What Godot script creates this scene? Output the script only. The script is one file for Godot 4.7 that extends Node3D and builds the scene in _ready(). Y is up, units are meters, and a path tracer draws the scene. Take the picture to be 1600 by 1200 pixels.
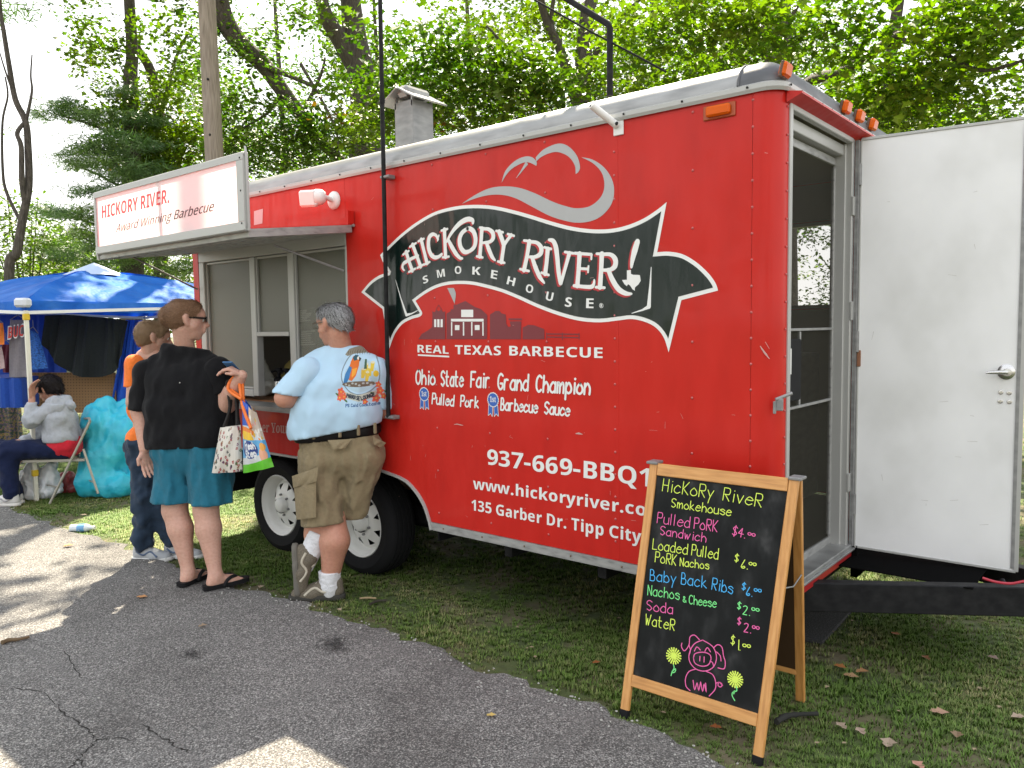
extends Node3D
# A red barbecue trailer beside a park lane: y up, metres. The trailer's serving side is the plane z = 0 (facing +z), its front end the plane x = 0; the lane runs along x.

var rng := RandomNumberGenerator.new()
var sun_dir := Vector3(-0.455, 0.775, -0.435).normalized()   # towards the sun
var gaps := []                                             # [point, radius]: openings in the tree cover through which the sun reaches that point
var taken := {}

class MB:
	var v := PackedVector3Array()
	var n := PackedVector3Array()
	var uv := PackedVector2Array()
	var idx := PackedInt32Array()
	func tri(a: Vector3, b: Vector3, c: Vector3, na: Vector3, nb: Vector3, nc: Vector3, ua := Vector2.ZERO, ub := Vector2.ZERO, uc := Vector2.ZERO) -> void:
		var i := v.size()
		if (b - a).cross(c - a).dot(na + nb + nc) > 0.0:
			v.append_array([a, c, b]); n.append_array([na, nc, nb]); uv.append_array([ua, uc, ub])
		else:
			v.append_array([a, b, c]); n.append_array([na, nb, nc]); uv.append_array([ua, ub, uc])
		idx.append_array([i, i + 1, i + 2])
	func flat(a: Vector3, b: Vector3, c: Vector3, out: Vector3) -> void:
		var m := (b - a).cross(c - a).normalized()
		if m.dot(out) < 0.0: m = -m
		tri(a, b, c, m, m, m)
	func quad(a: Vector3, b: Vector3, c: Vector3, d: Vector3, out: Vector3, uvs := true) -> void:
		var m := (c - a).cross(d - b).normalized()
		if m.dot(out) < 0.0: m = -m
		tri(a, b, c, m, m, m, Vector2(0, 1), Vector2(1, 1), Vector2(1, 0))
		tri(a, c, d, m, m, m, Vector2(0, 1), Vector2(1, 0), Vector2(0, 0))
	func squad(a: Vector3, b: Vector3, c: Vector3, d: Vector3, na: Vector3, nb: Vector3, nc: Vector3, nd: Vector3) -> void:
		tri(a, b, c, na, nb, nc)
		tri(a, c, d, na, nc, nd)
	func box(t: Transform3D, s: Vector3, bev := 0.0) -> void:
		var h := s * 0.5
		bev = minf(bev, minf(h.x, minf(h.y, h.z)) * 0.6)
		for ax in 3:
			for sg in [-1.0, 1.0]:
				var e1 := (ax + 1) % 3
				var e2 := (ax + 2) % 3
				var q := []
				for k in [[-1, -1], [1, -1], [1, 1], [-1, 1]]:
					var w := Vector3.ZERO
					w[ax] = sg * h[ax]
					w[e1] = k[0] * (h[e1] - bev)
					w[e2] = k[1] * (h[e2] - bev)
					q.append(t * w)
				var o := Vector3.ZERO
				o[ax] = sg
				quad(q[0], q[1], q[2], q[3], t.basis * o)
		if bev <= 0.0: return
		for ax in 3:
			var e1 := (ax + 1) % 3
			var e2 := (ax + 2) % 3
			for s1 in [-1.0, 1.0]:
				for s2 in [-1.0, 1.0]:
					var q := []
					for k in [[0, -1], [0, 1], [1, 1], [1, -1]]:
						var w := Vector3.ZERO
						w[ax] = k[1] * (h[ax] - bev)
						w[e1] = s1 * (h[e1] - (bev if k[0] == 1 else 0.0))
						w[e2] = s2 * (h[e2] - (0.0 if k[0] == 1 else bev))
						q.append(t * w)
					var o := Vector3.ZERO
					o[e1] = s1; o[e2] = s2
					quad(q[0], q[1], q[2], q[3], t.basis * o)
		for sx in [-1.0, 1.0]:
			for sy in [-1.0, 1.0]:
				for sz in [-1.0, 1.0]:
					var c := Vector3(sx * h.x, sy * h.y, sz * h.z)
					flat(t * (c - Vector3(0, sy, sz) * bev), t * (c - Vector3(sx, 0, sz) * bev), t * (c - Vector3(sx, sy, 0) * bev), t.basis * Vector3(sx, sy, sz))
	func cube(c: Vector3, s: Vector3, bev := 0.0) -> void:
		box(Transform3D(Basis(), c), s, bev)
	func bar(a: Vector3, b: Vector3, w: float, h: float, up := Vector3.UP, bev := 0.0) -> void:   # a box from a to b, w across, h along up
		var z := (b - a).normalized()
		if absf(z.dot(up.normalized())) > 0.99: up = Vector3.RIGHT if absf(z.x) < 0.9 else Vector3.BACK
		var x := up.cross(z).normalized()
		box(Transform3D(Basis(x, z.cross(x), z), (a + b) * 0.5), Vector3(w, h, a.distance_to(b)), bev)
	func tube(p: PackedVector3Array, r: PackedFloat32Array, sides := 8, caps := true) -> void:
		var m := p.size()
		if m < 2: return
		var up := Vector3.UP
		var base := v.size()
		for i in m:
			var d: Vector3 = (p[mini(i + 1, m - 1)] - p[maxi(i - 1, 0)]).normalized()
			if i == 0 and absf(d.y) > 0.9: up = Vector3.RIGHT
			var x := up.cross(d)
			if x.length() < 0.05: x = Vector3.FORWARD.cross(d)
			x = x.normalized()
			var y := d.cross(x)
			up = y
			var rr := r[mini(i, r.size() - 1)]
			for k in sides:
				var g := TAU * k / sides
				var o := x * cos(g) + y * sin(g)
				v.append(p[i] + o * rr)
				n.append(o)
				uv.append(Vector2(float(k) / sides, float(i) / (m - 1)))
		for i in m - 1:
			for k in sides:
				var a := base + i * sides + k
				var b := base + i * sides + (k + 1) % sides
				idx.append_array([a, b + sides, b, a, a + sides, b + sides])
		if caps:
			for e in [0, m - 1]:
				var dd: Vector3 = (p[0] - p[1] if e == 0 else p[m - 1] - p[m - 2]).normalized()
				for k in sides:
					tri(p[e], v[base + e * sides + k], v[base + e * sides + (k + 1) % sides], dd, dd, dd)
	func rod(a: Vector3, b: Vector3, r: float, sides := 8, r2 := -1.0) -> void:
		tube(PackedVector3Array([a, b]), PackedFloat32Array([r, r if r2 < 0.0 else r2]), sides)
	func lathe(prof: PackedVector2Array, t: Transform3D, segs := 24, crease := 0.75, arc := TAU) -> void:   # prof: (radius, height along the local y)
		var m := prof.size()
		for i in m - 1:
			var d := prof[i + 1] - prof[i]
			if d.length() < 1e-6: continue
			var nn := Vector2(d.y, -d.x).normalized()
			var n0 := nn
			var n1 := nn
			if i > 0:
				var e := (prof[i] - prof[i - 1])
				var en := Vector2(e.y, -e.x).normalized()
				if en.dot(nn) > crease: n0 = (en + nn).normalized()
			if i < m - 2:
				var e := (prof[i + 2] - prof[i + 1])
				var en := Vector2(e.y, -e.x).normalized()
				if en.dot(nn) > crease: n1 = (en + nn).normalized()
			for k in segs:
				var g0 := arc * k / segs
				var g1 := arc * (k + 1) / segs
				var c0 := Vector3(cos(g0), 0, sin(g0))
				var c1 := Vector3(cos(g1), 0, sin(g1))
				var a: Vector3 = t * (c0 * prof[i].x + Vector3(0, prof[i].y, 0))
				var b: Vector3 = t * (c1 * prof[i].x + Vector3(0, prof[i].y, 0))
				var c: Vector3 = t * (c1 * prof[i + 1].x + Vector3(0, prof[i + 1].y, 0))
				var e: Vector3 = t * (c0 * prof[i + 1].x + Vector3(0, prof[i + 1].y, 0))
				var na := (t.basis * (c0 * n0.x + Vector3(0, n0.y, 0))).normalized()
				var nb := (t.basis * (c1 * n0.x + Vector3(0, n0.y, 0))).normalized()
				var nc := (t.basis * (c1 * n1.x + Vector3(0, n1.y, 0))).normalized()
				var nd := (t.basis * (c0 * n1.x + Vector3(0, n1.y, 0))).normalized()
				if prof[i].x > 1e-5: tri(a, b, c, na, nb, nc)
				if prof[i + 1].x > 1e-5: tri(a, c, e, na, nc, nd)
	func ball(c: Vector3, r: Vector3, seg := 12) -> void:
		var pr := PackedVector2Array()
		for i in seg / 2 + 1:
			var g := PI * i / (seg / 2) - PI / 2
			pr.append(Vector2(maxf(cos(g), 0.0), sin(g)))
		lathe(pr, Transform3D(Basis(Vector3(r.x, 0, 0), Vector3(0, r.y, 0), Vector3(0, 0, r.z)), c), seg, -2.0)
	func sheet(poly: PackedVector2Array, t: Transform3D, uvs := 1.0) -> void:   # a flat face in the local xy plane, looking along +z
		var f := Geometry2D.triangulate_polygon(poly)
		var nn := t.basis.z.normalized()
		for i in range(0, f.size(), 3):
			var a := poly[f[i]]; var b := poly[f[i + 1]]; var c := poly[f[i + 2]]
			tri(t * Vector3(a.x, a.y, 0), t * Vector3(b.x, b.y, 0), t * Vector3(c.x, c.y, 0), nn, nn, nn, a * uvs, b * uvs, c * uvs)
	func prism(poly: PackedVector2Array, t: Transform3D, depth: float) -> void:   # the polygon at local z = 0, thickened towards -z
		sheet(poly, t)
		var back := t.translated_local(Vector3(0, 0, -depth))
		var f := Geometry2D.triangulate_polygon(poly)
		var nn := -t.basis.z.normalized()
		for i in range(0, f.size(), 3):
			var q := []
			for k in 3: q.append(back * Vector3(poly[f[i + k]].x, poly[f[i + k]].y, 0))
			tri(q[0], q[1], q[2], nn, nn, nn)
		var cw := Geometry2D.is_polygon_clockwise(poly)
		for i in poly.size():
			var a := poly[i]
			var b := poly[(i + 1) % poly.size()]
			var o := Vector2((b - a).y, -(b - a).x) * (-1.0 if cw else 1.0)
			quad(t * Vector3(a.x, a.y, 0), t * Vector3(b.x, b.y, 0), back * Vector3(b.x, b.y, 0), back * Vector3(a.x, a.y, 0), t.basis * Vector3(o.x, o.y, 0))
	func stroke(p: PackedVector2Array, w: PackedFloat32Array, t: Transform3D, round := true) -> void:   # a ribbon of paint along p, w wide (one width, or one per point)
		var m := p.size()
		var nn := t.basis.z.normalized()
		if m == 1 or (m == 2 and p[0].distance_to(p[1]) < 1e-5):
			var disc := PackedVector2Array()
			for k in 8: disc.append(p[0] + Vector2.from_angle(TAU * k / 8.0) * w[0] * 0.6)
			sheet(disc, t)
			return
		var l := PackedVector3Array(); var r := PackedVector3Array()
		for i in m:
			var d := (p[mini(i + 1, m - 1)] - p[maxi(i - 1, 0)]).normalized()
			var ww := w[0] if w.size() == 1 else lerpf(w[int(float(i) / (m - 1) * (w.size() - 1))], w[mini(int(float(i) / (m - 1) * (w.size() - 1)) + 1, w.size() - 1)], fmod(float(i) / (m - 1) * (w.size() - 1), 1.0))
			var o := Vector2(-d.y, d.x) * ww * 0.5
			if i > 0 and i < m - 1:
				var d1 := (p[i] - p[i - 1]).normalized()
				o /= maxf(0.6, absf(d1.dot(d)))
			l.append(t * Vector3(p[i].x + o.x, p[i].y + o.y, 0))
			r.append(t * Vector3(p[i].x - o.x, p[i].y - o.y, 0))
		for i in m - 1:
			tri(l[i], r[i], r[i + 1], nn, nn, nn)
			tri(l[i], r[i + 1], l[i + 1], nn, nn, nn)
		if round:
			for e in [0, m - 1]:
				var mid := (l[e] + r[e]) * 0.5
				var u := (l[e] - r[e]) * 0.5
				var f := nn.cross(u) * (1.0 if e == 0 else -1.0)
				for k in 4:
					var g0 := PI * k / 4.0
					var g1 := PI * (k + 1) / 4.0
					tri(mid, mid + u * cos(g0) + f * sin(g0), mid + u * cos(g1) + f * sin(g1), nn, nn, nn)
	func mesh(off := Vector3.ZERO) -> ArrayMesh:
		var am := ArrayMesh.new()
		if v.size() == 0: return am
		var vv := v
		if off != Vector3.ZERO:
			vv = v.duplicate()
			for i in vv.size(): vv[i] -= off
		var a := []
		a.resize(Mesh.ARRAY_MAX)
		a[Mesh.ARRAY_VERTEX] = vv
		a[Mesh.ARRAY_NORMAL] = n
		a[Mesh.ARRAY_TEX_UV] = uv
		a[Mesh.ARRAY_INDEX] = idx
		am.add_surface_from_arrays(Mesh.PRIMITIVE_TRIANGLES, a)
		return am
	# Smooth bodies: tapered capsules [a, b, ra, rb] joined by a smooth minimum, meshed by surface nets. cuts: [point, outward normal].
	func blob(prims: Array, cell: float, k: float, cuts := [], namp := 0.0, nfreq := Vector3(9, 5, 9), nseed := 3) -> void:
		var lo := Vector3.INF
		var hi := -Vector3.INF
		var m := 5.0 * k + 2.0 * cell
		for q in prims:
			var r := Vector3.ONE * (maxf(q[2], q[3]) + m)
			lo = lo.min((q[0] as Vector3).min(q[1]) - r)
			hi = hi.max((q[0] as Vector3).max(q[1]) + r)
		var nx := int((hi.x - lo.x) / cell) + 2
		var ny := int((hi.y - lo.y) / cell) + 2
		var nz := int((hi.z - lo.z) / cell) + 2
		var f := PackedFloat32Array()
		f.resize(nx * ny * nz)
		var ik := 1.0 / k
		for q in prims:
			var a: Vector3 = q[0]
			var b: Vector3 = q[1]
			var ra: float = q[2]
			var rb: float = q[3]
			var ab := b - a
			var il := 1.0 / maxf(ab.length_squared(), 1e-9)
			var rr := Vector3.ONE * (maxf(ra, rb) + m)
			var l0 := (a.min(b) - rr - lo) / cell
			var h0 := (a.max(b) + rr - lo) / cell
			for z in range(maxi(0, int(l0.z)), mini(nz, int(h0.z) + 1)):
				for y in range(maxi(0, int(l0.y)), mini(ny, int(h0.y) + 1)):
					var row := (z * ny + y) * nx
					for x in range(maxi(0, int(l0.x)), mini(nx, int(h0.x) + 1)):
						var p := lo + Vector3(x, y, z) * cell - a
						var t := clampf(p.dot(ab) * il, 0.0, 1.0)
						var d := ((p - ab * t).length() - lerpf(ra, rb, t)) * ik
						if d < 9.0: f[row + x] += exp(minf(-d, 60.0))
		var fn := FastNoiseLite.new()
		fn.seed = nseed
		fn.frequency = 1.0
		fn.fractal_octaves = 2
		for z in nz:
			for y in ny:
				var row := (z * ny + y) * nx
				for x in nx:
					var s := f[row + x]
					if s <= 0.0:
						f[row + x] = 1.0
						continue
					var d := -k * log(s)
					var p := lo + Vector3(x, y, z) * cell
					if namp > 0.0 and d < 0.06 and d > -0.06: d += namp * fn.get_noise_3dv(p * nfreq)
					for c in cuts: d = maxf(d, (p - c[0]).dot(c[1]))
					f[row + x] = d
		var ids := PackedInt32Array()
		ids.resize(nx * ny * nz)
		ids.fill(-1)
		var base := v.size()
		var pos := PackedVector3Array()
		var sy := nx
		var sz := nx * ny
		var corner := [0, 1, sy, sy + 1, sz, sz + 1, sz + sy, sz + sy + 1]
		for z in nz - 1:
			for y in ny - 1:
				for x in nx - 1:
					var i := z * sz + y * sy + x
					var mask := 0
					for c in 8:
						if f[i + corner[c]] < 0.0: mask |= 1 << c
					if mask == 0 or mask == 255: continue
					var sum := Vector3.ZERO
					var cnt := 0
					for c in 8:
						for ax in 3:
							if c & (1 << ax): continue
							var e := c | (1 << ax)
							var f0 := f[i + corner[c]]
							var f1 := f[i + corner[e]]
							if (f0 < 0.0) == (f1 < 0.0): continue
							var w := Vector3(c & 1, (c >> 1) & 1, (c >> 2) & 1)
							w[ax] += f0 / (f0 - f1)
							sum += w
							cnt += 1
					ids[i] = pos.size()
					pos.append(lo + (Vector3(x, y, z) + sum / cnt) * cell)
		var nr := PackedVector3Array()
		nr.resize(pos.size())
		var quads := PackedInt32Array()
		var step := [1, sy, sz]
		for z in range(1, nz - 1):
			for y in range(1, ny - 1):
				for x in range(1, nx - 1):
					var i := z * sz + y * sy + x
					var ins := f[i] < 0.0
					for ax in 3:
						if ins == (f[i + step[ax]] < 0.0): continue
						var u: int = step[(ax + 1) % 3]
						var w: int = step[(ax + 2) % 3]
						var a := ids[i]; var b := ids[i - u]; var c := ids[i - u - w]; var d := ids[i - w]
						if a < 0 or b < 0 or c < 0 or d < 0: continue
						var g := (pos[c] - pos[a]).cross(pos[d] - pos[b])
						var o := Vector3.ZERO
						o[ax] = 1.0 if ins else -1.0
						if g.dot(o) < 0.0:
							g = -g
							quads.append_array([a, b, c, a, c, d])
						else:
							quads.append_array([a, c, b, a, d, c])
						nr[a] += g; nr[b] += g; nr[c] += g; nr[d] += g
		for i in pos.size():
			v.append(pos[i]); n.append(nr[i].normalized()); uv.append(Vector2.ZERO)
		for q in quads: idx.append(base + q)

func V2(a: Array) -> PackedVector2Array:
	var o := PackedVector2Array()
	for i in range(0, a.size(), 2): o.append(Vector2(a[i], a[i + 1]))
	return o

func V3(a: Array) -> Array:
	var o := []
	for i in range(0, a.size(), 3): o.append(Vector3(a[i], a[i + 1], a[i + 2]))
	return o

func smooth(p: PackedVector2Array, per := 6) -> PackedVector2Array:
	if p.size() < 3: return p
	var o := PackedVector2Array()
	for i in p.size() - 1:
		var a := p[maxi(i - 1, 0)]; var b := p[i]; var c := p[i + 1]; var d := p[mini(i + 2, p.size() - 1)]
		for k in per: o.append(b.cubic_interpolate(c, a, d, float(k) / per))
	o.append(p[p.size() - 1])
	return o

func smooth3(p: PackedVector3Array, per := 5) -> PackedVector3Array:
	if p.size() < 3: return p
	var o := PackedVector3Array()
	for i in p.size() - 1:
		for k in per: o.append(p[i].cubic_interpolate(p[i + 1], p[maxi(i - 1, 0)], p[mini(i + 2, p.size() - 1)], float(k) / per))
	o.append(p[p.size() - 1])
	return o

func outline(parts: Array, per := 6) -> PackedVector2Array:   # smooth runs joined at sharp corners
	var o := PackedVector2Array()
	for q in parts:
		for w in smooth(q, per):
			if o.is_empty() or o[o.size() - 1].distance_to(w) > 0.0008: o.append(w)
	if o.size() > 2 and o[0].distance_to(o[o.size() - 1]) < 0.0008: o.remove_at(o.size() - 1)
	return o

func numbered(called: String) -> String:
	taken[called] = taken.get(called, -1) + 1
	return called if taken[called] == 0 else "%s_%03d" % [called, taken[called]]

func thing(called: String, label: String, category: String, at := Vector3.ZERO, group := "") -> Node3D:
	var o := Node3D.new()
	o.name = numbered(called)
	add_child(o)
	o.position = at
	tag(o, label, category, group)
	return o

func tag(o: Node, label: String, category: String, group := "") -> void:
	o.set_meta("label", label)
	o.set_meta("category", category)
	if group: o.set_meta("group", group)

func world_pos(o: Node3D) -> Vector3:
	var p := Vector3.ZERO
	var q: Node = o
	while q is Node3D and q != self:
		p += q.position
		q = q.get_parent()
	return p

# One mesh under parent; its vertices are given in world coordinates.
func part(called: String, mb: MB, m: Material, parent: Node3D = null) -> MeshInstance3D:
	var o := MeshInstance3D.new()
	if parent == null or parent == self:
		o.name = numbered(called)
		o.mesh = mb.mesh()
		add_child(o)
	else:
		var seen := 0
		for c in parent.get_children():
			if String(c.name) == called or String(c.name).begins_with(called + "_0"): seen += 1
		o.name = called if seen == 0 else "%s_%03d" % [called, seen]
		o.mesh = mb.mesh(world_pos(parent))
		parent.add_child(o, true)
	o.material_override = m
	return o

func single(called: String, mb: MB, m: Material, at: Vector3, label: String, category: String, group := "") -> MeshInstance3D:   # a thing that is one mesh
	var o := MeshInstance3D.new()
	o.name = numbered(called)
	o.mesh = mb.mesh(at)
	o.position = at
	o.material_override = m
	add_child(o)
	tag(o, label, category, group)
	return o

func col(r: float, g: float, b: float) -> Color: return Color(r, g, b).linear_to_srgb()

func mat(c: Color, rough := 0.6, metal := 0.0) -> StandardMaterial3D:   # c is linear
	var m := StandardMaterial3D.new()
	m.albedo_color = c.linear_to_srgb()
	m.roughness = rough
	m.metallic = metal
	if metal == 0.0 and maxf(c.r, maxf(c.g, c.b)) < 0.06: m.metallic_specular = 0.2
	return m

func noise_tex(freq: float, ramp: Array, size := 512, octaves := 4, kind := FastNoiseLite.TYPE_SIMPLEX_SMOOTH, sd := 1, normal := false) -> NoiseTexture2D:
	var f := FastNoiseLite.new()
	f.noise_type = kind
	f.frequency = freq
	f.fractal_octaves = octaves
	f.seed = sd
	var t := NoiseTexture2D.new()
	t.width = size
	t.height = size
	t.seamless = true
	t.noise = f
	if normal: t.as_normal_map = true
	if ramp.size():
		var g := Gradient.new()
		var off := PackedFloat32Array()
		var cl := PackedColorArray()
		for q in ramp:
			off.append(q[0])
			cl.append((q[1] as Color).linear_to_srgb())
		g.offsets = off
		g.colors = cl
		t.color_ramp = g
	return t

func noisy(ramp: Array, freq: float, scale: Vector3, rough := 0.6, metal := 0.0, octaves := 4, sd := 1, world := true) -> StandardMaterial3D:
	var m := StandardMaterial3D.new()
	m.albedo_texture = noise_tex(freq, ramp, 512, octaves, FastNoiseLite.TYPE_SIMPLEX_SMOOTH, sd)
	m.roughness = rough
	m.metallic = metal
	m.uv1_triplanar = true
	m.uv1_world_triplanar = world
	m.uv1_scale = scale
	var lum: Color = ramp[ramp.size() / 2][1]
	if metal == 0.0 and maxf(lum.r, maxf(lum.g, lum.b)) < 0.06: m.metallic_specular = 0.2
	return m

func bumpy(m: StandardMaterial3D, freq: float, height_cm: float, octaves := 4, sd := 5) -> StandardMaterial3D:
	m.heightmap_enabled = true
	m.heightmap_texture = noise_tex(freq, [], 512, octaves, FastNoiseLite.TYPE_SIMPLEX_SMOOTH, sd)
	m.heightmap_scale = height_cm
	return m

# Lettering in an installed face, fitted to the box that bl, br and tl span on a plane.
func letters(mb: MB, text: String, bl: Vector3, br: Vector3, tl: Vector3, bold := true, serif := false, italic := false) -> void:
	var f := SystemFont.new()
	f.font_names = PackedStringArray(["Droid Serif" if serif else "Droid Sans"])
	f.font_weight = 700 if bold else 400
	f.font_italic = italic
	var t := TextMesh.new()
	t.font = f
	t.text = text
	t.font_size = 48
	t.pixel_size = 0.01
	t.depth = 0.0
	t.curve_step = 2.0
	var box := t.get_aabb()
	var s := t.get_mesh_arrays()
	var vs: PackedVector3Array = s[Mesh.ARRAY_VERTEX]
	var ix: PackedInt32Array = s[Mesh.ARRAY_INDEX] if s[Mesh.ARRAY_INDEX] != null else PackedInt32Array(range(vs.size()))
	var x := br - bl
	var y := tl - bl
	var nn := x.cross(y).normalized()
	var base := mb.v.size()
	var lo := Vector2.INF
	var hi := -Vector2.INF
	for q in vs:
		lo = lo.min(Vector2(q.x, q.y)); hi = hi.max(Vector2(q.x, q.y))
	for i in range(0, ix.size() - 2, 3):
		var q := []
		for k in 3:
			var w := vs[ix[i + k]]
			q.append(bl + x * ((w.x - lo.x) / (hi.x - lo.x)) + y * ((w.y - lo.y) / (hi.y - lo.y)))
		mb.tri(q[0], q[1], q[2], nn, nn, nn)

# A single-stroke hand: two digits per point (x, then y in hex; baseline 3, x-height 8, capitals b).
var pen := {
	"A": "03 2b|2b 53|15 45", "B": "03 0b|0b 2b 39 27 07|07 37 45 33 03", "C": "4a 2b 09 05 23 44", "D": "03 0b|0b 2b 49 45 23 03", "E": "4b 0b|0b 03|03 43|07 37", "I": "1b 13", "M": "03 0b|0b 26|26 4b|4b 43", "U": "0b 04 23 44 4b", "F": "03 0b|0b 4b|07 37", "G": "4a 2b 09 05 23 44 46|46 26", "H": "0b 03|4b 43|07 47", "K": "0b 03|4b 06|16 43",
	"L": "0b 03|03 43", "N": "03 0b|0b 43|43 4b", "O": "2b 09 05 23 45 49 2b", "P": "03 0b|0b 3b 4a 48 37 07", "R": "0b 03|0b 3b 4a 48 37 07|17 43", "S": "4a 2b 0a 08 27 45 34 23 04", "W": "0b 13|13 28|28 33|33 5b",
	"a": "47 28 06 04 23 44|48 43", "b": "0b 03|06 28 46 44 23 04", "c": "47 28 06 04 23 44", "d": "47 28 06 04 23 44|4b 43", "e": "06 46 47 28 06 04 23 44", "g": "47 28 06 04 23 44|48 41 20 01", "h": "0b 03|06 28 46 43",
	"i": "13 18|1a 1a", "k": "0b 03|38 05|15 43", "l": "0b 03", "m": "03 08|06 18 26 23|26 48 56 53", "n": "03 08|06 28 46 43", "o": "28 06 04 23 44 46 28", "p": "08 00|06 28 46 44 23 04", "r": "08 03|06 18 38",
	"s": "47 28 07 26 45 33 04", "t": "1b 14 33|08 38", "u": "08 04 23 44|48 43", "v": "08 23|23 48", "w": "08 13|13 27|27 33|33 58", "y": "08 24|48 24 10",
	"$": "4a 2b 09 27 45 23 04|2c 22", "4": "3b 06|06 56|3b 33", "6": "3b 17 04 23 44 35 14", "2": "0a 2b 4a 37 03|03 43", "1": "2b 23", "0": "27 06 04 23 44 46 27", ".": "13 13", "&": "43 09 1a 29 06 04 23 45", "'": "1b 18",
}
func pen_text(mb: MB, text: String, t: Transform3D, bl: Vector2, br: Vector2, cap: float, w: float, slant := 0.0) -> void:   # cap: height of a capital; the text is squeezed to end at br
	var x := br - bl
	var wide := 0.0
	for ch in text: wide += pen_wide(ch)
	var ux := x / maxf(wide - 1.6, 0.1)
	var uy := Vector2(-x.y, x.x).normalized() * cap / 8.0
	var at := 0.0
	var lift := 0.0
	for ch in text:
		if pen.has(ch):
			for run in (pen[ch] as String).split("|"):
				var pts := PackedVector2Array()
				for q in run.split(" "):
					var yy := float(q.substr(1, 1).hex_to_int()) - 3.0
					pts.append(bl + ux * (at + float(q.substr(0, 1).hex_to_int()) + slant * yy) + uy * yy)
				mb.stroke(smooth(pts, 4), PackedFloat32Array([w]), t.translated_local(Vector3(0, 0, lift)))
				lift = fmod(lift + 0.00011, 0.0009)
		at += pen_wide(ch)
func pen_wide(ch: String) -> float:
	if ch == " ": return 3.2
	if ch in "il1'.": return 3.0
	if ch in "mwW": return 6.9
	return 5.8

func _ready() -> void:
	rng.seed = 7
	var cam := Camera3D.new()
	cam.name = "camera"
	cam.transform = Transform3D(Basis(Vector3(0.768981,-0.013408,-0.639131),Vector3(-0.035199,0.997375,-0.063274),Vector3(0.638302,0.071154,0.76649)),Vector3(1.190495,1.56,3.079839))
	cam.fov = 52.0049
	cam.near = 0.05
	cam.far = 600.0
	add_child(cam)
	cam.current = true
	var env := Environment.new()
	env.background_mode = Environment.BG_SKY
	var sky := Sky.new()
	var air := ProceduralSkyMaterial.new()
	air.sky_top_color = Color(0.84, 0.86, 0.90)
	air.sky_horizon_color = Color(1.0, 0.99, 0.97)
	air.sky_curve = 0.30
	air.ground_horizon_color = Color(0.55, 0.56, 0.52)
	air.ground_bottom_color = Color(0.25, 0.26, 0.2)
	air.sky_energy_multiplier = 0.75
	air.sun_angle_max = 22.0
	air.sun_curve = 0.12
	sky.sky_material = air
	env.sky = sky
	env.tonemap_mode = Environment.TONE_MAPPER_LINEAR
	env.tonemap_exposure = 4.5
	env.sdfgi_enabled = true
	env.ssao_enabled = true
	env.ssil_enabled = true
	var we := WorldEnvironment.new()
	we.name = "world_environment"
	we.environment = env
	add_child(we)
	var sun := DirectionalLight3D.new()
	sun.name = "sun"
	sun.light_energy = 1.3
	sun.light_color = Color(1.0, 0.95, 0.86)
	sun.light_angular_distance = 0.5
	sun.shadow_enabled = true
	sun.look_at_from_position(Vector3.ZERO, -sun_dir)
	add_child(sun)
	gaps = [[Vector3(-4.45, 0, 1.25), 0.3], [Vector3(-5.6, 0, 0.9), 0.12], [Vector3(-1.36, 0, 1.68), 0.42], [Vector3(-4.0, 2.3, 0.75), 0.6], [Vector3(-3.3, 2.3, 0.75), 0.8], [Vector3(-2.8, 2.35, 0.75), 0.5],
		[Vector3(-6.6, 2.0, -0.2), 0.25], [Vector3(-7.6, 2.1, -0.6), 0.2], [Vector3(-1.0, 2.66, -0.3), 0.35], [Vector3(-2.3, 2.66, -0.4), 0.3], [Vector3(-5.2, 0, 0.2), 0.35]]
	make_materials()
	ground()
	trees()
	trailer()
	interior()
	stall()
	people()
	menu_board()
	litter()

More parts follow.
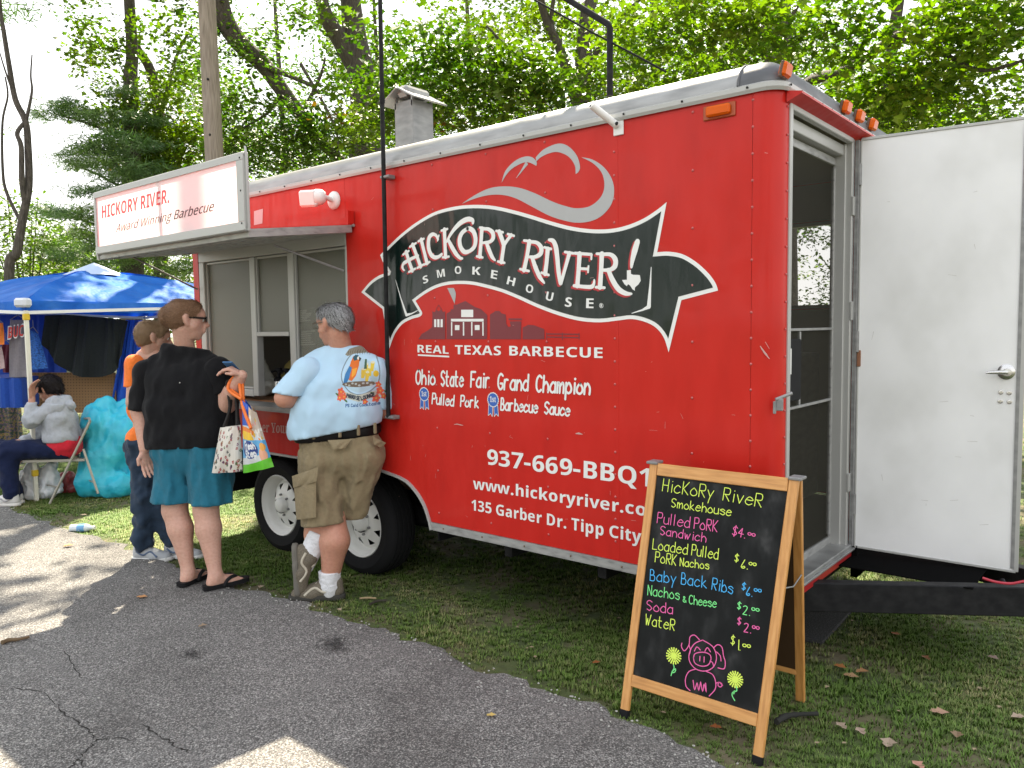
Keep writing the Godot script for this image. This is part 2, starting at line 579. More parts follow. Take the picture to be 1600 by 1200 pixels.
var M := {}
func make_materials() -> void:
	M.red = noisy([[0.0, Color(0.45, 0.015, 0.010)], [0.35, Color(0.49, 0.017, 0.011)], [0.6, Color(0.51, 0.018, 0.012)], [1.0, Color(0.53, 0.022, 0.015)]], 0.012, Vector3(0.9, 0.28, 0.9), 0.4, 0.0, 6)
	M.red.clearcoat_enabled = true
	M.red.clearcoat = 0.16
	M.red.clearcoat_roughness = 0.06
	M.red.metallic_specular = 0.28
	bumpy(M.red, 0.010, 0.5, 3)
	M.red_dark = mat(Color(0.34, 0.012, 0.014), 0.4)
	M.aluminium = noisy([[0.0, Color(0.17, 0.17, 0.165)], [0.45, Color(0.27, 0.27, 0.26)], [1.0, Color(0.36, 0.36, 0.35)]], 0.012, Vector3(0.5, 2.5, 1.0), 0.36, 0.4)
	M.rail = noisy([[0.0, Color(0.20, 0.20, 0.19)], [0.4, Color(0.33, 0.33, 0.32)], [1.0, Color(0.42, 0.42, 0.40)]], 0.02, Vector3(0.8, 3.0, 0.8), 0.45, 0.35)
	M.frame = mat(Color(0.40, 0.40, 0.38), 0.42, 0.2)
	M.cap = noisy([[0.0, Color(0.06, 0.062, 0.068)], [0.6, Color(0.105, 0.108, 0.115)], [1.0, Color(0.2, 0.2, 0.2)]], 0.012, Vector3(0.6, 2.0, 0.6), 0.55)
	M.black = mat(Color(0.012, 0.012, 0.013), 0.5)
	M.black_steel = noisy([[0.0, Color(0.010, 0.010, 0.011)], [1.0, Color(0.03, 0.03, 0.03)]], 0.02, Vector3(1.5, 1.5, 1.5), 0.5)
	M.rubber = bumpy(mat(Color(0.014, 0.014, 0.015), 0.75), 0.05, 0.05)
	M.rubber.heightmap_enabled = false
	M.white = noisy([[0.0, Color(0.62, 0.62, 0.60)], [0.5, Color(0.74, 0.74, 0.73)], [1.0, Color(0.80, 0.80, 0.79)]], 0.01, Vector3(0.5, 0.35, 0.5), 0.5)
	M.white_paint = mat(Color(0.72, 0.72, 0.69), 0.45)
	M.vinyl_white = mat(Color(0.74, 0.74, 0.71), 0.4)
	M.vinyl_black = mat(Color(0.005, 0.012, 0.010), 0.12)
	M.vinyl_black.metallic_specular = 0.45
	bumpy(M.vinyl_black, 0.010, 0.5, 3)
	M.vinyl_black.uv1_triplanar = true
	M.vinyl_black.uv1_world_triplanar = true
	M.vinyl_black.uv1_scale = Vector3(0.9, 0.28, 0.9)
	M.vinyl_grey = mat(Color(0.36, 0.36, 0.36), 0.35, 0.2)
	M.vinyl_wine = mat(Color(0.16, 0.012, 0.022), 0.3)
	M.vinyl_red = mat(Color(0.42, 0.015, 0.02), 0.4)
	M.vinyl_blue = mat(Color(0.03, 0.11, 0.42), 0.4)
	M.rivet = mat(Color(0.55, 0.16, 0.15), 0.35, 0.3)
	M.rivet_dark = mat(Color(0.03, 0.03, 0.03), 0.5)
	M.amber = mat(Color(0.62, 0.10, 0.002), 0.25)
	M.amber.metallic_specular = 0.3
	M.chrome = mat(Color(0.55, 0.54, 0.52), 0.25, 0.9)
	M.galv = noisy([[0.0, Color(0.18, 0.18, 0.18)], [1.0, Color(0.30, 0.30, 0.29)]], 0.012, Vector3(1, 3, 1), 0.5, 0.3)
	M.dark = mat(Color(0.03, 0.03, 0.028), 0.8)
	M.inner = mat(Color(0.22, 0.20, 0.165), 0.6)
	M.bark = noisy([[0.0, Color(0.035, 0.030, 0.024)], [0.5, Color(0.075, 0.062, 0.048)], [1.0, Color(0.14, 0.12, 0.10)]], 0.03, Vector3(1.6, 0.35, 1.6), 0.9)
	bumpy(M.bark, 0.04, 2.0)
	M.pole = noisy([[0.0, Color(0.14, 0.11, 0.08)], [0.5, Color(0.26, 0.21, 0.16)], [1.0, Color(0.36, 0.30, 0.24)]], 0.03, Vector3(2.5, 0.12, 2.5), 0.85)
	bumpy(M.pole, 0.05, 0.8)

func skin_mat(c: Color) -> StandardMaterial3D:
	var m := noisy([[0.0, c * Color(0.86, 0.77, 0.74)], [0.4, c * Color(0.96, 0.93, 0.92)], [0.6, c], [1.0, c * Color(1.12, 1.06, 1.02)]], 0.03, Vector3(3, 3, 3), 0.55)
	bumpy(m, 0.08, 0.15)
	m.subsurf_scatter_enabled = true
	m.subsurf_scatter_strength = 0.15
	return m

func cloth_mat(c: Color, weave := 0.06, rough := 0.9) -> StandardMaterial3D:
	var m := noisy([[0.0, c * 0.84], [0.5, c], [1.0, c * 1.1]], 0.02, Vector3(3, 3, 3), rough, 0.0, 5)
	m.rim_enabled = true
	m.rim = 0.12
	m.rim_tint = 0.7
	return bumpy(m, 0.09, weave * 4.0)

func setting(called: String, mb: MB, m: Material, kind := "structure") -> MeshInstance3D:
	var o := part(called, mb, m)
	o.set_meta("kind", kind)
	return o

var edge_line := PackedVector2Array()   # the lane's grass edge as (x, z)
func edge_z(x: float) -> float:
	for i in edge_line.size() - 1:
		if x <= edge_line[i + 1].x:
			return lerpf(edge_line[i].y, edge_line[i + 1].y, clampf((x - edge_line[i].x) / (edge_line[i + 1].x - edge_line[i].x), 0.0, 1.0))
	return edge_line[edge_line.size() - 1].y

func ground() -> void:
	var soil := noisy([[0.0, Color(0.045, 0.065, 0.016)], [0.45, Color(0.065, 0.085, 0.024)], [0.62, Color(0.095, 0.088, 0.040)], [1.0, Color(0.15, 0.12, 0.075)]], 0.012, Vector3(0.3, 0.3, 0.3), 0.95, 0.0, 6)
	bumpy(soil, 0.03, 2.5, 5)
	var mb := MB.new()
	for i in 24:
		for k in 24:
			var a := Vector3(-240 + i * 20, 0, -240 + k * 20)
			mb.quad(a, a + Vector3(20, 0, 0), a + Vector3(20, 0, 20), a + Vector3(0, 0, 20), Vector3.UP)
	setting("ground", mb, soil)
	var pts := V3([-7.742,0,0.71,-6.794,0,0.617,-5.842,0,0.603,-4.511,0,0.542,-3.657,0,0.551,-2.971,0,0.514,-2.503,0,0.483,-2.072,0,0.468,-1.677,0,0.465,-1.157,0,0.472,-0.789,0,0.474,-0.466,0,0.475,-0.223,0,0.498,-0.02,0,0.541])
	edge_line.append(Vector2(-80, 1.2))
	edge_line.append(Vector2(-14, 0.9))
	for q in pts: edge_line.append(Vector2(q.x, q.z))
	edge_line.append(Vector2(1.2, 0.5))
	edge_line.append(Vector2(30, 0.8))
	var e := PackedVector2Array()
	var n := FastNoiseLite.new()
	n.seed = 4
	n.frequency = 1.3
	n.fractal_octaves = 4
	var x := -80.0
	while x < 30.0:
		e.append(Vector2(x, edge_z(x) + 0.10 * n.get_noise_1d(x * 2.5)))
		x += 0.06 if x > -9.0 and x < 2.0 else 0.5
	var road := MB.new()
	for i in e.size() - 1:
		var cut := [0.0, 0.03, 1.0]
		var a := Vector3(e[i].x, 0.004, e[i].y)
		var b := Vector3(e[i + 1].x, 0.004, e[i + 1].y)
		var a2 := Vector3(a.x, 0.022, a.z + 0.07)
		var b2 := Vector3(b.x, 0.022, b.z + 0.07)
		road.squad(a, b, b2, a2, Vector3.UP, Vector3.UP, Vector3.UP, Vector3.UP)
		road.squad(a2, b2, Vector3(b.x, 0.022, 9.0), Vector3(a.x, 0.022, 9.0), Vector3.UP, Vector3.UP, Vector3.UP, Vector3.UP)
	var tar := StandardMaterial3D.new()
	tar.albedo_texture = noise_tex(0.24, [[0.0, Color(0.03, 0.029, 0.027)], [0.30, Color(0.08, 0.077, 0.073)], [0.5, Color(0.15, 0.145, 0.138)], [0.66, Color(0.23, 0.22, 0.21)], [0.82, Color(0.45, 0.44, 0.41)], [1.0, Color(0.62, 0.60, 0.56)]], 1024, 2, FastNoiseLite.TYPE_VALUE, 12)
	tar.uv1_triplanar = true
	tar.uv1_world_triplanar = true
	tar.uv1_scale = Vector3(0.9, 0.9, 0.9)
	tar.roughness = 0.9
	tar.heightmap_enabled = true
	tar.heightmap_texture = noise_tex(0.24, [], 1024, 2, FastNoiseLite.TYPE_VALUE, 12)
	tar.heightmap_scale = 0.5
	tar.detail_enabled = true
	tar.detail_blend_mode = BaseMaterial3D.BLEND_MODE_MUL
	tar.detail_albedo = noise_tex(0.010, [[0.0, Color(0.58, 0.56, 0.54)], [0.35, Color(0.85, 0.84, 0.82)], [0.55, Color(0.95, 0.94, 0.92)], [1.0, Color(1, 0.99, 0.97)]], 512, 6, FastNoiseLite.TYPE_SIMPLEX_SMOOTH, 21)
	tar.detail_uv_layer = BaseMaterial3D.DETAIL_UV_2
	tar.uv2_triplanar = true
	tar.uv2_world_triplanar = true
	tar.uv2_scale = Vector3(0.17, 0.17, 0.17)
	var lane := setting("road", road, tar)
	# cracks: thin seams of dark grit that sit in the lane's surface
	var grit := mat(Color(0.035, 0.033, 0.030), 0.95)
	var seams := [
		V3([-2.61,0.024,1.92,-2.525,0.024,1.868,-2.393,0.024,1.855,-2.204,0.024,1.876,-2.065,0.024,1.872,-1.945,0.024,1.877,-1.879,0.024,1.886,-1.854,0.024,1.854,-1.771,0.024,1.796]),
		V3([-1.879,0.024,1.886,-1.829,0.024,1.938,-1.786,0.024,1.982,-1.709,0.024,1.995]),
		[Vector3(-1.762,0.024,2.026),Vector3(-1.786,0.024,1.982)],
		V3([-1.854,0.024,1.718,-1.745,0.024,1.72,-1.651,0.024,1.717,-1.567,0.024,1.72,-1.52,0.024,1.705]),
		V3([-2.888,0.024,1.618,-2.629,0.024,1.672,-2.486,0.024,1.695]),
	]
	for q in seams:
		var pl := PackedVector2Array()
		var walk := []
		for i in q.size() - 1:
			for k in 6: walk.append((q[i] as Vector3).lerp(q[i + 1], k / 6.0))
		walk.append(q[q.size() - 1])
		var w := PackedFloat32Array()
		for i in walk.size():
			pl.append(Vector2(walk[i].x + rng.randf_range(-0.008, 0.008), -walk[i].z + rng.randf_range(-0.008, 0.008)))
			w.append(rng.randf_range(0.001, 0.0075) if i < walk.size() - 2 else 0.002)
		var mb2 := MB.new()
		mb2.stroke(pl, w, Transform3D(Basis(Vector3.RIGHT, Vector3.FORWARD, Vector3.UP), Vector3(0, 0.0235, 0)), false)
		part("crack", mb2, grit, lane)
	# an oil stain with a ragged edge
	var stain := StandardMaterial3D.new()
	stain.transparency = BaseMaterial3D.TRANSPARENCY_ALPHA
	var im := Image.create(128, 128, false, Image.FORMAT_RGBA8)
	var fn := FastNoiseLite.new()
	fn.seed = 9
	fn.frequency = 0.05
	fn.fractal_octaves = 4
	for j in 128:
		for i in 128:
			var r := Vector2(i - 64, j - 64).length() / 64.0
			var al := clampf((0.62 - r + fn.get_noise_2d(i, j) * 0.5) * 1.3, 0.0, 0.6) * clampf((1.0 - r) * 5.0, 0.0, 1.0)
			im.set_pixel(i, j, Color(0.16, 0.155, 0.15, al))
	stain.albedo_texture = ImageTexture.create_from_image(im)
	stain.roughness = 0.7
	for q in [V3([-2.151,0.026,0.736,-1.929,0.026,0.564,-1.651,0.026,0.792,-1.853,0.026,0.95]), V3([-2.503,0.026,1.267,-2.353,0.026,1.15,-2.179,0.026,1.249,-2.321,0.026,1.36])]:
		var mb3 := MB.new()
		mb3.quad(q[0], q[1], q[2], q[3], Vector3.UP)
		part("oil_stain", mb3, stain, lane)
	grass()

func grass() -> void:
	var mb := MB.new()
	var r := RandomNumberGenerator.new()
	r.seed = 31
	for i in 9:
		var g := r.randf() * TAU
		var base := Vector3(cos(g), 0, sin(g)) * r.randf_range(0.0, 0.025)
		var lean := Vector3(cos(g + r.randf_range(-1, 1)), 0, sin(g)) * r.randf_range(0.2, 0.9)
		var side := Vector3(-lean.z, 0, lean.x).normalized() * r.randf_range(0.0018, 0.003)
		var h := r.randf_range(0.6, 1.0)
		var p1 := base + lean * 0.012 * h + Vector3.UP * 0.015 * h
		var p2 := base + lean * 0.034 * h + Vector3.UP * 0.024 * h
		var nn := (Vector3.UP - lean * 0.3).normalized()
		mb.tri(base - side, base + side, p1 + side * 0.8, nn, nn, nn)
		mb.tri(base - side, p1 + side * 0.8, p1 - side * 0.8, nn, nn, nn)
		mb.tri(p1 - side * 0.8, p1 + side * 0.8, p2, nn, nn, nn)
	var m := mat(Color(1, 1, 1), 0.7)
	m.vertex_color_use_as_albedo = true
	m.backlight_enabled = true
	m.backlight = Color(0.5, 0.6, 0.3)
	var buf := PackedFloat32Array()
	var n := FastNoiseLite.new()
	n.seed = 8
	n.frequency = 0.9
	n.fractal_octaves = 3
	var count := 0
	for i in 270000:
		var x: float
		var z: float
		if i < 230000:
			x = r.randf_range(-9.0, 2.2)
			z = r.randf_range(-2.6, 1.3)
		else:
			x = r.randf_range(-16.0, 4.0)
			z = r.randf_range(-9.0, 0.0)
		var ez := edge_z(x)
		if z > ez + 0.05: continue
		var dense := 0.62 + 0.75 * n.get_noise_2d(x, z)
		if z > ez - 0.08: dense *= 0.6
		if x < -0.3 and x > -4.5 and z < -0.25 and z > -2.2: dense *= 0.35
		if z < -2.2: dense = 0.7
		if r.randf() > dense: continue
		var s := r.randf_range(0.45, 0.95) * (1.0 + 0.5 * n.get_noise_2d(x + 40.0, z))
		if z > ez - 0.05: s *= 0.7
		var g := r.randf() * TAU
		var c := cos(g) * s
		var sn := sin(g) * s
		var dry := clampf(r.randf() * 0.9 + 0.7 * n.get_noise_2d(x - 30.0, z + 9.0) - 0.12, 0.0, 1.0)
		var k := Color(0.12, 0.21, 0.03).lerp(Color(0.40, 0.34, 0.17), dry * dry) * r.randf_range(0.7, 1.25)
		buf.append_array([c, 0.0, sn, x, 0.0, s * r.randf_range(0.7, 1.3), 0.0, 0.0, -sn, 0.0, c, z, k.r, k.g, k.b, 1.0])
		count += 1
	swarm("grass", mb.mesh(), m, buf, count, null).set_meta("kind", "stuff")

func swarm(called: String, mesh: Mesh, m: Material, buf: PackedFloat32Array, count: int, parent: Node3D) -> MultiMeshInstance3D:
	var mm := MultiMesh.new()
	mm.transform_format = MultiMesh.TRANSFORM_3D
	mm.use_colors = true
	mm.mesh = mesh
	mm.instance_count = count
	mm.buffer = buf
	var o := MultiMeshInstance3D.new()
	o.multimesh = mm
	o.material_override = m
	if parent == null:
		o.name = numbered(called)
		add_child(o)
	else:
		o.name = called
		o.position = -world_pos(parent)
		parent.add_child(o, true)
	return o

var leaf_meshes := {}
func leaf_cluster(kind: String) -> Mesh:
	if leaf_meshes.has(kind): return leaf_meshes[kind]
	var r := RandomNumberGenerator.new()
	r.seed = 77 + kind.length()
	var mb := MB.new()
	if kind == "needle":
		for i in 46:
			var d := Vector3(r.randf_range(-1, 1), r.randf_range(-0.25, 0.75), r.randf_range(-1, 1)).normalized()
			var at := Vector3(r.randf_range(-0.32, 0.32), r.randf_range(-0.05, 0.06), r.randf_range(-0.1, 0.1))
			var l := r.randf_range(0.10, 0.18)
			var side := d.cross(Vector3(r.randf(), r.randf(), r.randf())).normalized() * 0.006
			var nn := d.cross(side).normalized()
			mb.tri(at - side, at + side, at + d * l, nn, nn, nn)
	else:
		var shape := PackedVector2Array()
		if kind == "maple": for q in [Vector2(0, -0.1), Vector2(0.35, -0.12), Vector2(0.24, 0.18), Vector2(0.62, 0.3), Vector2(0.3, 0.5), Vector2(0, 1.0)]: shape.append(q)
		elif kind == "oak": for q in [Vector2(0, -0.05), Vector2(0.18, 0.2), Vector2(0.12, 0.35), Vector2(0.34, 0.5), Vector2(0.22, 0.75), Vector2(0, 1.0)]: shape.append(q)
		else: for q in [Vector2(0, 0), Vector2(0.22, 0.3), Vector2(0.2, 0.65), Vector2(0, 1.0)]: shape.append(q)
		for i in (20 if kind != "round" else 15):
			var s := r.randf_range(0.05, 0.105) * (0.9 if kind == "maple" else 1.0)
			var at := Vector3(r.randfn(0, 0.16), r.randfn(0, 0.075), r.randfn(0, 0.16))
			var yaw := r.randf() * TAU
			var fwd := Vector3(cos(yaw), r.randf_range(-0.75, 0.25), sin(yaw)).normalized()
			var sd := fwd.cross(Vector3(r.randf_range(-0.5, 0.5), 1, r.randf_range(-0.5, 0.5))).normalized()
			var up := sd.cross(fwd).normalized()
			for sg in [-1.0, 1.0]:
				var nn: Vector3 = (up + sd * sg * 0.25).normalized()
				for k in range(1, shape.size() - 1):
					var o := at
					var a: Vector3 = at + (fwd * shape[k].y + sd * shape[k].x * sg + up * shape[k].x * 0.25) * s
					var b: Vector3 = at + (fwd * shape[k + 1].y + sd * shape[k + 1].x * sg + up * shape[k + 1].x * 0.25) * s
					mb.tri(o, a, b, nn, nn, nn)
	leaf_meshes[kind] = mb.mesh()
	return leaf_meshes[kind]

var leaf_mats := {}
func leaf_mat(kind: String) -> StandardMaterial3D:
	if leaf_mats.has(kind): return leaf_mats[kind]
	var m := mat(Color(1, 1, 1), 0.5)
	m.vertex_color_use_as_albedo = true
	m.backlight_enabled = true
	m.backlight = {"maple": Color(0.82, 1.0, 0.32), "oak": Color(0.66, 0.9, 0.3), "round": Color(0.82, 1.0, 0.4), "needle": Color(0.6, 0.75, 0.4)}[kind]
	leaf_mats[kind] = m
	return m

# puffs: [centre, radii, count of sprays, tone]; tone 0 is the first colour, 1 the second
func crown(root: Node3D, kind: String, puffs: Array, ca: Color, cb: Color, size: float, sd: int) -> void:
	var r := RandomNumberGenerator.new()
	r.seed = sd
	var buf := PackedFloat32Array()
	var count := 0
	for q in puffs:
		var c: Vector3 = q[0]
		var rad: Vector3 = q[1]
		var tilt := Basis.from_euler(Vector3(r.randf_range(-0.3, 0.3), r.randf() * TAU, r.randf_range(-0.3, 0.3)))
		for i in int(q[2]):
			var d := Vector3(r.randfn(), r.randfn(), r.randfn()).normalized() * pow(r.randf(), 0.45)
			var p := c + tilt * (d * rad)
			var spread: float = 0.22 * size * (q[4] if q.size() > 4 else 1.0)
			var skip := p.y < 0.2
			for g in gaps:
				if q.size() > 5 and g.size() > 2: continue
				var w: Vector3 = p - g[0]
				if w.dot(sun_dir) > (g[2] if g.size() > 2 else 0.0) and (w - sun_dir * w.dot(sun_dir)).length() < g[1] + spread:
					skip = true
					break
			if skip: continue
			var big: float = size * (q[4] if q.size() > 4 else 1.0)
			var b := (Basis(Vector3.UP, r.randf() * TAU) * Basis(Vector3.RIGHT, r.randfn(0, 0.4))).scaled(Vector3.ONE * big * r.randf_range(0.6, 1.35))
			var t := clampf(q[3] + r.randfn(0, 0.22), 0.0, 1.0)
			var k := ca.lerp(cb, t) * r.randf_range(0.8, 1.2)
			if kind == "maple" and r.randf() < 0.012: k = Color(0.26, 0.10, 0.02)
			buf.append_array([b.x.x, b.y.x, b.z.x, p.x, b.x.y, b.y.y, b.z.y, p.y, b.x.z, b.y.z, b.z.z, p.z, k.r, k.g, k.b, 1.0])
			count += 1
	swarm("crown", leaf_cluster(kind), leaf_mat(kind), buf, count, root).set_meta("kind", "stuff")

func limb(root: Node3D, pts: PackedVector3Array, r0: float, r1: float, called := "limb", sides := 7) -> void:
	var p := smooth3(pts, 5)
	var r := PackedFloat32Array()
	for i in p.size(): r.append(lerpf(r0, r1, pow(float(i) / (p.size() - 1), 0.8)))
	var mb := MB.new()
	mb.tube(p, r, sides)
	part(called, mb, M.bark, root)

func cloud_puffs(c: Vector3, rad: Vector3, n: int, pr: Vector3, each: int, sd: int, tone0 := 0.2, tone1 := 0.8, big := 1.0) -> Array:
	var r := RandomNumberGenerator.new()
	r.seed = sd
	var o := []
	for i in n:
		var d := Vector3(r.randfn(), r.randfn(), r.randfn()).normalized() * pow(r.randf(), 0.4)
		o.append([c + d * rad, pr * r.randf_range(0.7, 1.3), each, r.randf_range(tone0, tone1), big])
	return o

func twigs(root: Node3D, from: Vector3, puffs: Array, every: int, r0: float) -> void:   # branches from the trunk out to some of the leaf masses
	for i in range(0, puffs.size(), every):
		var c: Vector3 = puffs[i][0]
		var mid := from.lerp(c, 0.5) + Vector3(0, 0.15 * from.distance_to(c) * 0.4, 0)
		limb(root, PackedVector3Array([from.lerp(c, 0.02), mid, c]), r0, r0 * 0.2, "limb", 5)

func trees() -> void:
	# --- utility pole
	var pb: Vector3 = Vector3(-9.528,0,-3.001)
	var q := [Vector3(-9.567,3.504,-3.146),Vector3(-9.777,6.396,-3.239)]
	var d: Vector3 = (q[1] - q[0]) / (q[1].y - q[0].y)
	var foot: Vector3 = q[0] - d * q[0].y
	var pm := MB.new()
	var pp := PackedVector3Array()
	var pr := PackedFloat32Array()
	for i in 12:
		pp.append(foot + d * (i * 0.9 - 0.1))
		pr.append(0.148 - i * 0.0035)
	pm.tube(pp, pr, 18)
	var pole := thing("utility_pole", "weathered grey brown wooden utility pole rising behind the lit awning sign", "pole", foot)
	part("shaft", pm, M.pole, pole)
	for t in [[3.6, 0.2], [2.9, 0.9], [4.4, -0.3], [5.2, 0.5]]:
		var at: Vector3 = foot + d * t[0]
		var kn := MB.new()
		kn.ball(at + Vector3(0.09 + t[1] * 0.02, 0, 0.10), Vector3(0.014, 0.02, 0.02), 8)
		part("knot", kn, M.rivet_dark, pole)

	for w in V3([-2.885,5.034,-6.634,-2.131,4.465,-7.21,-1.182,4.143,-6.926,-0.345,4.624,-6.363,0.019,4.404,-6.124,-3.643,4.918,-6.775,-1.159,3.951,-7.449,-1.659,5.093,-6.356,-1.307,4.51,-6.856,-3.068,5.241,-6.109,-3.722,5.199,-6.214,-2.885,5.034,-6.634,-1.826,4.883,-6.458,-0.938,4.514,-6.381,-2.167,4.962,-6.182,-0.582,4.504,-6.416,-1.587,4.43,-6.876,-0.263,4.167,-6.65,-4.763,5.572,-6.686,-4.508,5.276,-7.131,-5.135,6.09,-6.946,-4.088,5.917,-7.28,-4.68,5.245,-8.029,-6.315,4.996,-4.687,-7.063,4.543,-4.675,-5.845,4.704,-4.922,-5.724,5.017,-5.312,-6.703,6.118,-5.643,-7.688,5.765,-4.79,-5.014,6.224,-7.842,-6.658,6.316,-7.786,-14.042,6.79,-4.291,-13.773,7.15,-4.548,-13.479,6.781,-4.758,-13.931,6.302,-4.338,-13.547,6.053,-4.634,-14.632,6.684,-4.311,-13.62,5.446,-4.517,-14.089,5.133,-4.358,-15.068,7.765,-4.309,-10.733,6.703,-4.429,-10.496,6.561,-4.874,-9.746,6.37,-5.219,-10.522,5.33,-4.477,-9.923,4.477,-4.896,-10.845,4.748,-4.415,-9.694,4.894,-5.126,-14.891,3.319,-2.217,-14.884,3.242,-2.738,-14.971,3.704,-2.578,-16.441,2.916,-3.89,-16.197,2.621,-3.413,-15.92,2.779,-4.441,-18.021,5.592,-4.779,-17.768,4.785,-4.915,-10.274,7.574,-8.805,-9.283,7.816,-9.653,-14.485,7.354,-7.888]): gaps.append([w, 0.85, 0.7])
	var A := Color(0.075, 0.14, 0.016)
	var B := Color(0.24, 0.28, 0.028)
	# --- the maple whose low boughs hang over the trailer's front end
	var t1: Vector3 = Vector3(-3.31,0,-8.82)
	var o := thing("maple_tree", "green maple with low boughs hanging above the open white door", "tree", t1)
	limb(o, PackedVector3Array([t1 - Vector3(0, 0.1, 0), t1 + Vector3(0, 2.5, 0), Vector3(-3.489,5.905,-9.083), Vector3(-3.521,7.656,-9.219), t1 + Vector3(0.2, 13, 0)]), 0.24, 0.07, "trunk", 10)
	limb(o, PackedVector3Array([t1 + Vector3(0, 3.2, 0), Vector3(-2.878,4.737,-8.178),Vector3(-2.016,4.701,-7.327),Vector3(-1.318,4.816,-6.875),Vector3(-0.742,4.919,-6.582),Vector3(-0.035,5.111,-6.406)]), 0.10, 0.03)
	limb(o, PackedVector3Array(V3([-1.402,4.824,-6.937,-0.935,4.583,-6.651,-0.377,4.106,-6.288,0.077,4.095,-6.144])), 0.04, 0.012)
	limb(o, PackedVector3Array([t1 + Vector3(0, 4.5, 0), Vector3(-3.4,5.905,-7.852),Vector3(-3.438,6.004,-6.525),Vector3(-3.607,5.935,-5.073)]), 0.09, 0.02)
	limb(o, PackedVector3Array(V3([-3.489,5.905,-9.083,-3.291,6.213,-9.015,-3.047,6.507,-8.984])), 0.05, 0.02)
	var f := []
	for w in V3([-2.885,5.034,-6.634,-2.131,4.465,-7.21,-1.182,4.143,-6.926,-0.345,4.624,-6.363,0.019,4.404,-6.124,-3.643,4.918,-6.775,-1.159,3.951,-7.449,-1.659,5.093,-6.356,-1.307,4.51,-6.856,-3.068,5.241,-6.109,-3.722,5.199,-6.214,-2.885,5.034,-6.634,-2.167,4.962,-6.182,-1.826,4.883,-6.458,-1.375,4.869,-6.311,-0.938,4.514,-6.381,-0.582,4.504,-6.416,-0.761,4.231,-6.763,-1.182,4.143,-6.926,-1.587,4.43,-6.876,-2.131,4.465,-7.21,-1.891,4.725,-6.912,-2.52,4.773,-7.175,-1.307,4.51,-6.856,-3.643,4.918,-6.775,-3.833,5.292,-5.607,-2.676,5.348,-6.315,-1.659,5.093,-6.356,-0.947,4.932,-6.673,-0.189,3.926,-7.472,-1.159,3.951,-7.449,-0.315,4.707,-6.918]):
		f.append([w, Vector3(0.95, 0.24, 0.8), 30, rng.randf_range(0.1, 0.95)])
	f.append_array(cloud_puffs(t1 + Vector3(0.5, 9.5, 0.5), Vector3(4.2, 3.6, 4.0), 14, Vector3(1.2, 0.6, 1.2), 20, 5, 0.2, 0.8, 1.9))
	crown(o, "maple", f, Color(0.10, 0.18, 0.02), Color(0.28, 0.33, 0.03), 1.0, 11)

	# --- the maple behind the roof vent
	var t2: Vector3 = Vector3(-6.261,0,-7.671)
	o = thing("maple_tree", "tall yellow green maple with forked dark trunk behind the middle of the trailer roof", "tree", t2)
	limb(o, PackedVector3Array([t2 - Vector3(0, 0.1, 0), Vector3(-6.341,3.782,-7.815),Vector3(-6.388,5.574,-7.942),Vector3(-6.364,6.732,-8.069),Vector3(-6.263,7.784,-8.251), t2 + Vector3(1.0, 14, 0)]), 0.24, 0.06, "trunk", 10)
	limb(o, PackedVector3Array(V3([-6.374,4.941,-7.895,-6.466,5.897,-7.516,-6.543,6.503,-7.117,-6.433,7.123,-6.744])), 0.10, 0.05)
	limb(o, PackedVector3Array(V3([-6.433,5.845,-7.539,-6.504,6.338,-7.264,-6.295,6.816,-7.091])), 0.05, 0.03)
	limb(o, PackedVector3Array(V3([-6.392,5.679,-7.949,-5.683,6.287,-7.813,-5.103,6.614,-7.804])), 0.07, 0.02)
	limb(o, PackedVector3Array(V3([-6.592,5.517,-7.506,-6.569,5.667,-6.495,-6.69,6.007,-5.905])), 0.05, 0.015)
	limb(o, PackedVector3Array(V3([-6.692,5.051,-7.119,-6.397,5.47,-6.62,-6.332,5.884,-6.452])), 0.06, 0.02)
	f = []
	for w in V3([-6.315,4.996,-4.687,-6.941,5.276,-4.584,-7.351,4.904,-4.469,-7.063,4.543,-4.675,-6.369,4.513,-4.729,-5.845,4.704,-4.922,-5.724,5.017,-5.312,-6.131,5.262,-5.257,-6.551,5.603,-5.2,-5.763,4.698,-5.772,-5.963,4.523,-5.589,-6.97,5.789,-4.868,-7.405,6.052,-4.792,-6.703,6.118,-5.643,-6.476,6.097,-6.091,-7.982,5.653,-4.796,-8.018,4.62,-4.67,-6.259,5.37,-6.726,-7.688,5.765,-4.79]):
		f.append([w, Vector3(0.85, 0.26, 0.75), 36, rng.randf_range(0.15, 0.85)])
	for w in V3([-4.763,5.572,-6.686,-4.508,5.276,-7.131,-5.135,6.09,-6.946,-5.025,5.192,-7.476,-4.088,5.917,-7.28,-4.68,5.245,-8.029,-5.827,5.988,-7.665,-4.526,6.136,-9.023,-7.198,6.759,-8.16,-6.835,7.004,-8.224,-4.371,5.96,-9.657,-4.383,6.542,-9.18,-5.607,5.543,-8.067,-7.659,7.071,-7.022,-7.293,6.933,-7.576,-8.143,6.974,-6.61,-6.809,7.245,-8.008,-8.175,6.915,-6.057,-6.492,6.781,-8.489,-5.786,6.933,-8.569,-8.79,6.88,-6.063,-7.704,6.657,-7.729,-8.248,6.703,-7.02]):
		f.append([w, Vector3(0.9, 0.38, 0.8), 46, rng.randf_range(0.5, 1.0)])
	f.append_array(cloud_puffs(t2 + Vector3(0, 10.5, 0.5), Vector3(4.8, 4.0, 4.4), 26, Vector3(1.3, 0.7, 1.3), 26, 6, 0.2, 0.9, 1.9))
	crown(o, "maple", f, A, Color(0.22, 0.25, 0.024), 1.0, 12)

	# --- the oak between pole and vent
	var t3: Vector3 = Vector3(-10.384,0,-6.199)
	o = thing("oak_tree", "dark oak with thick leaning trunk and long diagonal limbs behind the awning", "tree", t3)
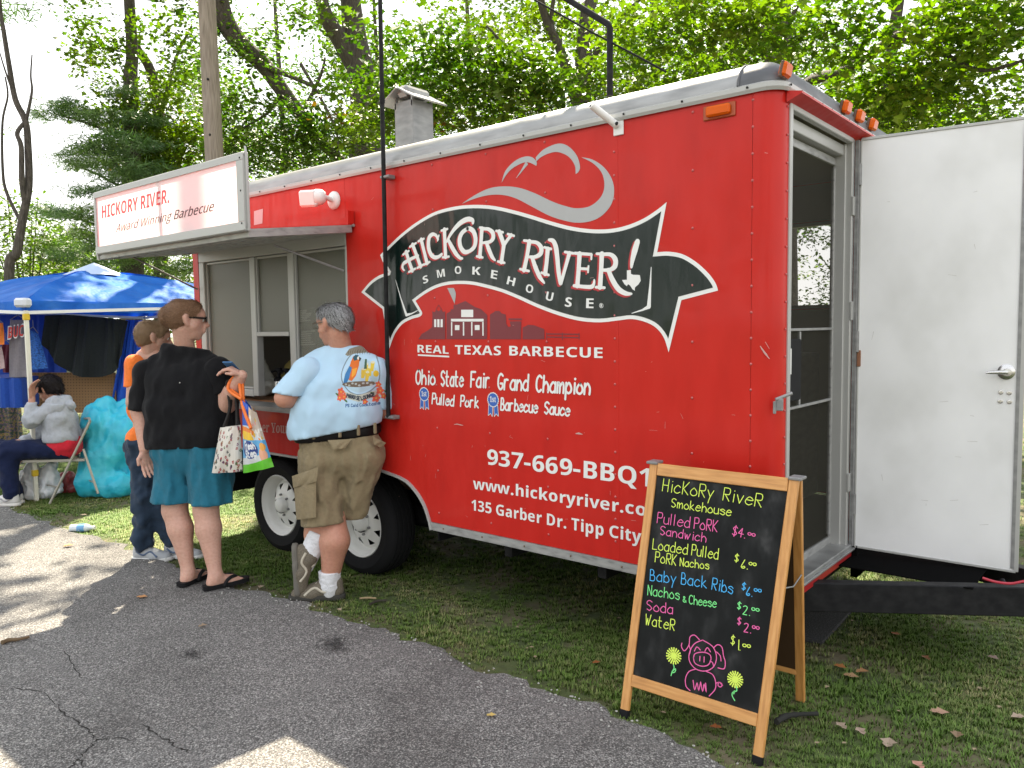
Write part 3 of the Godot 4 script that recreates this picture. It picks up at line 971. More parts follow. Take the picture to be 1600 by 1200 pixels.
	limb(o, PackedVector3Array([t3 - Vector3(0, 0.1, 0), Vector3(-10.285,4.914,-6.592),Vector3(-10.381,6.091,-6.622),Vector3(-10.51,6.916,-6.591),Vector3(-10.598,7.622,-6.583),Vector3(-10.72,9.035,-6.612), t3 + Vector3(0, 15, 0)]), 0.36, 0.12, "trunk", 12)
	limb(o, PackedVector3Array(V3([-10.444,6.327,-6.592,-10.572,6.846,-6.272,-10.534,7.192,-5.945,-10.672,7.876,-5.893])), 0.20, 0.10)
	limb(o, PackedVector3Array(V3([-10.113,4.44,-6.039,-10.189,4.827,-5.49,-10.288,5.218,-5.183,-10.38,5.596,-4.881,-10.463,5.961,-4.585,-10.576,6.23,-4.255,-10.602,6.549,-4.001,-10.549,6.974,-3.824])), 0.085, 0.17)
	limb(o, PackedVector3Array(V3([-10.288,5.196,-5.182,-9.892,5.801,-5.306,-9.67,6.052,-5.253])), 0.045, 0.015)
	limb(o, PackedVector3Array(V3([-10.446,5.939,-4.597,-9.941,5.7,-4.734,-9.462,5.457,-4.85])), 0.06, 0.03)
	limb(o, PackedVector3Array(V3([-10.379,5.575,-4.88,-10.354,5.169,-4.602,-10.67,4.911,-4.315])), 0.04, 0.015)
	limb(o, PackedVector3Array(V3([-9.804,5.885,-4.866,-9.206,4.891,-5.011,-9.109,4.379,-5.044])), 0.03, 0.012)
	f = []
	for w in V3([-10.733,6.703,-4.429,-10.496,6.561,-4.874,-10.005,6.796,-5.043,-9.746,6.37,-5.219,-10.378,5.854,-4.645,-10.407,6.197,-5.175,-9.876,5.424,-5.024,-10.522,5.33,-4.477,-10.784,5.861,-4.308,-10.182,4.902,-4.72,-10.845,4.748,-4.415,-10.68,4.465,-4.787,-9.694,4.894,-5.126,-9.881,5.537,-5.552,-11.028,5.286,-4.312,-10.309,6.281,-6.047,-11.179,6.387,-4.811,-9.687,4.773,-5.643,-9.923,4.477,-4.896,-11.194,6.466,-4.284,-11.325,4.516,-4.515,-10.871,7.233,-5.407,-10.864,7.291,-4.896,-10.4,6.106,-5.694,-11.484,5.891,-4.25,-11.164,5.729,-5.284]):
		f.append([w, Vector3(0.78, 0.36, 0.72), 42, rng.randf_range(0.1, 0.85)])
	f.append_array(cloud_puffs(t3 + Vector3(0.3, 11.5, 1.5), Vector3(4.6, 4.2, 4.6), 34, Vector3(1.3, 0.8, 1.3), 28, 7, 0.1, 0.7, 1.9))
	for w in [[-2.5, 1.95], [-3.0, 2.2], [-3.5, 2.15], [-2.0, 2.25], [-2.9, 1.8], [-4.0, 2.1], [-5.2, 1.9], [-6.2, 1.4], [-5.6, 0.5], [-3.2, 2.6], [-2.2, 2.7]]:
		f.append([Vector3(w[0], 0, w[1]) + sun_dir * (12.2 + fmod(w[0] * 7.3 + w[1] * 3.1, 1.2)), Vector3(0.85, 0.5, 0.85), 46, 0.4, 1.4, 1])
	crown(o, "oak", f, Color(0.06, 0.115, 0.018), Color(0.22, 0.26, 0.028), 1.0, 13)

	# --- the yellow green maple left of the pole
	var t4: Vector3 = Vector3(-14.583,0,-4.665)
	o = thing("maple_tree", "bright yellow green maple between the white pine and the utility pole", "tree", t4)
	limb(o, PackedVector3Array([t4 - Vector3(0, 0.1, 0), Vector3(-14.661,4.41,-4.858),Vector3(-14.736,5.967,-4.941),Vector3(-14.697,6.811,-4.791),Vector3(-14.636,7.218,-4.488),Vector3(-14.779,7.974,-4.439), t4 + Vector3(-0.5, 12, 0)]), 0.16, 0.05, "trunk", 9)
	limb(o, PackedVector3Array(V3([-14.731,5.837,-4.932,-14.417,6.422,-4.988,-14.115,6.99,-5.031,-13.7,7.541,-5.167])), 0.06, 0.02)
	f = []
	for w in V3([-14.543,7.235,-4.175,-14.042,6.79,-4.291,-13.773,7.15,-4.548,-13.479,6.781,-4.758,-13.931,6.302,-4.338,-13.547,6.053,-4.634,-14.632,6.684,-4.311,-13.602,7.465,-4.981,-14.286,7.801,-4.703,-15.068,7.765,-4.309,-13.62,5.446,-4.517,-14.089,5.133,-4.358,-13.528,5.37,-4.848,-14.097,5.697,-4.143,-15.143,7.135,-4.188,-13.66,6.417,-5.096,-14.084,4.802,-4.592,-14.478,5.059,-4.288,-13.99,4.839,-4.935,-14.931,8.016,-4.447]):
		f.append([w, Vector3(0.85, 0.40, 0.8), 48, rng.randf_range(0.35, 1.0)])
	for w in V3([-15.794,8.189,-4.266,-15.508,8.573,-4.54,-14.812,8.691,-5.13,-14.303,8.423,-5.529,-15.126,9.085,-4.905]):
		f.append([w, Vector3(0.9, 0.45, 0.9), 36, 0.3])
	f.append_array(cloud_puffs(t4 + Vector3(0.8, 11.8, 0.3), Vector3(3.8, 2.4, 4.2), 44, Vector3(1.3, 0.8, 1.3), 34, 8, 0.2, 0.9, 1.8))
	crown(o, "maple", f, A, Color(0.24, 0.28, 0.026), 1.0, 14)

	# --- the white pine
	var t5: Vector3 = Vector3(-13.798,0,-3.753)
	o = thing("pine_tree", "blue green white pine with flat layered boughs left of the awning sign", "tree", t5)
	limb(o, PackedVector3Array([t5 - Vector3(0, 0.1, 0), Vector3(-13.858,3.603,-3.887),Vector3(-13.909,5.043,-3.978),Vector3(-13.974,6.363,-4.046),Vector3(-14.043,7.804,-4.122), t5 + Vector3(0, 16, 0)]), 0.24, 0.07, "trunk", 10)
	f = []
	for w in V3([-14.392,5.519,-2.837,-13.99,5.432,-3.164,-13.841,5.421,-3.548,-14.281,5.613,-3.069,-13.374,4.872,-3.103,-13.316,4.745,-3.4,-12.813,4.862,-3.569,-13.859,4.718,-3.077,-13.986,4.572,-2.957,-13.273,4.456,-3.149,-12.921,4.249,-3.423,-12.869,4.454,-3.746,-12.482,4.018,-3.767,-13.344,4.033,-3.05,-13.587,3.59,-2.806,-13.24,3.528,-3.09,-14.284,3.711,-2.759,-12.987,3.691,-3.315,-12.843,3.716,-3.699,-12.599,3.739,-4.165,-13.701,3.254,-2.941,-13.346,3.101,-3.223,-12.758,3.296,-3.47,-14.08,2.959,-2.859,-12.957,3.306,-4.088,-12.589,3.066,-4.372,-13.839,2.796,-3.306,-13.215,2.96,-3.841,-12.496,2.786,-4.684,-14.882,3.183,-2.735,-12.948,2.676,-4.298,-13.678,5.885,-3.727,-13.189,5.36,-3.824]):
		f.append([w, Vector3(0.55, 0.10, 0.5), 17, rng.randf_range(0.0, 1.0), 1.15])
	for i in 26:
		var hh := 7.5 + i * 0.34
		var g := i * 2.4
		f.append([t5 + Vector3(cos(g) * (3.2 - i * 0.1), hh, sin(g) * (3.2 - i * 0.1)), Vector3(1.2, 0.3, 1.2), 34, 0.5, 2.0])
	for i in range(0, 33, 2):
		var c: Vector3 = f[i][0]
		limb(o, PackedVector3Array([Vector3(t5.x, c.y - 0.35, t5.z), Vector3(lerpf(t5.x, c.x, 0.55), c.y - 0.12, lerpf(t5.z, c.z, 0.55)), c]), 0.035, 0.01, "limb", 5)
	crown(o, "needle", f, Color(0.08, 0.15, 0.05), Color(0.20, 0.29, 0.07), 1.0, 15)

	# --- the bare double trunk at the far left
	var t6: Vector3 = Vector3(-12.961,0,-1.451)
	o = thing("bare_tree", "thin dead tree with two twisting bare stems at the far left", "tree", t6)
	limb(o, PackedVector3Array([t6 - Vector3(0, 0.1, 0), Vector3(-12.991,2.501,-1.506),Vector3(-12.91,2.854,-1.606),Vector3(-12.852,3.41,-1.706),Vector3(-12.799,3.915,-1.797),Vector3(-12.828,4.524,-1.829),Vector3(-12.874,4.93,-1.829),Vector3(-13.012,5.287,-1.747),Vector3(-13.109,5.845,-1.718),Vector3(-13.19,6.353,-1.698),Vector3(-13.251,6.76,-1.685),Vector3(-13.33,7.673,-1.704)]), 0.085, 0.025, "trunk", 9)
	limb(o, PackedVector3Array(V3([-12.827,3.612,-1.745,-12.776,3.999,-1.693,-12.802,4.502,-1.719,-12.856,4.724,-1.694,-12.874,4.93,-1.829])), 0.05, 0.03, "stem")
	limb(o, PackedVector3Array(V3([-12.873,4.909,-1.827,-12.836,5.182,-1.884,-12.926,5.466,-1.966,-12.949,5.691,-1.967,-12.946,6.028,-2.002])), 0.03, 0.01, "stem")
	limb(o, PackedVector3Array(V3([-12.864,3.309,-1.687,-13.183,3.837,-1.6,-13.244,4.226,-1.586,-13.27,4.962,-1.632,-13.221,5.369,-1.711,-13.264,5.676,-1.704])), 0.03, 0.012, "stem")
	limb(o, PackedVector3Array(V3([-13.029,5.338,-1.738,-13.038,5.711,-1.634,-13.03,6.078,-1.545])), 0.02, 0.008, "stem")
	f = []
	for w in V3([-13.27,6.289,-1.756,-12.962,5.365,-1.927,-13.139,4.806,-1.727]): f.append([w, Vector3(0.12, 0.1, 0.12), 2, 0.4, 0.6])
	crown(o, "round", f, A, B, 0.8, 16)

	# --- bright saplings under it
	for s in [[Vector3(-15.547,0,-2.56), "yellow green sapling in sunlight behind the bare tree", V3([-15.351,4.18,-2.306,-14.971,3.704,-2.578,-14.891,3.319,-2.217,-14.884,3.242,-2.738,-14.921,2.873,-2.412,-15.119,2.798,-3.023,-15.277,2.763,-2.105,-15.23,4.226,-2.802,-15.483,4.731,-2.377,-15.495,3.871,-2.548,-15.268,3.552,-3.23,-15.722,3.73,-2.086]), 21],
			[Vector3(-16.929,0,-4.018), "sunlit yellow green bush rising behind the blue canopy roof", V3([-16.441,2.916,-3.89,-16.141,3.179,-4.164,-16.197,2.621,-3.413,-15.92,2.779,-4.441,-16.676,3.484,-4.139,-16.495,2.561,-3.16,-15.701,2.65,-4.873,-15.47,2.449,-5.307,-16.014,2.508,-4.208,-15.052,2.649,-5.674,-15.705,3.073,-5.17]), 22],
			[Vector3(-14.166,0,-6.315), "leafy sapling glimpsed under the awning beside the window", V3([-14.804,2.791,-4.589,-14.601,2.865,-5.026,-14.092,2.455,-5.151,-14.588,2.334,-4.727,-14.229,2.068,-5.001,-14.19,3.137,-5.654,-13.966,2.601,-5.791,-15.088,2.342,-4.311]), 23]]:
		o = thing("sapling", s[1], "tree", s[0])
		limb(o, PackedVector3Array([s[0] - Vector3(0, 0.1, 0), s[0] + Vector3(0.05, 1.4, 0), s[2][0]]), 0.05, 0.012, "trunk", 7)
		f = []
		for w in s[2]: f.append([w, Vector3(0.7, 0.38, 0.65), 30, rng.randf_range(0.35, 1.0)])
		for i in range(1, s[2].size(), 2): limb(o, PackedVector3Array([s[0] + Vector3(0.05, 1.2, 0), (s[2][i] as Vector3).lerp(s[0] + Vector3(0.05, 1.4, 0), 0.4), s[2][i]]), 0.02, 0.006, "limb", 5)
		crown(o, "round", f, Color(0.07, 0.12, 0.02), Color(0.20, 0.24, 0.03), 1.0, s[3])

	# --- the stump of a trunk above the open door
	var t7: Vector3 = Vector3(-1.842,0,-8.738)
	o = thing("maple_tree", "grey trunk of a shade tree just above the corner where the door meets the roof", "tree", t7)
	limb(o, PackedVector3Array([t7 - Vector3(0, 0.1, 0), Vector3(-1.909,3.383,-8.859),Vector3(-1.944,4.364,-8.921),Vector3(-1.967,4.632,-8.927), t7 + Vector3(0.3, 9, -0.5)]), 0.17, 0.06, "trunk", 10)
	f = cloud_puffs(t7 + Vector3(1.5, 8.0, -0.5), Vector3(2.6, 2.0, 2.6), 12, Vector3(1.2, 0.7, 1.2), 24, 17, 0.2, 0.8, 1.8)
	for w in V3([-1.693,4.271,-9.122,-2.19,4.725,-8.75,-1.503,4.713,-9.321,-2.449,4.658,-9.05]): f.append([w, Vector3(0.7, 0.35, 0.7), 50, 0.1])
	crown(o, "maple", f, A, B, 1.0, 24)

	# --- the trees farther back
	var far := [[Vector3(-35.686,0,-10.586), 6.0, "pale far tree seen over the blue canopy"], [Vector3(-26.846,0,-12.72), 12.2, "far tree behind the utility pole"], [Vector3(-22.017,0,-12.823), 13.5, "far tree behind the oak's diagonal limb"], [Vector3(-21.017,0,-16.262), 14.2, "far tree behind the black mast"], [Vector3(-16.444,0,-16.152), 13.5, "far tree right of the roof vent"],
		[Vector3(-16.531,0,-21.293), 14.9, "far tree behind the forked maple trunk"], [Vector3(-11.893,0,-19.935), 13.5, "far tree behind the black roof pipe"], [Vector3(-10.864,0,-24.7), 14.2, "far tree behind the roof's front corner"], [Vector3(-7.016,0,-23.988), 12.2, "far tree behind the amber clearance lamps"], [Vector3(-5.466,0,-30.49), 9.5, "far tree above the open door's top edge"]]
	var fk := 0
	for w in far:
		fk += 1
		var at: Vector3 = w[0]
		o = thing("far_tree", w[2], "tree", at, "trees beyond the trailer")
		limb(o, PackedVector3Array([at, at + Vector3(0.2, w[1] * 0.4, 0), at + Vector3(0, w[1] * 0.95, 0.1)]), 0.22, 0.05, "trunk", 7)
		f = cloud_puffs(at + Vector3(0, w[1] * 0.56, 0), Vector3(3.2, w[1] * 0.46, 2.6), 40, Vector3(1.4, 0.55, 1.3), 20, 60 + fk, 0.1, 1.0, 1.6)
		crown(o, "round" if fk % 3 == 0 else "maple", f, Color(0.075, 0.14, 0.022), Color(0.24, 0.30, 0.035), 1.0, 40 + fk)


	# --- the wood across the lane, behind the viewer: it darkens what the trailer's paint mirrors
	var wood := []
	for i in 46:
		var wx := -34.0 + i * 1.15
		wood.append([Vector3(wx, rng.randf_range(1.5, 8.0), 13.5 + rng.randf_range(-1.5, 2.5)), Vector3(2.0, 1.3, 1.6), 34, rng.randf_range(0.0, 0.8), 2.6])
	var holder := Node3D.new()
	holder.name = "treeline"
	add_child(holder)
	holder.set_meta("kind", "stuff")
	crown(holder, "round", wood, Color(0.04, 0.075, 0.02), Color(0.10, 0.13, 0.03), 1.0, 99)

var side := Transform3D(Basis(), Vector3(0, 0, 0))   # the serving side's own plane
func lift(z: float) -> Transform3D: return Transform3D(Basis(), Vector3(0, 0, z))

func ring(d: float) -> PackedVector2Array:   # the trailer's plan, drawn in by d: (x, z)
	var o := PackedVector2Array()
	var x0 := -4.52 + d
	var x1 := -d + 0.012
	var z0 := -2.1 + d
	var z1 := -d + 0.012
	var r := maxf(0.085 - d * 0.5, 0.02)
	for t in [0.0, 0.3, 0.6, 0.92, 0.965, 1.0]: o.append(Vector2(lerpf(x0, x1 - r, t) if t != 0.965 else -0.17, z1))
	for k in range(1, 7): o.append(Vector2(x1 - r + r * sin(k * PI / 12), z1 - r + r * cos(k * PI / 12)))
	for t in [0.2, 0.4, 0.6, 0.8, 1.0]: o.append(Vector2(x1, lerpf(z1 - r, z0 + r, t)))
	for k in range(1, 7): o.append(Vector2(x1 - r + r * cos(k * PI / 12), z0 + r - r * sin(k * PI / 12)))
	for t in [0.035, 0.1, 0.4, 0.7, 1.0]: o.append(Vector2(lerpf(x1 - r, x0, t) if t != 0.035 else -0.17, z0))
	for t in [0.25, 0.5, 0.75]: o.append(Vector2(x0, lerpf(z0, z1, t)))
	return o

func trailer() -> void:
	var t := thing("food_trailer", "red barbecue food trailer with black banner logo, raised awning sign and open front door", "trailer", Vector3(-2.26, 0, -1.05))
	# ---- walls
	var mb := MB.new()
	var fender := smooth(PackedVector2Array([Vector2(-1.99, 0.47), Vector2(-2.03, 0.556), Vector2(-2.10, 0.632), Vector2(-2.20, 0.688), Vector2(-2.38, 0.718)]), 5)
	var pl := PackedVector2Array([Vector2(-2.67, 2.49), Vector2(-0.762, 2.49), Vector2(-0.762, 0.47)])
	pl.append_array(fender)
	pl.append(Vector2(-2.67, 0.718))
	mb.prism(pl, side, 0.035)
	part("side_panel", mb, M.red, t)
	mb = MB.new()
	mb.prism(PackedVector2Array([Vector2(-0.758, 2.49), Vector2(-0.11, 2.49), Vector2(-0.11, 0.47), Vector2(-0.758, 0.47)]), side, 0.035)
	part("side_panel", mb, M.red, t)
	mb = MB.new()
	mb.prism(PackedVector2Array([Vector2(-4.5, 2.49), Vector2(-2.672, 2.49), Vector2(-2.672, 2.165), Vector2(-4.5, 2.165)]), side, 0.035)
	part("side_panel", mb, M.red, t)
	mb = MB.new()
	var low := PackedVector2Array([Vector2(-4.5, 1.03), Vector2(-2.672, 1.03), Vector2(-2.672, 0.718), Vector2(-3.92, 0.718)])
	for q in smooth(PackedVector2Array([Vector2(-3.92, 0.718), Vector2(-4.06, 0.68), Vector2(-4.15, 0.6), Vector2(-4.2, 0.47)]), 4): low.append(q)
	low.append(Vector2(-4.5, 0.47))
	low.remove_at(3)
	mb.prism(low, side, 0.035)
	part("side_panel", mb, M.red, t)
	mb = MB.new()
	mb.prism(PackedVector2Array([Vector2(-4.5, 2.16), Vector2(-4.425, 2.16), Vector2(-4.425, 1.035), Vector2(-4.5, 1.035)]), side, 0.035)
	part("side_panel", mb, M.red, t)
	# rounded front corner and the front wall round the doorway
	mb = MB.new()
	var arc := [Vector2(-0.108, 0.0015), Vector2(-0.09, 0.001)]
	for k in 9: arc.append(Vector2(-0.085 + 0.087 * sin(k * PI / 16), -0.086 + 0.087 * cos(k * PI / 16)))
	arc.append(Vector2(0.002, -0.092))
	for i in arc.size() - 1:
		var a: Vector2 = arc[i]
		var b: Vector2 = arc[i + 1]
		var na := Vector3(0, 0, 1) if i < 2 else Vector3(a.x + 0.085, 0, a.y + 0.086).normalized()
		var nb := Vector3(0, 0, 1) if i < 1 else Vector3(b.x + 0.085, 0, b.y + 0.086).normalized()
		if i == arc.size() - 2: nb = Vector3.RIGHT
		for h in [[0.47, 1.5], [1.5, 2.49]]:
			mb.squad(Vector3(a.x, h[0], a.y), Vector3(b.x, h[0], b.y), Vector3(b.x, h[1], b.y), Vector3(a.x, h[1], a.y), na, nb, nb, na)
	part("corner_post", mb, M.red, t)
	mb = MB.new()
	mb.cube(Vector3(-0.02, 2.462, -0.54), Vector3(0.04, 0.056, 0.88))
	mb.cube(Vector3(-0.02, 1.48, -1.54), Vector3(0.04, 2.02, 1.11))
	part("front_wall", mb, M.red, t)
	mb = MB.new()
	mb.prism(PackedVector2Array([Vector2(0.0, 0.0), Vector2(0.06, -0.012), Vector2(0.06, -0.02), Vector2(0.0, -0.045)]), Transform3D(Basis(), Vector3(0.003, 2.478, -0.06)), 1.0)
	part("drip_ledge", mb, M.red, t)
	mb = MB.new()
	mb.cube(Vector3(-4.502, 1.48, -1.07), Vector3(0.036, 2.02, 2.0))
	part("rear_wall", mb, M.white, t)
	mb = MB.new()
	for q in [[-4.48, -0.86, 0.47, 2.49], [-0.30, -0.04, 0.47, 2.49], [-0.86, -0.30, 0.47, 1.66], [-0.86, -0.30, 2.2, 2.49]]:
		mb.cube(Vector3((q[0] + q[1]) / 2, (q[2] + q[3]) / 2, -2.08), Vector3(q[1] - q[0], q[3] - q[2], 0.04))
	part("back_wall", mb, M.red, t)
	mb = MB.new()
	mb.cube(Vector3(-2.26, 0.435, -1.29), Vector3(4.44, 0.05, 1.5))
	mb.cube(Vector3(-1.0, 0.435, -0.29), Vector3(1.94, 0.05, 0.5))
	mb.cube(Vector3(-4.36, 0.435, -0.29), Vector3(0.24, 0.05, 0.5))
	part("trailer_floor", mb, M.dark, t)
	# ---- lining
	mb = MB.new()
	for q in [[-4.46, -0.87, 0.48, 2.44], [-0.29, -0.05, 0.48, 2.44], [-0.87, -0.29, 0.48, 1.65], [-0.87, -0.29, 2.21, 2.44]]:
		mb.cube(Vector3((q[0] + q[1]) / 2, (q[2] + q[3]) / 2, -2.05), Vector3(q[1] - q[0], q[3] - q[2], 0.012))
	mb.cube(Vector3(-2.26, 2.45, -1.05), Vector3(4.42, 0.012, 1.97))
	mb.cube(Vector3(-4.47, 1.46, -1.05), Vector3(0.012, 1.96, 1.97))
	mb.cube(Vector3(-1.35, 1.60, -0.045), Vector3(2.56, 1.68, 0.012))
	mb.cube(Vector3(-3.56, 0.90, -0.045), Vector3(1.82, 0.28, 0.012))
	part("lining", mb, M.inner, t)
	mb = MB.new()
	for q in [[-0.58, 2.19, 0.6, 0.02], [-0.58, 1.67, 0.6, 0.02], [-0.865, 1.93, 0.02, 0.54], [-0.295, 1.93, 0.02, 0.54]]: mb.cube(Vector3(q[0], q[1], -2.055), Vector3(q[2], q[3], 0.05))
	var bw := part("back_window", mb, M.frame, t)
	# ---- roof
	var steps := [[0.0, 2.475, 0], [-0.006, 2.488, 0], [-0.006, 2.506, 0], [0.004, 2.512, 0], [0.008, 2.54, 0], [0.02, 2.565, 0], [0.04, 2.588, 0], [0.07, 2.606, 0], [0.11, 2.618, 0], [0.17, 2.626, 0], [0.5, 2.655, 0], [1.0, 2.675, 0]]
	var trim := MB.new()
	var roof := MB.new()
	var cap := MB.new()
	for s in steps.size() - 1:
		var ra := ring(steps[s][0])
		var rb := ring(steps[s + 1][0])
		var ya: float = steps[s][1]
		var yb: float = steps[s + 1][1]
		var g := Vector2(steps[s + 1][0] - steps[s][0], yb - ya)
		var inward := Vector2(g.y, g.x).normalized()
		for i in ra.size():
			var k := (i + 1) % ra.size()
			var a := Vector3(ra[i].x, ya, ra[i].y)
			var b := Vector3(ra[k].x, ya, ra[k].y)
			var c := Vector3(rb[k].x, yb, rb[k].y)
			var d := Vector3(rb[i].x, yb, rb[i].y)
			var na := ring_normal(ra, i, steps, s)
			var nb := ring_normal(ra, k, steps, s)
			var nc := ring_normal(rb, k, steps, s + 1)
			var nd := ring_normal(rb, i, steps, s + 1)
			var into := trim if s < 3 else (cap if minf(minf(a.x, b.x), minf(c.x, d.x)) > -0.175 - steps[s][0] and s < 9 else roof)
			if s < 3:
				var out := (na + nb)
				into.quad(a, b, c, d, Vector3(out.x, 0.2, out.z))
			else: into.squad(a, b, c, d, na, nb, nc, nd)
	part("roof", roof, M.aluminium, t)
	part("roof_cap", cap, M.cap, t)
	var tr := part("roof_trim", trim, M.frame, t)
	mb = MB.new()
	var ms := MB.new()
	for i in 16: ms.ball(Vector3(-4.4 + i * 0.285, 2.497, 0.021), Vector3(0.0055, 0.0055, 0.004), 6)
	for i in 17: ms.ball(Vector3(0.021, 2.497, -0.06 - i * 0.122), Vector3(0.004, 0.0055, 0.0055), 6)
	part("screw", ms, M.rivet_dark, tr).set_meta("kind", "stuff")
	ms = MB.new()
	ms.tube(smooth3(PackedVector3Array([Vector3(-0.168, 2.513, 0.010), Vector3(-0.168, 2.548, 0.001), Vector3(-0.168, 2.585, -0.025), Vector3(-0.168, 2.61, -0.07), Vector3(-0.168, 2.624, -0.15)])), PackedFloat32Array([0.006]), 6)
	part("cap_seam", ms, M.cap, t)
	# ---- bottom rail
	mb = MB.new()
	mb.prism(PackedVector2Array([Vector2(-1.985, 0.468), Vector2(-0.02, 0.468), Vector2(-0.02, 0.425), Vector2(-1.975, 0.425)]), lift(0.008), 0.045)
	part("bottom_rail", mb, M.rail, t)
	mb = MB.new()
	mb.prism(PackedVector2Array([Vector2(-4.52, 0.468), Vector2(-4.205, 0.468), Vector2(-4.215, 0.425), Vector2(-4.52, 0.425)]), lift(0.008), 0.045)
	var rail := part("bottom_rail", mb, M.rail, t)
	mb = MB.new()
	for i in 7: mb.ball(Vector3(-1.88 + i * 0.29, 0.447, 0.009), Vector3(0.006, 0.006, 0.004), 6)
	part("screw", mb, mat(Color(0.16, 0.11, 0.07), 0.6), rail).set_meta("kind", "stuff")
	mb = MB.new()
	var edge := PackedVector2Array()
	edge.append(Vector2(-1.978, 0.425))
	edge.append_array(fender)
	edge.append(Vector2(-2.67, 0.718))
	edge.append(Vector2(-3.92, 0.718))
	for q in smooth(PackedVector2Array([Vector2(-3.92, 0.718), Vector2(-4.06, 0.68), Vector2(-4.15, 0.6), Vector2(-4.2, 0.47)]), 4): edge.append(q)
	for i in edge.size() - 1:
		if edge[i].distance_to(edge[i + 1]) < 0.001: continue
		mb.bar(Vector3(edge[i].x, edge[i].y, 0.004), Vector3(edge[i + 1].x, edge[i + 1].y, 0.004), 0.014, 0.02, Vector3.BACK)
	part("fender_trim", mb, M.frame, t)
	mb = MB.new()
	mb.cube(Vector3(-3.1, 0.76, -0.28), Vector3(2.3, 0.01, 0.48))
	mb.cube(Vector3(-3.1, 0.5, -0.53), Vector3(2.3, 0.52, 0.01))
	mb.cube(Vector3(-1.97, 0.56, -0.28), Vector3(0.01, 0.42, 0.48))
	mb.cube(Vector3(-4.23, 0.56, -0.28), Vector3(0.01, 0.42, 0.48))
	part("wheel_well", mb, M.black, t)
	mb = MB.new()
	mb.cube(Vector3(-2.26, 0.36, -0.42), Vector3(4.4, 0.1, 0.06))
	mb.cube(Vector3(-2.26, 0.36, -1.68), Vector3(4.4, 0.1, 0.06))
	for x in [-1.5, -0.9, -0.3, -0.06]: mb.cube(Vector3(x, 0.37, -1.05), Vector3(0.05, 0.08, 1.9))
	for x in [-2.74, -3.62]: mb.rod(Vector3(x, 0.3, -0.1), Vector3(x, 0.3, -2.0), 0.035, 10)
	part("chassis", mb, M.black_steel, t)
	# ---- seams and rivets on the side
	var rv := MB.new()
	var dk := MB.new()
	for c in V3([-1.919,1.609,0,-1.529,1.602,0,-1.149,1.596,0,-0.773,1.59,0,-0.369,1.583,0,-0.108,1.579,0]):
		var seam: bool = absf(c.x + 0.76) < 0.05 or c.x > -0.2
		var y := 2.45
		while y > 0.5:
			rv.ball(Vector3(c.x + (0.016 if seam and c.x < -0.2 else 0.0), y, 0.001), Vector3(0.0065, 0.0065, 0.0045), 6)
			y -= (0.105 if seam else 0.305) if c.x > -0.2 or seam else 0.24
	part("rivet", rv, M.rivet, t).set_meta("kind", "stuff")
	mb = MB.new()
	for y in 18: mb.ball(Vector3(0.004, 2.42 - y * 0.11, -0.075), Vector3(0.0035, 0.005, 0.005), 6)
	part("rivet", mb, M.rivet, t).set_meta("kind", "stuff")
	mb = MB.new()
	mb.cube(Vector3(-0.755, 1.48, 0.0003), Vector3(0.036, 2.02, 0.0012))
	part("seam_strip", mb, M.red, t)
	wheels(t)
	artwork(t)
	serving_window(t)
	awning(t)
	doorway(t)
	fittings(t)
	tongue(t)

func ring_normal(r: PackedVector2Array, i: int, steps: Array, s: int) -> Vector3:
	var m := r.size()
	var e0 := r[i] - r[(i + m - 1) % m]
	var e1 := r[(i + 1) % m] - r[i]
	var o := Vector2(-e0.y, e0.x).normalized() + Vector2(-e1.y, e1.x).normalized()
	o = o.normalized()
	var c := Vector2(-2.26, -1.05)
	if o.dot(r[i] - c) < 0.0: o = -o
	var a := maxi(s - 1, 3)
	var b := mini(s + 1, steps.size() - 1)
	var dx: float = steps[b][0] - steps[a][0]
	var dy: float = steps[b][1] - steps[a][1]
	return Vector3(o.x * dy, dx, o.y * dy).normalized()

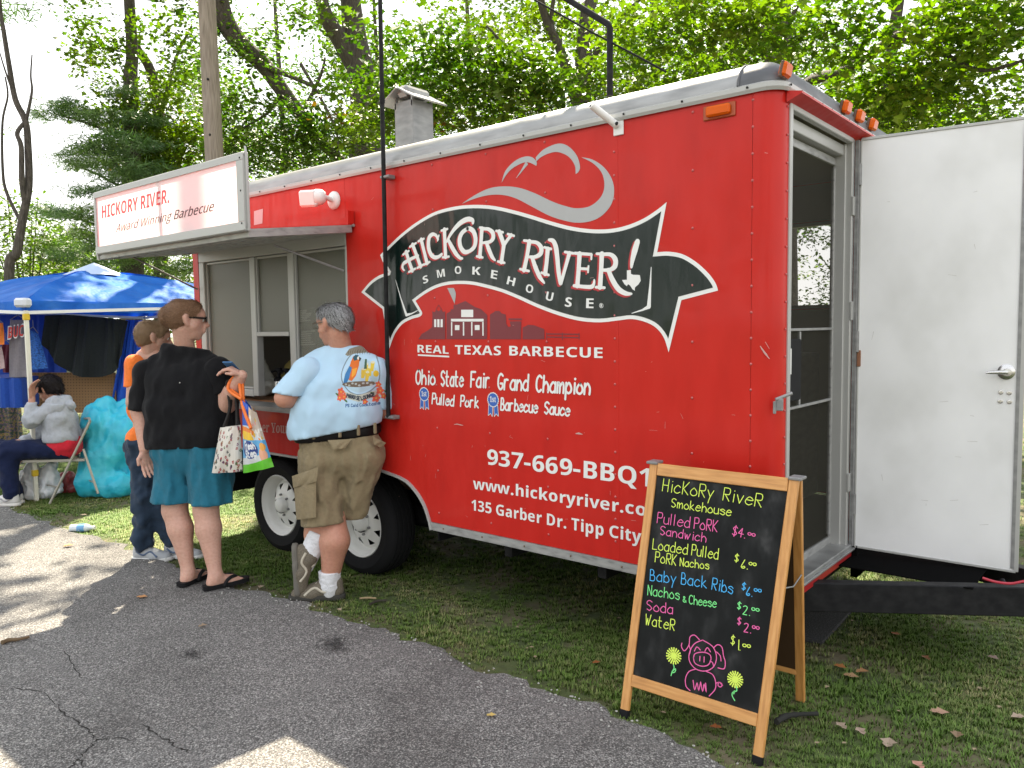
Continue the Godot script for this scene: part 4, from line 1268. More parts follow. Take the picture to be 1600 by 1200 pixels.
func wheels(t: Node3D) -> void:
	for w in [Vector3(-2.743,0.275,-0.1),Vector3(-3.616,0.299,-0.1)]:
		var c := Vector3(w.x, 0.325, -0.19)
		var x := Transform3D(Basis(Vector3(1, 0, 0), Vector3(0, 0, 1), Vector3(0, -1, 0)), c)   # the wheel's axle is local y, pointing outwards
		var holder := Node3D.new()
		holder.name = "wheel" if w.x > -3.0 else "wheel_001"
		holder.position = c - world_pos(t)
		t.add_child(holder, true)
		var mb := MB.new()
		mb.lathe(PackedVector2Array([Vector2(0.212, -0.09), Vector2(0.225, -0.105), Vector2(0.28, -0.112), Vector2(0.318, -0.10), Vector2(0.337, -0.08), Vector2(0.3385, -0.055), Vector2(0.330, -0.053), Vector2(0.330, -0.045), Vector2(0.3395, -0.043), Vector2(0.34, -0.02), Vector2(0.331, -0.018), Vector2(0.331, -0.008), Vector2(0.34, -0.006), Vector2(0.34, 0.016), Vector2(0.331, 0.018), Vector2(0.331, 0.028), Vector2(0.3395, 0.03), Vector2(0.3385, 0.052), Vector2(0.330, 0.054), Vector2(0.330, 0.062), Vector2(0.337, 0.066), Vector2(0.332, 0.085), Vector2(0.318, 0.10), Vector2(0.29, 0.110), Vector2(0.284, 0.114), Vector2(0.276, 0.111), Vector2(0.24, 0.108), Vector2(0.222, 0.10), Vector2(0.212, 0.088)]), x, 40, 0.6)
		part("tyre", mb, M.rubber, holder)
		mb = MB.new()
		mb.lathe(PackedVector2Array([Vector2(0.214, 0.102), Vector2(0.219, 0.096), Vector2(0.217, 0.088), Vector2(0.2, 0.08), Vector2(0.186, 0.05), Vector2(0.183, 0.02), Vector2(0.178, 0.012), Vector2(0.168, 0.016), Vector2(0.158, 0.03), Vector2(0.150, 0.036)]), x, 40, 0.5)
		mb.lathe(PackedVector2Array([Vector2(0.214, 0.1018), Vector2(0.206, 0.092), Vector2(0.19, 0.05), Vector2(0.186, -0.08)]), x, 40, 0.5)
		# eight webs between hub and rim leave the windows of the wheel open
		for k in 8:
			var g0 := TAU * (k + 0.16) / 8
			var g1 := TAU * (k + 0.84) / 8
			var ins := []
			for q in [[g0 - 0.10, 0.151, 0.036], [g0 + 0.02 - TAU / 8 * 0.32 + 0.06, 0.151, 0.036]]: pass
			var left := TAU * (k - 0.26) / 8
			var right := TAU * (k + 0.26) / 8
			for s in 4:
				var a0 := lerpf(left, right, s / 4.0)
				var a1 := lerpf(left, right, (s + 1) / 4.0)
				var i0 := lerpf(TAU * (k - 0.5) / 8, TAU * (k + 0.5) / 8, s / 4.0)
				var i1 := lerpf(TAU * (k - 0.5) / 8, TAU * (k + 0.5) / 8, (s + 1) / 4.0)
				mb.quad(x * Vector3(cos(i0) * 0.108, 0.058, sin(i0) * 0.108), x * Vector3(cos(i1) * 0.108, 0.058, sin(i1) * 0.108), x * Vector3(cos(a1) * 0.152, 0.034, sin(a1) * 0.152), x * Vector3(cos(a0) * 0.152, 0.034, sin(a0) * 0.152), x.basis.y)
		mb.lathe(PackedVector2Array([Vector2(0.108, 0.058), Vector2(0.098, 0.064), Vector2(0.075, 0.066), Vector2(0.052, 0.062)]), x, 32, 0.5)
		part("rim", mb, M.white_paint, holder)
		mb = MB.new()
		mb.lathe(PackedVector2Array([Vector2(0.056, 0.062), Vector2(0.053, 0.092), Vector2(0.046, 0.102), Vector2(0.03, 0.108), Vector2(0.0, 0.110)]), x, 24, 0.5)
		part("hub_cap", mb, M.white_paint, holder)
		mb = MB.new()
		for k in 6:
			var g := TAU * k / 6 + 0.3
			mb.lathe(PackedVector2Array([Vector2(0.009, 0.06), Vector2(0.009, 0.078), Vector2(0.005, 0.083), Vector2(0.0, 0.084)]), x * Transform3D(Basis(), Vector3(cos(g) * 0.073, 0, sin(g) * 0.073)), 6, 0.5)
		part("lug_nut", mb, M.galv, holder).set_meta("kind", "stuff")
		mb = MB.new()
		mb.lathe(PackedVector2Array([Vector2(0.19, -0.03), Vector2(0.0, -0.03)]), x, 24)
		part("brake_drum", mb, M.black, holder)

func serving_window(t: Node3D) -> void:
	var fr := MB.new()
	# outer frame, in the opening from x -4.42 to -2.68 and y 1.04 to 2.16
	fr.cube(Vector3(-3.55, 2.118, -0.03), Vector3(1.74, 0.085, 0.06), 0.004)
	fr.cube(Vector3(-4.385, 1.58, -0.03), Vector3(0.07, 0.99, 0.06), 0.004)
	fr.cube(Vector3(-2.682, 1.58, -0.03), Vector3(0.02, 0.99, 0.06), 0.004)
	fr.cube(Vector3(-3.72, 1.59, -0.035), Vector3(0.062, 0.968, 0.055), 0.004)
	fr.cube(Vector3(-3.268, 1.59, -0.035), Vector3(0.062, 0.968, 0.055), 0.004)
	fr.cube(Vector3(-4.05, 1.125, -0.035), Vector3(0.598, 0.05, 0.055), 0.004)
	fr.cube(Vector3(-2.965, 1.125, -0.035), Vector3(0.544, 0.05, 0.055), 0.004)
	part("window_frame", fr, M.frame, t)
	var glass := mat(Color(0.2, 0.2, 0.165), 0.35)
	glass.transparency = BaseMaterial3D.TRANSPARENCY_ALPHA
	glass.albedo_color.a = 0.62
	var glass2 := mat(Color(0.22, 0.22, 0.18), 0.3)
	glass2.transparency = BaseMaterial3D.TRANSPARENCY_ALPHA
	glass2.albedo_color.a = 0.5
	for q in [[-4.05, 0.595, 1.612, 0.92, glass], [-3.494, 0.39, 1.80, 0.545, glass], [-2.965, 0.545, 1.612, 0.92, glass2]]:
		var w := Node3D.new()
		var mb := MB.new()
		mb.cube(Vector3(q[0], q[2], -0.036), Vector3(q[1] - 0.01, q[3] - 0.01, 0.004))
		var pane := part("window_pane", mb, q[4], t)
		w.free()
		mb = MB.new()
		for k in [-1.0, 1.0]:
			mb.cube(Vector3(q[0] + k * (q[1] / 2 - 0.008), q[2], -0.026), Vector3(0.014, q[3] - 0.004, 0.016), 0.002)
			mb.cube(Vector3(q[0], q[2] + k * (q[3] / 2 - 0.008), -0.026), Vector3(q[1] - 0.034, 0.014, 0.016), 0.002)
		part("sash", mb, M.frame, pane)
	var mb2 := MB.new()
	mb2.cube(Vector3(-3.5, 1.54, -0.022), Vector3(0.38, 0.03, 0.03), 0.003)
	part("sash_bar", mb2, M.frame, t)
	# the ledge below the window
	mb2 = MB.new()
	mb2.prism(PackedVector2Array([Vector2(0, 0.0), Vector2(0.2, 0.0), Vector2(0.2, -0.03), Vector2(0.0, -0.045)]), Transform3D(Basis(Vector3(0, 0, 1), Vector3.UP, Vector3(-1, 0, 0)), Vector3(-4.45, 1.072, 0.0)), 1.79)
	part("serving_ledge", mb2, M.aluminium, t)
	# the lettering below it
	var tx := MB.new()
	letters(tx, "er Your", Vector3(-3.647,0.858,0.002),Vector3(-3.339,0.871,0.002),Vector3(-3.641,0.926,0.002), true, true)
	part("lettering", tx, mat(Color(0.5, 0.27, 0.24), 0.5), t)

func awning(t: Node3D) -> void:
	# hatch door swung up and out over the window; its skin is red above, ribbed aluminium below
	var mb := MB.new()
	var a := Vector3(-4.46, 2.172, 0.02)
	var w := 1.87
	var lean := Vector3(0, -0.075, 0.62).normalized()
	var out := Transform3D(Basis(Vector3.RIGHT, lean.cross(Vector3.RIGHT) * -1.0, lean), a)
	out.basis.y = lean.cross(Vector3.RIGHT)
	mb.box(out * Transform3D(Basis(), Vector3(w / 2, 0.016, 0.347)), Vector3(w, 0.006, 0.694))
	part("awning_skin", mb, M.red, t)
	mb = MB.new()
	mb.box(out * Transform3D(Basis(), Vector3(w / 2, 0.004, 0.345)), Vector3(w - 0.04, 0.008, 0.67))
	for z in [0.02, 0.15, 0.28, 0.41, 0.54, 0.675]: mb.box(out * Transform3D(Basis(), Vector3(w / 2, -0.014, z)), Vector3(w - 0.05, 0.028, 0.034), 0.003)
	for x in [0.01, w - 0.01]: mb.box(out * Transform3D(Basis(), Vector3(x, -0.006, 0.35)), Vector3(0.022, 0.046, 0.70), 0.002)
	part("awning_rib", mb, M.rail, t)
	mb = MB.new()
	mb.rod(Vector3(-2.862,2.063,0.38), Vector3(-2.69, 1.92, 0.01), 0.007, 8)
	part("awning_strut", mb, M.galv, t)
	mb = MB.new()
	mb.rod(Vector3(-4.43, 2.10, 0.5), Vector3(-4.43, 1.88, 0.01), 0.007, 8)
	part("awning_strut", mb, M.galv, t)
	mb = MB.new()
	mb.rod(Vector3(-4.46, 2.185, 0.012), Vector3(-2.58, 2.185, 0.012), 0.009, 8)
	part("hinge", mb, M.rail, t)
	mb = MB.new()
	mb.prism(PackedVector2Array([Vector2(-2.98, 2.178), Vector2(-2.60, 2.178), Vector2(-2.585, 2.195), Vector2(-2.585, 2.27), Vector2(-2.60, 2.27), Vector2(-2.605, 2.232)]), lift(0.05), 0.045)
	part("hinge_plate", mb, M.red, t)
	# the sign box on the awning's outer edge
	var box := Node3D.new()
	box.name = "sign_box"
	box.position = Vector3(-3.47, 2.29, 0.69) - world_pos(t)
	t.add_child(box, true)
	mb = MB.new()
	var x0 := -4.372
	var x1 := -2.562
	for q in [[2.108, 2.09], [2.482, 2.5]]: mb.cube(Vector3((x0 + x1) / 2, (q[0] + q[1]) / 2, 0.733), Vector3(x1 - x0, 0.018, 0.034), 0.003)
	for q in [x0 + 0.009, x1 - 0.009]: mb.cube(Vector3(q, 2.295, 0.733), Vector3(0.018, 0.374, 0.034), 0.003)
	mb.cube(Vector3(-3.5, 2.295, 0.726), Vector3(0.025, 0.37, 0.018))
	part("cabinet", mb, M.frame, box)
	mb = MB.new()
	mb.cube(Vector3((x0 + x1) / 2, 2.1165, 0.7505), Vector3(x1 - x0 + 0.006, 0.045, 0.006), 0.001)
	mb.cube(Vector3((x0 + x1) / 2, 2.4775, 0.7505), Vector3(x1 - x0 + 0.006, 0.036, 0.006), 0.001)
	mb.cube(Vector3(x0 + 0.012, 2.299, 0.7505), Vector3(0.026, 0.318, 0.006), 0.001)
	mb.cube(Vector3(x1 - 0.03, 2.299, 0.7505), Vector3(0.062, 0.318, 0.006), 0.001)
	part("retainer", mb, M.frame, box)
	mb = MB.new()
	for y in [2.13, 2.3, 2.47]: mb.ball(Vector3(x1 - 0.025, y, 0.754), Vector3(0.006, 0.006, 0.003), 6)
	part("screw", mb, M.rivet_dark, box).set_meta("kind", "stuff")
	var acryl := mat(Color(0.82, 0.80, 0.80), 0.3)
	acryl.backlight_enabled = true
	acryl.backlight = Color(0.95, 0.9, 0.9)
	mb = MB.new()
	mb.quad(Vector3(x0 + 0.02, 2.13, 0.745), Vector3(x1 - 0.05, 2.13, 0.745), Vector3(x1 - 0.05, 2.465, 0.745), Vector3(x0 + 0.02, 2.465, 0.745), Vector3.BACK)
	part("sign_face", mb, acryl, box)
	mb = MB.new()
	letters(mb, "HICKORY RIVER.", Vector3(-4.274,2.317,0.747),Vector3(-3.363,2.321,0.747),Vector3(-4.264,2.4,0.747), true)
	var thin := mat(Color(0.62, 0.03, 0.05), 0.4)
	thin.backlight_enabled = true
	thin.backlight = Color(0.8, 0.3, 0.3)
	part("lettering", mb, thin, box)
	mb = MB.new()
	letters(mb, "Award Winning Barbecue", Vector3(-4.088,2.195,0.747),Vector3(-2.891,2.209,0.747),Vector3(-4.047,2.265,0.747), false)
	part("lettering", mb, M.black, box)
	mb = MB.new()
	mb.prism(PackedVector2Array([Vector2(0, 0), Vector2(0.012, 0), Vector2(0.008, 0.41), Vector2(0.0, 0.44)]), Transform3D(Basis(), Vector3(x1, 2.09, 0.74)), 0.012)
	part("end_bracket", mb, M.frame, box)

func door_point(u: float, y: float, out := 0.0) -> Vector3:
	var e := Vector3(0.67, 0, -0.15).normalized()
	return Vector3(0.02, 0, -0.95) + e * u + Vector3.UP * y + Vector3(-e.z, 0, e.x) * out

func doorway(t: Node3D) -> void:
	var mb := MB.new()
	# frame of the opening: z -0.09 to -0.935, y 0.45 to 2.43
	mb.cube(Vector3(-0.005, 1.45, -0.106), Vector3(0.03, 1.99, 0.028), 0.003)
	mb.cube(Vector3(-0.01, 1.45, -0.917), Vector3(0.034, 1.99, 0.036), 0.003)
	mb.cube(Vector3(-0.05, 1.44, -0.905), Vector3(0.06, 1.95, 0.04), 0.003)
	mb.cube(Vector3(-0.005, 2.43, -0.51), Vector3(0.03, 0.03, 0.78), 0.003)
	mb.cube(Vector3(-0.055, 2.385, -0.51), Vector3(0.05, 0.05, 0.76), 0.003)
	for y in [0.78, 1.62, 2.12]: mb.cube(Vector3(0.01, y, -0.918), Vector3(0.012, 0.09, 0.042), 0.002)
	part("door_frame", mb, M.frame, t)
	mb = MB.new()
	mb.cube(Vector3(-0.03, 0.458, -0.51), Vector3(0.11, 0.022, 0.85), 0.004)
	mb.cube(Vector3(0.012, 0.446, -0.51), Vector3(0.05, 0.012, 0.87), 0.003)
	part("threshold", mb, M.aluminium, t)
	mb = MB.new()
	mb.cube(Vector3(0.0, 0.415, -0.515), Vector3(0.035, 0.045, 0.9), 0.004)
	mb.cube(Vector3(-0.03, 0.412, -0.03), Vector3(0.05, 0.02, 0.1), 0.004)
	part("sill", mb, M.red_dark, t)
	# inner screen door
	var sd := MB.new()
	var xs := -0.075
	for q in [[2.335, 0.035], [0.485, 0.035], [1.535, 0.012], [1.19, 0.012]]: sd.cube(Vector3(xs, q[0], -0.5), Vector3(0.018, q[1], 0.77 if q[1] > 0.03 else 0.75), 0.002)
	for z in [-0.115, -0.885]: sd.cube(Vector3(xs, 1.41, z), Vector3(0.018, 1.79, 0.02), 0.002)
	sd.cube(Vector3(xs, 1.362, -0.45), Vector3(0.014, 0.33, 0.012), 0.002)
	var screen := part("screen_door", sd, M.rail, t)
	var net := mat(Color(0.045, 0.043, 0.034), 0.9)
	net.transparency = BaseMaterial3D.TRANSPARENCY_ALPHA
	net.albedo_color.a = 0.6
	mb = MB.new()
	mb.quad(Vector3(xs, 0.5, -0.12), Vector3(xs, 0.5, -0.88), Vector3(xs, 2.32, -0.88), Vector3(xs, 2.32, -0.12), Vector3.RIGHT)
	part("screen_mesh", mb, net, screen)
	mb = MB.new()
	mb.cube(Vector3(xs + 0.016, 1.36, -0.31), Vector3(0.02, 0.27, 0.2), 0.03)
	part("pass_through", mb, M.black, screen)
	mb = MB.new()
	mb.cube(Vector3(xs + 0.028, 1.40, -0.25), Vector3(0.002, 0.11, 0.06))
	part("paper_note", mb, M.vinyl_white, screen)
	# the open door
	var d := Node3D.new()
	d.name = "door"
	d.position = door_point(0.35, 0.44) - world_pos(t)
	t.add_child(d, true)
	var e := door_point(1, 0) - door_point(0, 0)
	var dt := Transform3D(Basis(e, Vector3.UP, e.cross(Vector3.UP)), Vector3(0.02, 0, -0.95))
	var corners := [Vector2(0.012, 0.455), Vector2(0.69, 0.415), Vector2(0.69, 2.453), Vector2(0.012, 2.437)]
	mb = MB.new()
	mb.prism(PackedVector2Array(corners), dt, 0.03)
	part("door_panel", mb, M.white, d)
	mb = MB.new()
	for i in 4:
		var a: Vector2 = corners[i]
		var b: Vector2 = corners[(i + 1) % 4]
		var wd: float = [0.012, 0.02, 0.014, 0.008][i]
		mb.bar(dt * Vector3(a.x, a.y, -0.014), dt * Vector3(b.x, b.y, -0.014), 0.037, wd, (dt.basis * Vector3((a - b).y, (b - a).x, 0)), 0.002)
	part("edge_trim", mb, M.frame, d)
	mb = MB.new()
	mb.box(dt * Transform3D(Basis(), Vector3(0.676, 1.43, 0.003)), Vector3(0.014, 2.0, 0.004))
	part("edge_strip", mb, M.galv, d)
	# handle
	var hp: PackedVector2Array = V2([0.629,1.331])
	mb = MB.new()
	var ht := dt * Transform3D(Basis(Vector3(1, 0, 0), Vector3(0, 0, 1), Vector3(0, -1, 0)), Vector3(hp[0].x, hp[0].y, 0))
	mb.lathe(PackedVector2Array([Vector2(0.0, -0.002), Vector2(0.034, 0.0), Vector2(0.035, 0.005), Vector2(0.028, 0.011), Vector2(0.016, 0.015), Vector2(0.014, 0.045), Vector2(0.017, 0.05), Vector2(0.016, 0.058), Vector2(0.0, 0.06)]), ht, 24, 0.6)
	mb.tube(PackedVector3Array([dt * Vector3(hp[0].x, hp[0].y, 0.05), dt * Vector3(hp[0].x - 0.03, hp[0].y + 0.001, 0.055), dt * Vector3(hp[0].x - 0.062, hp[0].y - 0.001, 0.05), dt * Vector3(hp[0].x - 0.082, hp[0].y - 0.002, 0.046)]), PackedFloat32Array([0.012, 0.009, 0.008, 0.005]), 10)
	part("handle", mb, M.chrome, d)
	for q in V2([0.611,1.238,0.643,1.236,0.61,1.197,0.645,1.195]):
		mb = MB.new()
		var rt := dt * Transform3D(Basis(Vector3(1, 0, 0), Vector3(0, 0, 1), Vector3(0, -1, 0)), Vector3(q.x, q.y, 0))
		mb.lathe(PackedVector2Array([Vector2(0.0, -0.001), Vector2(0.011, 0.0), Vector2(0.010, 0.004), Vector2(0.005, 0.005), Vector2(0.0045, 0.003), Vector2(0.0, 0.003)]), rt, 14, 0.6)
		part("bolt", mb, M.chrome, d)
	var lp: PackedVector2Array = V2([0.002,1.389])
	mb = MB.new()
	mb.box(dt * Transform3D(Basis(), Vector3(0.016, lp[0].y, 0.006)), Vector3(0.018, 0.08, 0.012), 0.003)
	part("bumper", mb, mat(Color(0.22, 0.09, 0.04), 0.6), d)
	# scuffs where boots and boxes have rubbed
	mb = MB.new()
	var r := RandomNumberGenerator.new()
	r.seed = 5
	for i in 14:
		var u := r.randf_range(0.03, 0.63)
		var y := r.randf_range(0.5, 2.2)
		if r.randf() < 0.5: y = r.randf_range(0.48, 1.2)
		var l := r.randf_range(0.008, 0.04)
		var g := r.randf_range(-0.3, 0.3) + (PI / 2 if r.randf() < 0.3 else 0.0)
		mb.stroke(PackedVector2Array([Vector2(u, y), Vector2(u + cos(g) * l, y + sin(g) * l)]), PackedFloat32Array([0.0012, 0.0022]), dt.translated_local(Vector3(0, 0, 0.0012 + i * 0.00002)))
	part("scuff", mb, mat(Color(0.5, 0.49, 0.46), 0.7), d).set_meta("kind", "stuff")
	mb = MB.new()
	for q in [[0.0, 0.025]]: mb.bar(Vector3(0.02, 0.46, -0.938), Vector3(0.02, 2.43, -0.938), 0.03, 0.016)
	for i in 3: mb.rod(Vector3(0.028, 0.62 + i * 0.8, -0.94), Vector3(0.028, 0.72 + i * 0.8, -0.94), 0.011, 8)
	part("door_hinge", mb, M.galv, t)
	# latch on the corner post
	mb = MB.new()
	var lt: Vector3 = Vector3(0,1.241,0.006)
	mb.cube(Vector3(lt.x + 0.012, lt.y, 0.004), Vector3(0.03, 0.05, 0.014), 0.003)
	mb.rod(Vector3(lt.x, lt.y + 0.02, 0.012), Vector3(lt.x + 0.05, lt.y + 0.045, -0.03), 0.007, 8)
	mb.cube(Vector3(lt.x - 0.004, lt.y - 0.012, 0.012), Vector3(0.012, 0.05, 0.008), 0.002)
	part("door_latch", mb, M.galv, t)

func fittings(t: Node3D) -> void:
	# amber clearance lamps
	for q in [[-0.03, 0.03], [-0.75, 0.026], [-0.955, 0.026], [-1.17, 0.026], [-2.02, 0.03]]:
		var mb := MB.new()
		var y := 2.548
		var b := Basis(Vector3.FORWARD, 0.22)
		mb.box(Transform3D(b, Vector3(0.022 if q[0] < -0.05 else 0.010, y, q[0])), Vector3(0.03, 0.055, 0.075), 0.012)
		var lens := part("clearance_lamp", mb, M.amber, t)
		mb = MB.new()
		mb.box(Transform3D(b, Vector3(0.006, y - 0.002, q[0])), Vector3(0.012, 0.062, 0.082), 0.004)
		part("lamp_base", mb, mat(Color(0.10, 0.05, 0.03), 0.5), lens)
	var m2 := MB.new()
	var mk := V3([-0.319,2.42,0,-0.188,2.425,0,-0.32,2.488,0])
	m2.cube(Vector3(-0.25, 2.432, 0.016), Vector3(0.105, 0.042, 0.024), 0.01)
	var side_lamp := part("clearance_lamp", m2, M.amber, t)
	m2 = MB.new()
	m2.cube(Vector3(-0.25, 2.431, 0.004), Vector3(0.14, 0.058, 0.01), 0.004)
	part("lamp_base", m2, mat(Color(0.35, 0.06, 0.01), 0.4), side_lamp)
	# flag holder
	m2 = MB.new()
	m2.cube(Vector3(-0.73, 2.455, 0.005), Vector3(0.052, 0.085, 0.008), 0.003)
	m2.rod(Vector3(-0.735, 2.455, 0.01), Vector3(-0.80, 2.535, 0.115), 0.0165, 12)
	m2.cube(Vector3(-0.735, 2.46, 0.018), Vector3(0.026, 0.026, 0.03), 0.006)
	part("flag_holder", m2, M.white_paint, t)
	m2 = MB.new()
	m2.lathe(PackedVector2Array([Vector2(0.012, 0.0), Vector2(0.0, -0.012)]), Transform3D(Basis(Vector3(1, 0, 0), Vector3(-0.065, 0.08, 0.105).normalized(), Vector3(0, 0.6, -0.5).normalized()), Vector3(-0.8005, 2.5355, 0.1155)), 10)
	m2.ball(Vector3(-0.722, 2.458, 0.034), Vector3(0.009, 0.009, 0.005), 8)
	part("bolt", m2, M.rivet_dark, t)
	# floodlight
	m2 = MB.new()
	var fb: Vector3 = Vector3(-2.77,2.354,0.01)
	var fh: Vector3 = Vector3(-2.78,2.357,0.13)
	var fx := Transform3D(Basis(Vector3(1, 0, 0), Vector3(0, 0, 1), Vector3(0, -1, 0)), Vector3(fb.x, fb.y, 0))
	m2.lathe(PackedVector2Array([Vector2(0.055, 0.001), Vector2(0.055, 0.012), Vector2(0.045, 0.022), Vector2(0.0, 0.026)]), fx, 24, 0.6)
	m2.rod(Vector3(fb.x, fb.y, 0.02), fh + Vector3(0.03, 0.01, -0.02), 0.016, 10, 0.014)
	m2.lathe(PackedVector2Array([Vector2(0.0, -0.06), Vector2(0.03, -0.055), Vector2(0.045, -0.035), Vector2(0.05, 0.0)]), Transform3D(Basis(Vector3(0.6, 0, 0.8), Vector3(-0.8, -0.1, 0.6).normalized(), Vector3(0, 1, 0)), fh), 16, 0.3)
	m2.box(Transform3D(Basis(Vector3.UP, 0.5) * Basis(Vector3.RIGHT, 0.15), fh + Vector3(-0.03, -0.005, 0.03)), Vector3(0.11, 0.10, 0.06), 0.012)
	part("floodlight", m2, M.white_paint, t)
	# pale sticker, and its bits of tape
	m2 = MB.new()
	var st := V3([-3.657,2.286,0.002,-3.556,2.289,0.002,-3.542,2.386,0.002,-3.651,2.38,0.002])
	m2.quad(st[0], st[1], st[2], st[3], Vector3.BACK)
	part("sticker", m2, mat(Color(0.62, 0.36, 0.36), 0.5), t)
	# the black mast strapped to the side
	var top: Vector3 = Vector3(-2.252,3.393,0.05)
	var bot: Vector3 = Vector3(-2.268,1.052,0.05)
	m2 = MB.new()
	m2.rod(bot, top + (top - bot) * 0.4, 0.0125, 10)
	m2.rod(bot.lerp(top, 0.76), bot.lerp(top, 0.775), 0.016, 10)
	part("mast", m2, M.black_steel, t)
	m2 = MB.new()
	for f in [0.0, 0.585]:
		var q := bot.lerp(top, f)
		m2.cube(Vector3(q.x + 0.014, q.y, 0.026), Vector3(0.06, 0.022, 0.05), 0.003)
		m2.rod(q - Vector3(0.02, 0, 0), q + Vector3(0.05, 0, 0), 0.010, 8)
	part("mast_bracket", m2, M.galv, t)
	# roof vent
	var v0: Vector3 = Vector3(-2.579,2.889,-0.5)
	m2 = MB.new()
	m2.cube(Vector3(v0.x, 2.82, -0.5), Vector3(0.17, 0.36, 0.18), 0.004)
	var vent := part("roof_vent", m2, M.galv, t)
	m2 = MB.new()
	for sx in [-1.0, 1.0]:
		m2.box(Transform3D(Basis(Vector3.BACK, -0.5 * sx), Vector3(v0.x + sx * 0.08, 3.03, -0.5)), Vector3(0.17, 0.010, 0.30), 0.003)
	m2.cube(Vector3(v0.x, 3.06, -0.5), Vector3(0.10, 0.07, 0.22), 0.02)
	for sx in [-1.0, 1.0]:
		for sz in [-1.0, 1.0]: m2.bar(Vector3(v0.x + sx * 0.075, 2.96, -0.5 + sz * 0.08), Vector3(v0.x + sx * 0.075, 3.04, -0.5 + sz * 0.08), 0.02, 0.01)
	part("vent_cap", m2, M.aluminium, vent)
	# black pipe frame and the cable over the roof
	m2 = MB.new()
	m2.tube(PackedVector3Array(V3([-1.098,2.763,-0.5,-1.096,3.107,-0.5,-1.107,3.13,-0.5,-1.372,3.33,-0.5,-1.844,3.671,-0.5])), PackedFloat32Array([0.017]), 10)
	part("roof_pipe", m2, M.black_steel, t)
	m2 = MB.new()
	m2.tube(PackedVector3Array(V3([-0.772,2.818,-0.5,-0.973,2.956,-0.5,-1.228,3.127,-0.5,-1.524,3.336,-0.5,-1.798,3.526,-0.5])), PackedFloat32Array([0.006]), 6)
	part("cable", m2, M.black, t)
	# scratches and chips in the red
	m2 = MB.new()
	var i := 0
	for q in [[V2([-1.787,1.038,-1.763,1.042,-1.739,1.039,-1.719,1.038]), 0.007], [V2([-0.978,1.049,-0.96,1.052,-0.939,1.049]), 0.010], [V2([-2.17,1.503,-2.169,1.469]), 0.003], [V2([-2.111,1.501,-2.106,1.481]), 0.002], [V2([-0.539,1.178,-0.526,1.181]), 0.003], [V2([-0.577,1.096,-0.537,1.097]), 0.002], [V2([-0.069,1.473,-0.05,1.446,-0.031,1.423]), 0.008], [V2([-0.048,1.49,-0.032,1.463]), 0.005], [V2([-0.064,1.462,-0.04,1.44]), 0.006], [V2([-0.058,2.236,-0.045,2.232]), 0.004]]:
		m2.stroke(q[0], PackedFloat32Array([q[1] * 0.4, q[1], q[1] * 0.3]), lift(0.0025 + i * 0.00005))
		i += 1
	var rs := RandomNumberGenerator.new()
	rs.seed = 61
	for k in 46:
		var px := Vector2(rs.randf_range(-2.5, -0.15), rs.randf_range(0.5, 2.4))
		if rs.randf() < 0.6: px.y = rs.randf_range(0.5, 1.2)
		var g := rs.randf_range(-0.5, 0.5) + (PI / 2 if rs.randf() < 0.35 else 0.0)
		var l := rs.randf_range(0.004, 0.03)
		m2.stroke(PackedVector2Array([px, px + Vector2.from_angle(g) * l]), PackedFloat32Array([0.0012, 0.003, 0.001]), lift(0.0042 + k * 0.00002))
	part("scratch", m2, mat(Color(0.5, 0.3, 0.27), 0.6), t).set_meta("kind", "stuff")

func tongue(t: Node3D) -> void:
	var mb := MB.new()
	mb.bar(Vector3(-0.1, 0.345, -0.36), Vector3(1.02, 0.345, -1.10), 0.06, 0.13, Vector3.UP, 0.004)
	mb.bar(Vector3(-0.1, 0.345, -1.74), Vector3(1.02, 0.345, -1.03), 0.06, 0.13, Vector3.UP, 0.004)
	mb.bar(Vector3(0.9, 0.345, -1.065), Vector3(1.35, 0.345, -1.065), 0.09, 0.12, Vector3.UP, 0.004)
	part("tongue", mb, M.black_steel, t)
	mb = MB.new()
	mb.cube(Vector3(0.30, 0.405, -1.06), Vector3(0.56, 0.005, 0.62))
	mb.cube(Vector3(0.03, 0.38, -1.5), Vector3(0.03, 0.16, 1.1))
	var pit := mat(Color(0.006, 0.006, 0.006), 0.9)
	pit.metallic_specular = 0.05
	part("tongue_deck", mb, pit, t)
	mb = MB.new()
	mb.tube(smooth3(PackedVector3Array(V3([0.609,0.449,-0.794,0.655,0.438,-0.806,0.711,0.436,-0.827,0.768,0.452,-0.849,0.843,0.441,-0.884]))), PackedFloat32Array([0.006]), 8)
	part("brake_cable", mb, mat(Color(0.4, 0.02, 0.04), 0.4), t)
	mb = MB.new()
	mb.tube(smooth3(PackedVector3Array([Vector3(0.66, 0.41, -0.95), Vector3(0.7, 0.36, -0.9), Vector3(0.75, 0.33, -0.92), Vector3(0.8, 0.4, -0.99)])), PackedFloat32Array([0.012]), 8)
	part("wiring", mb, M.black, t)

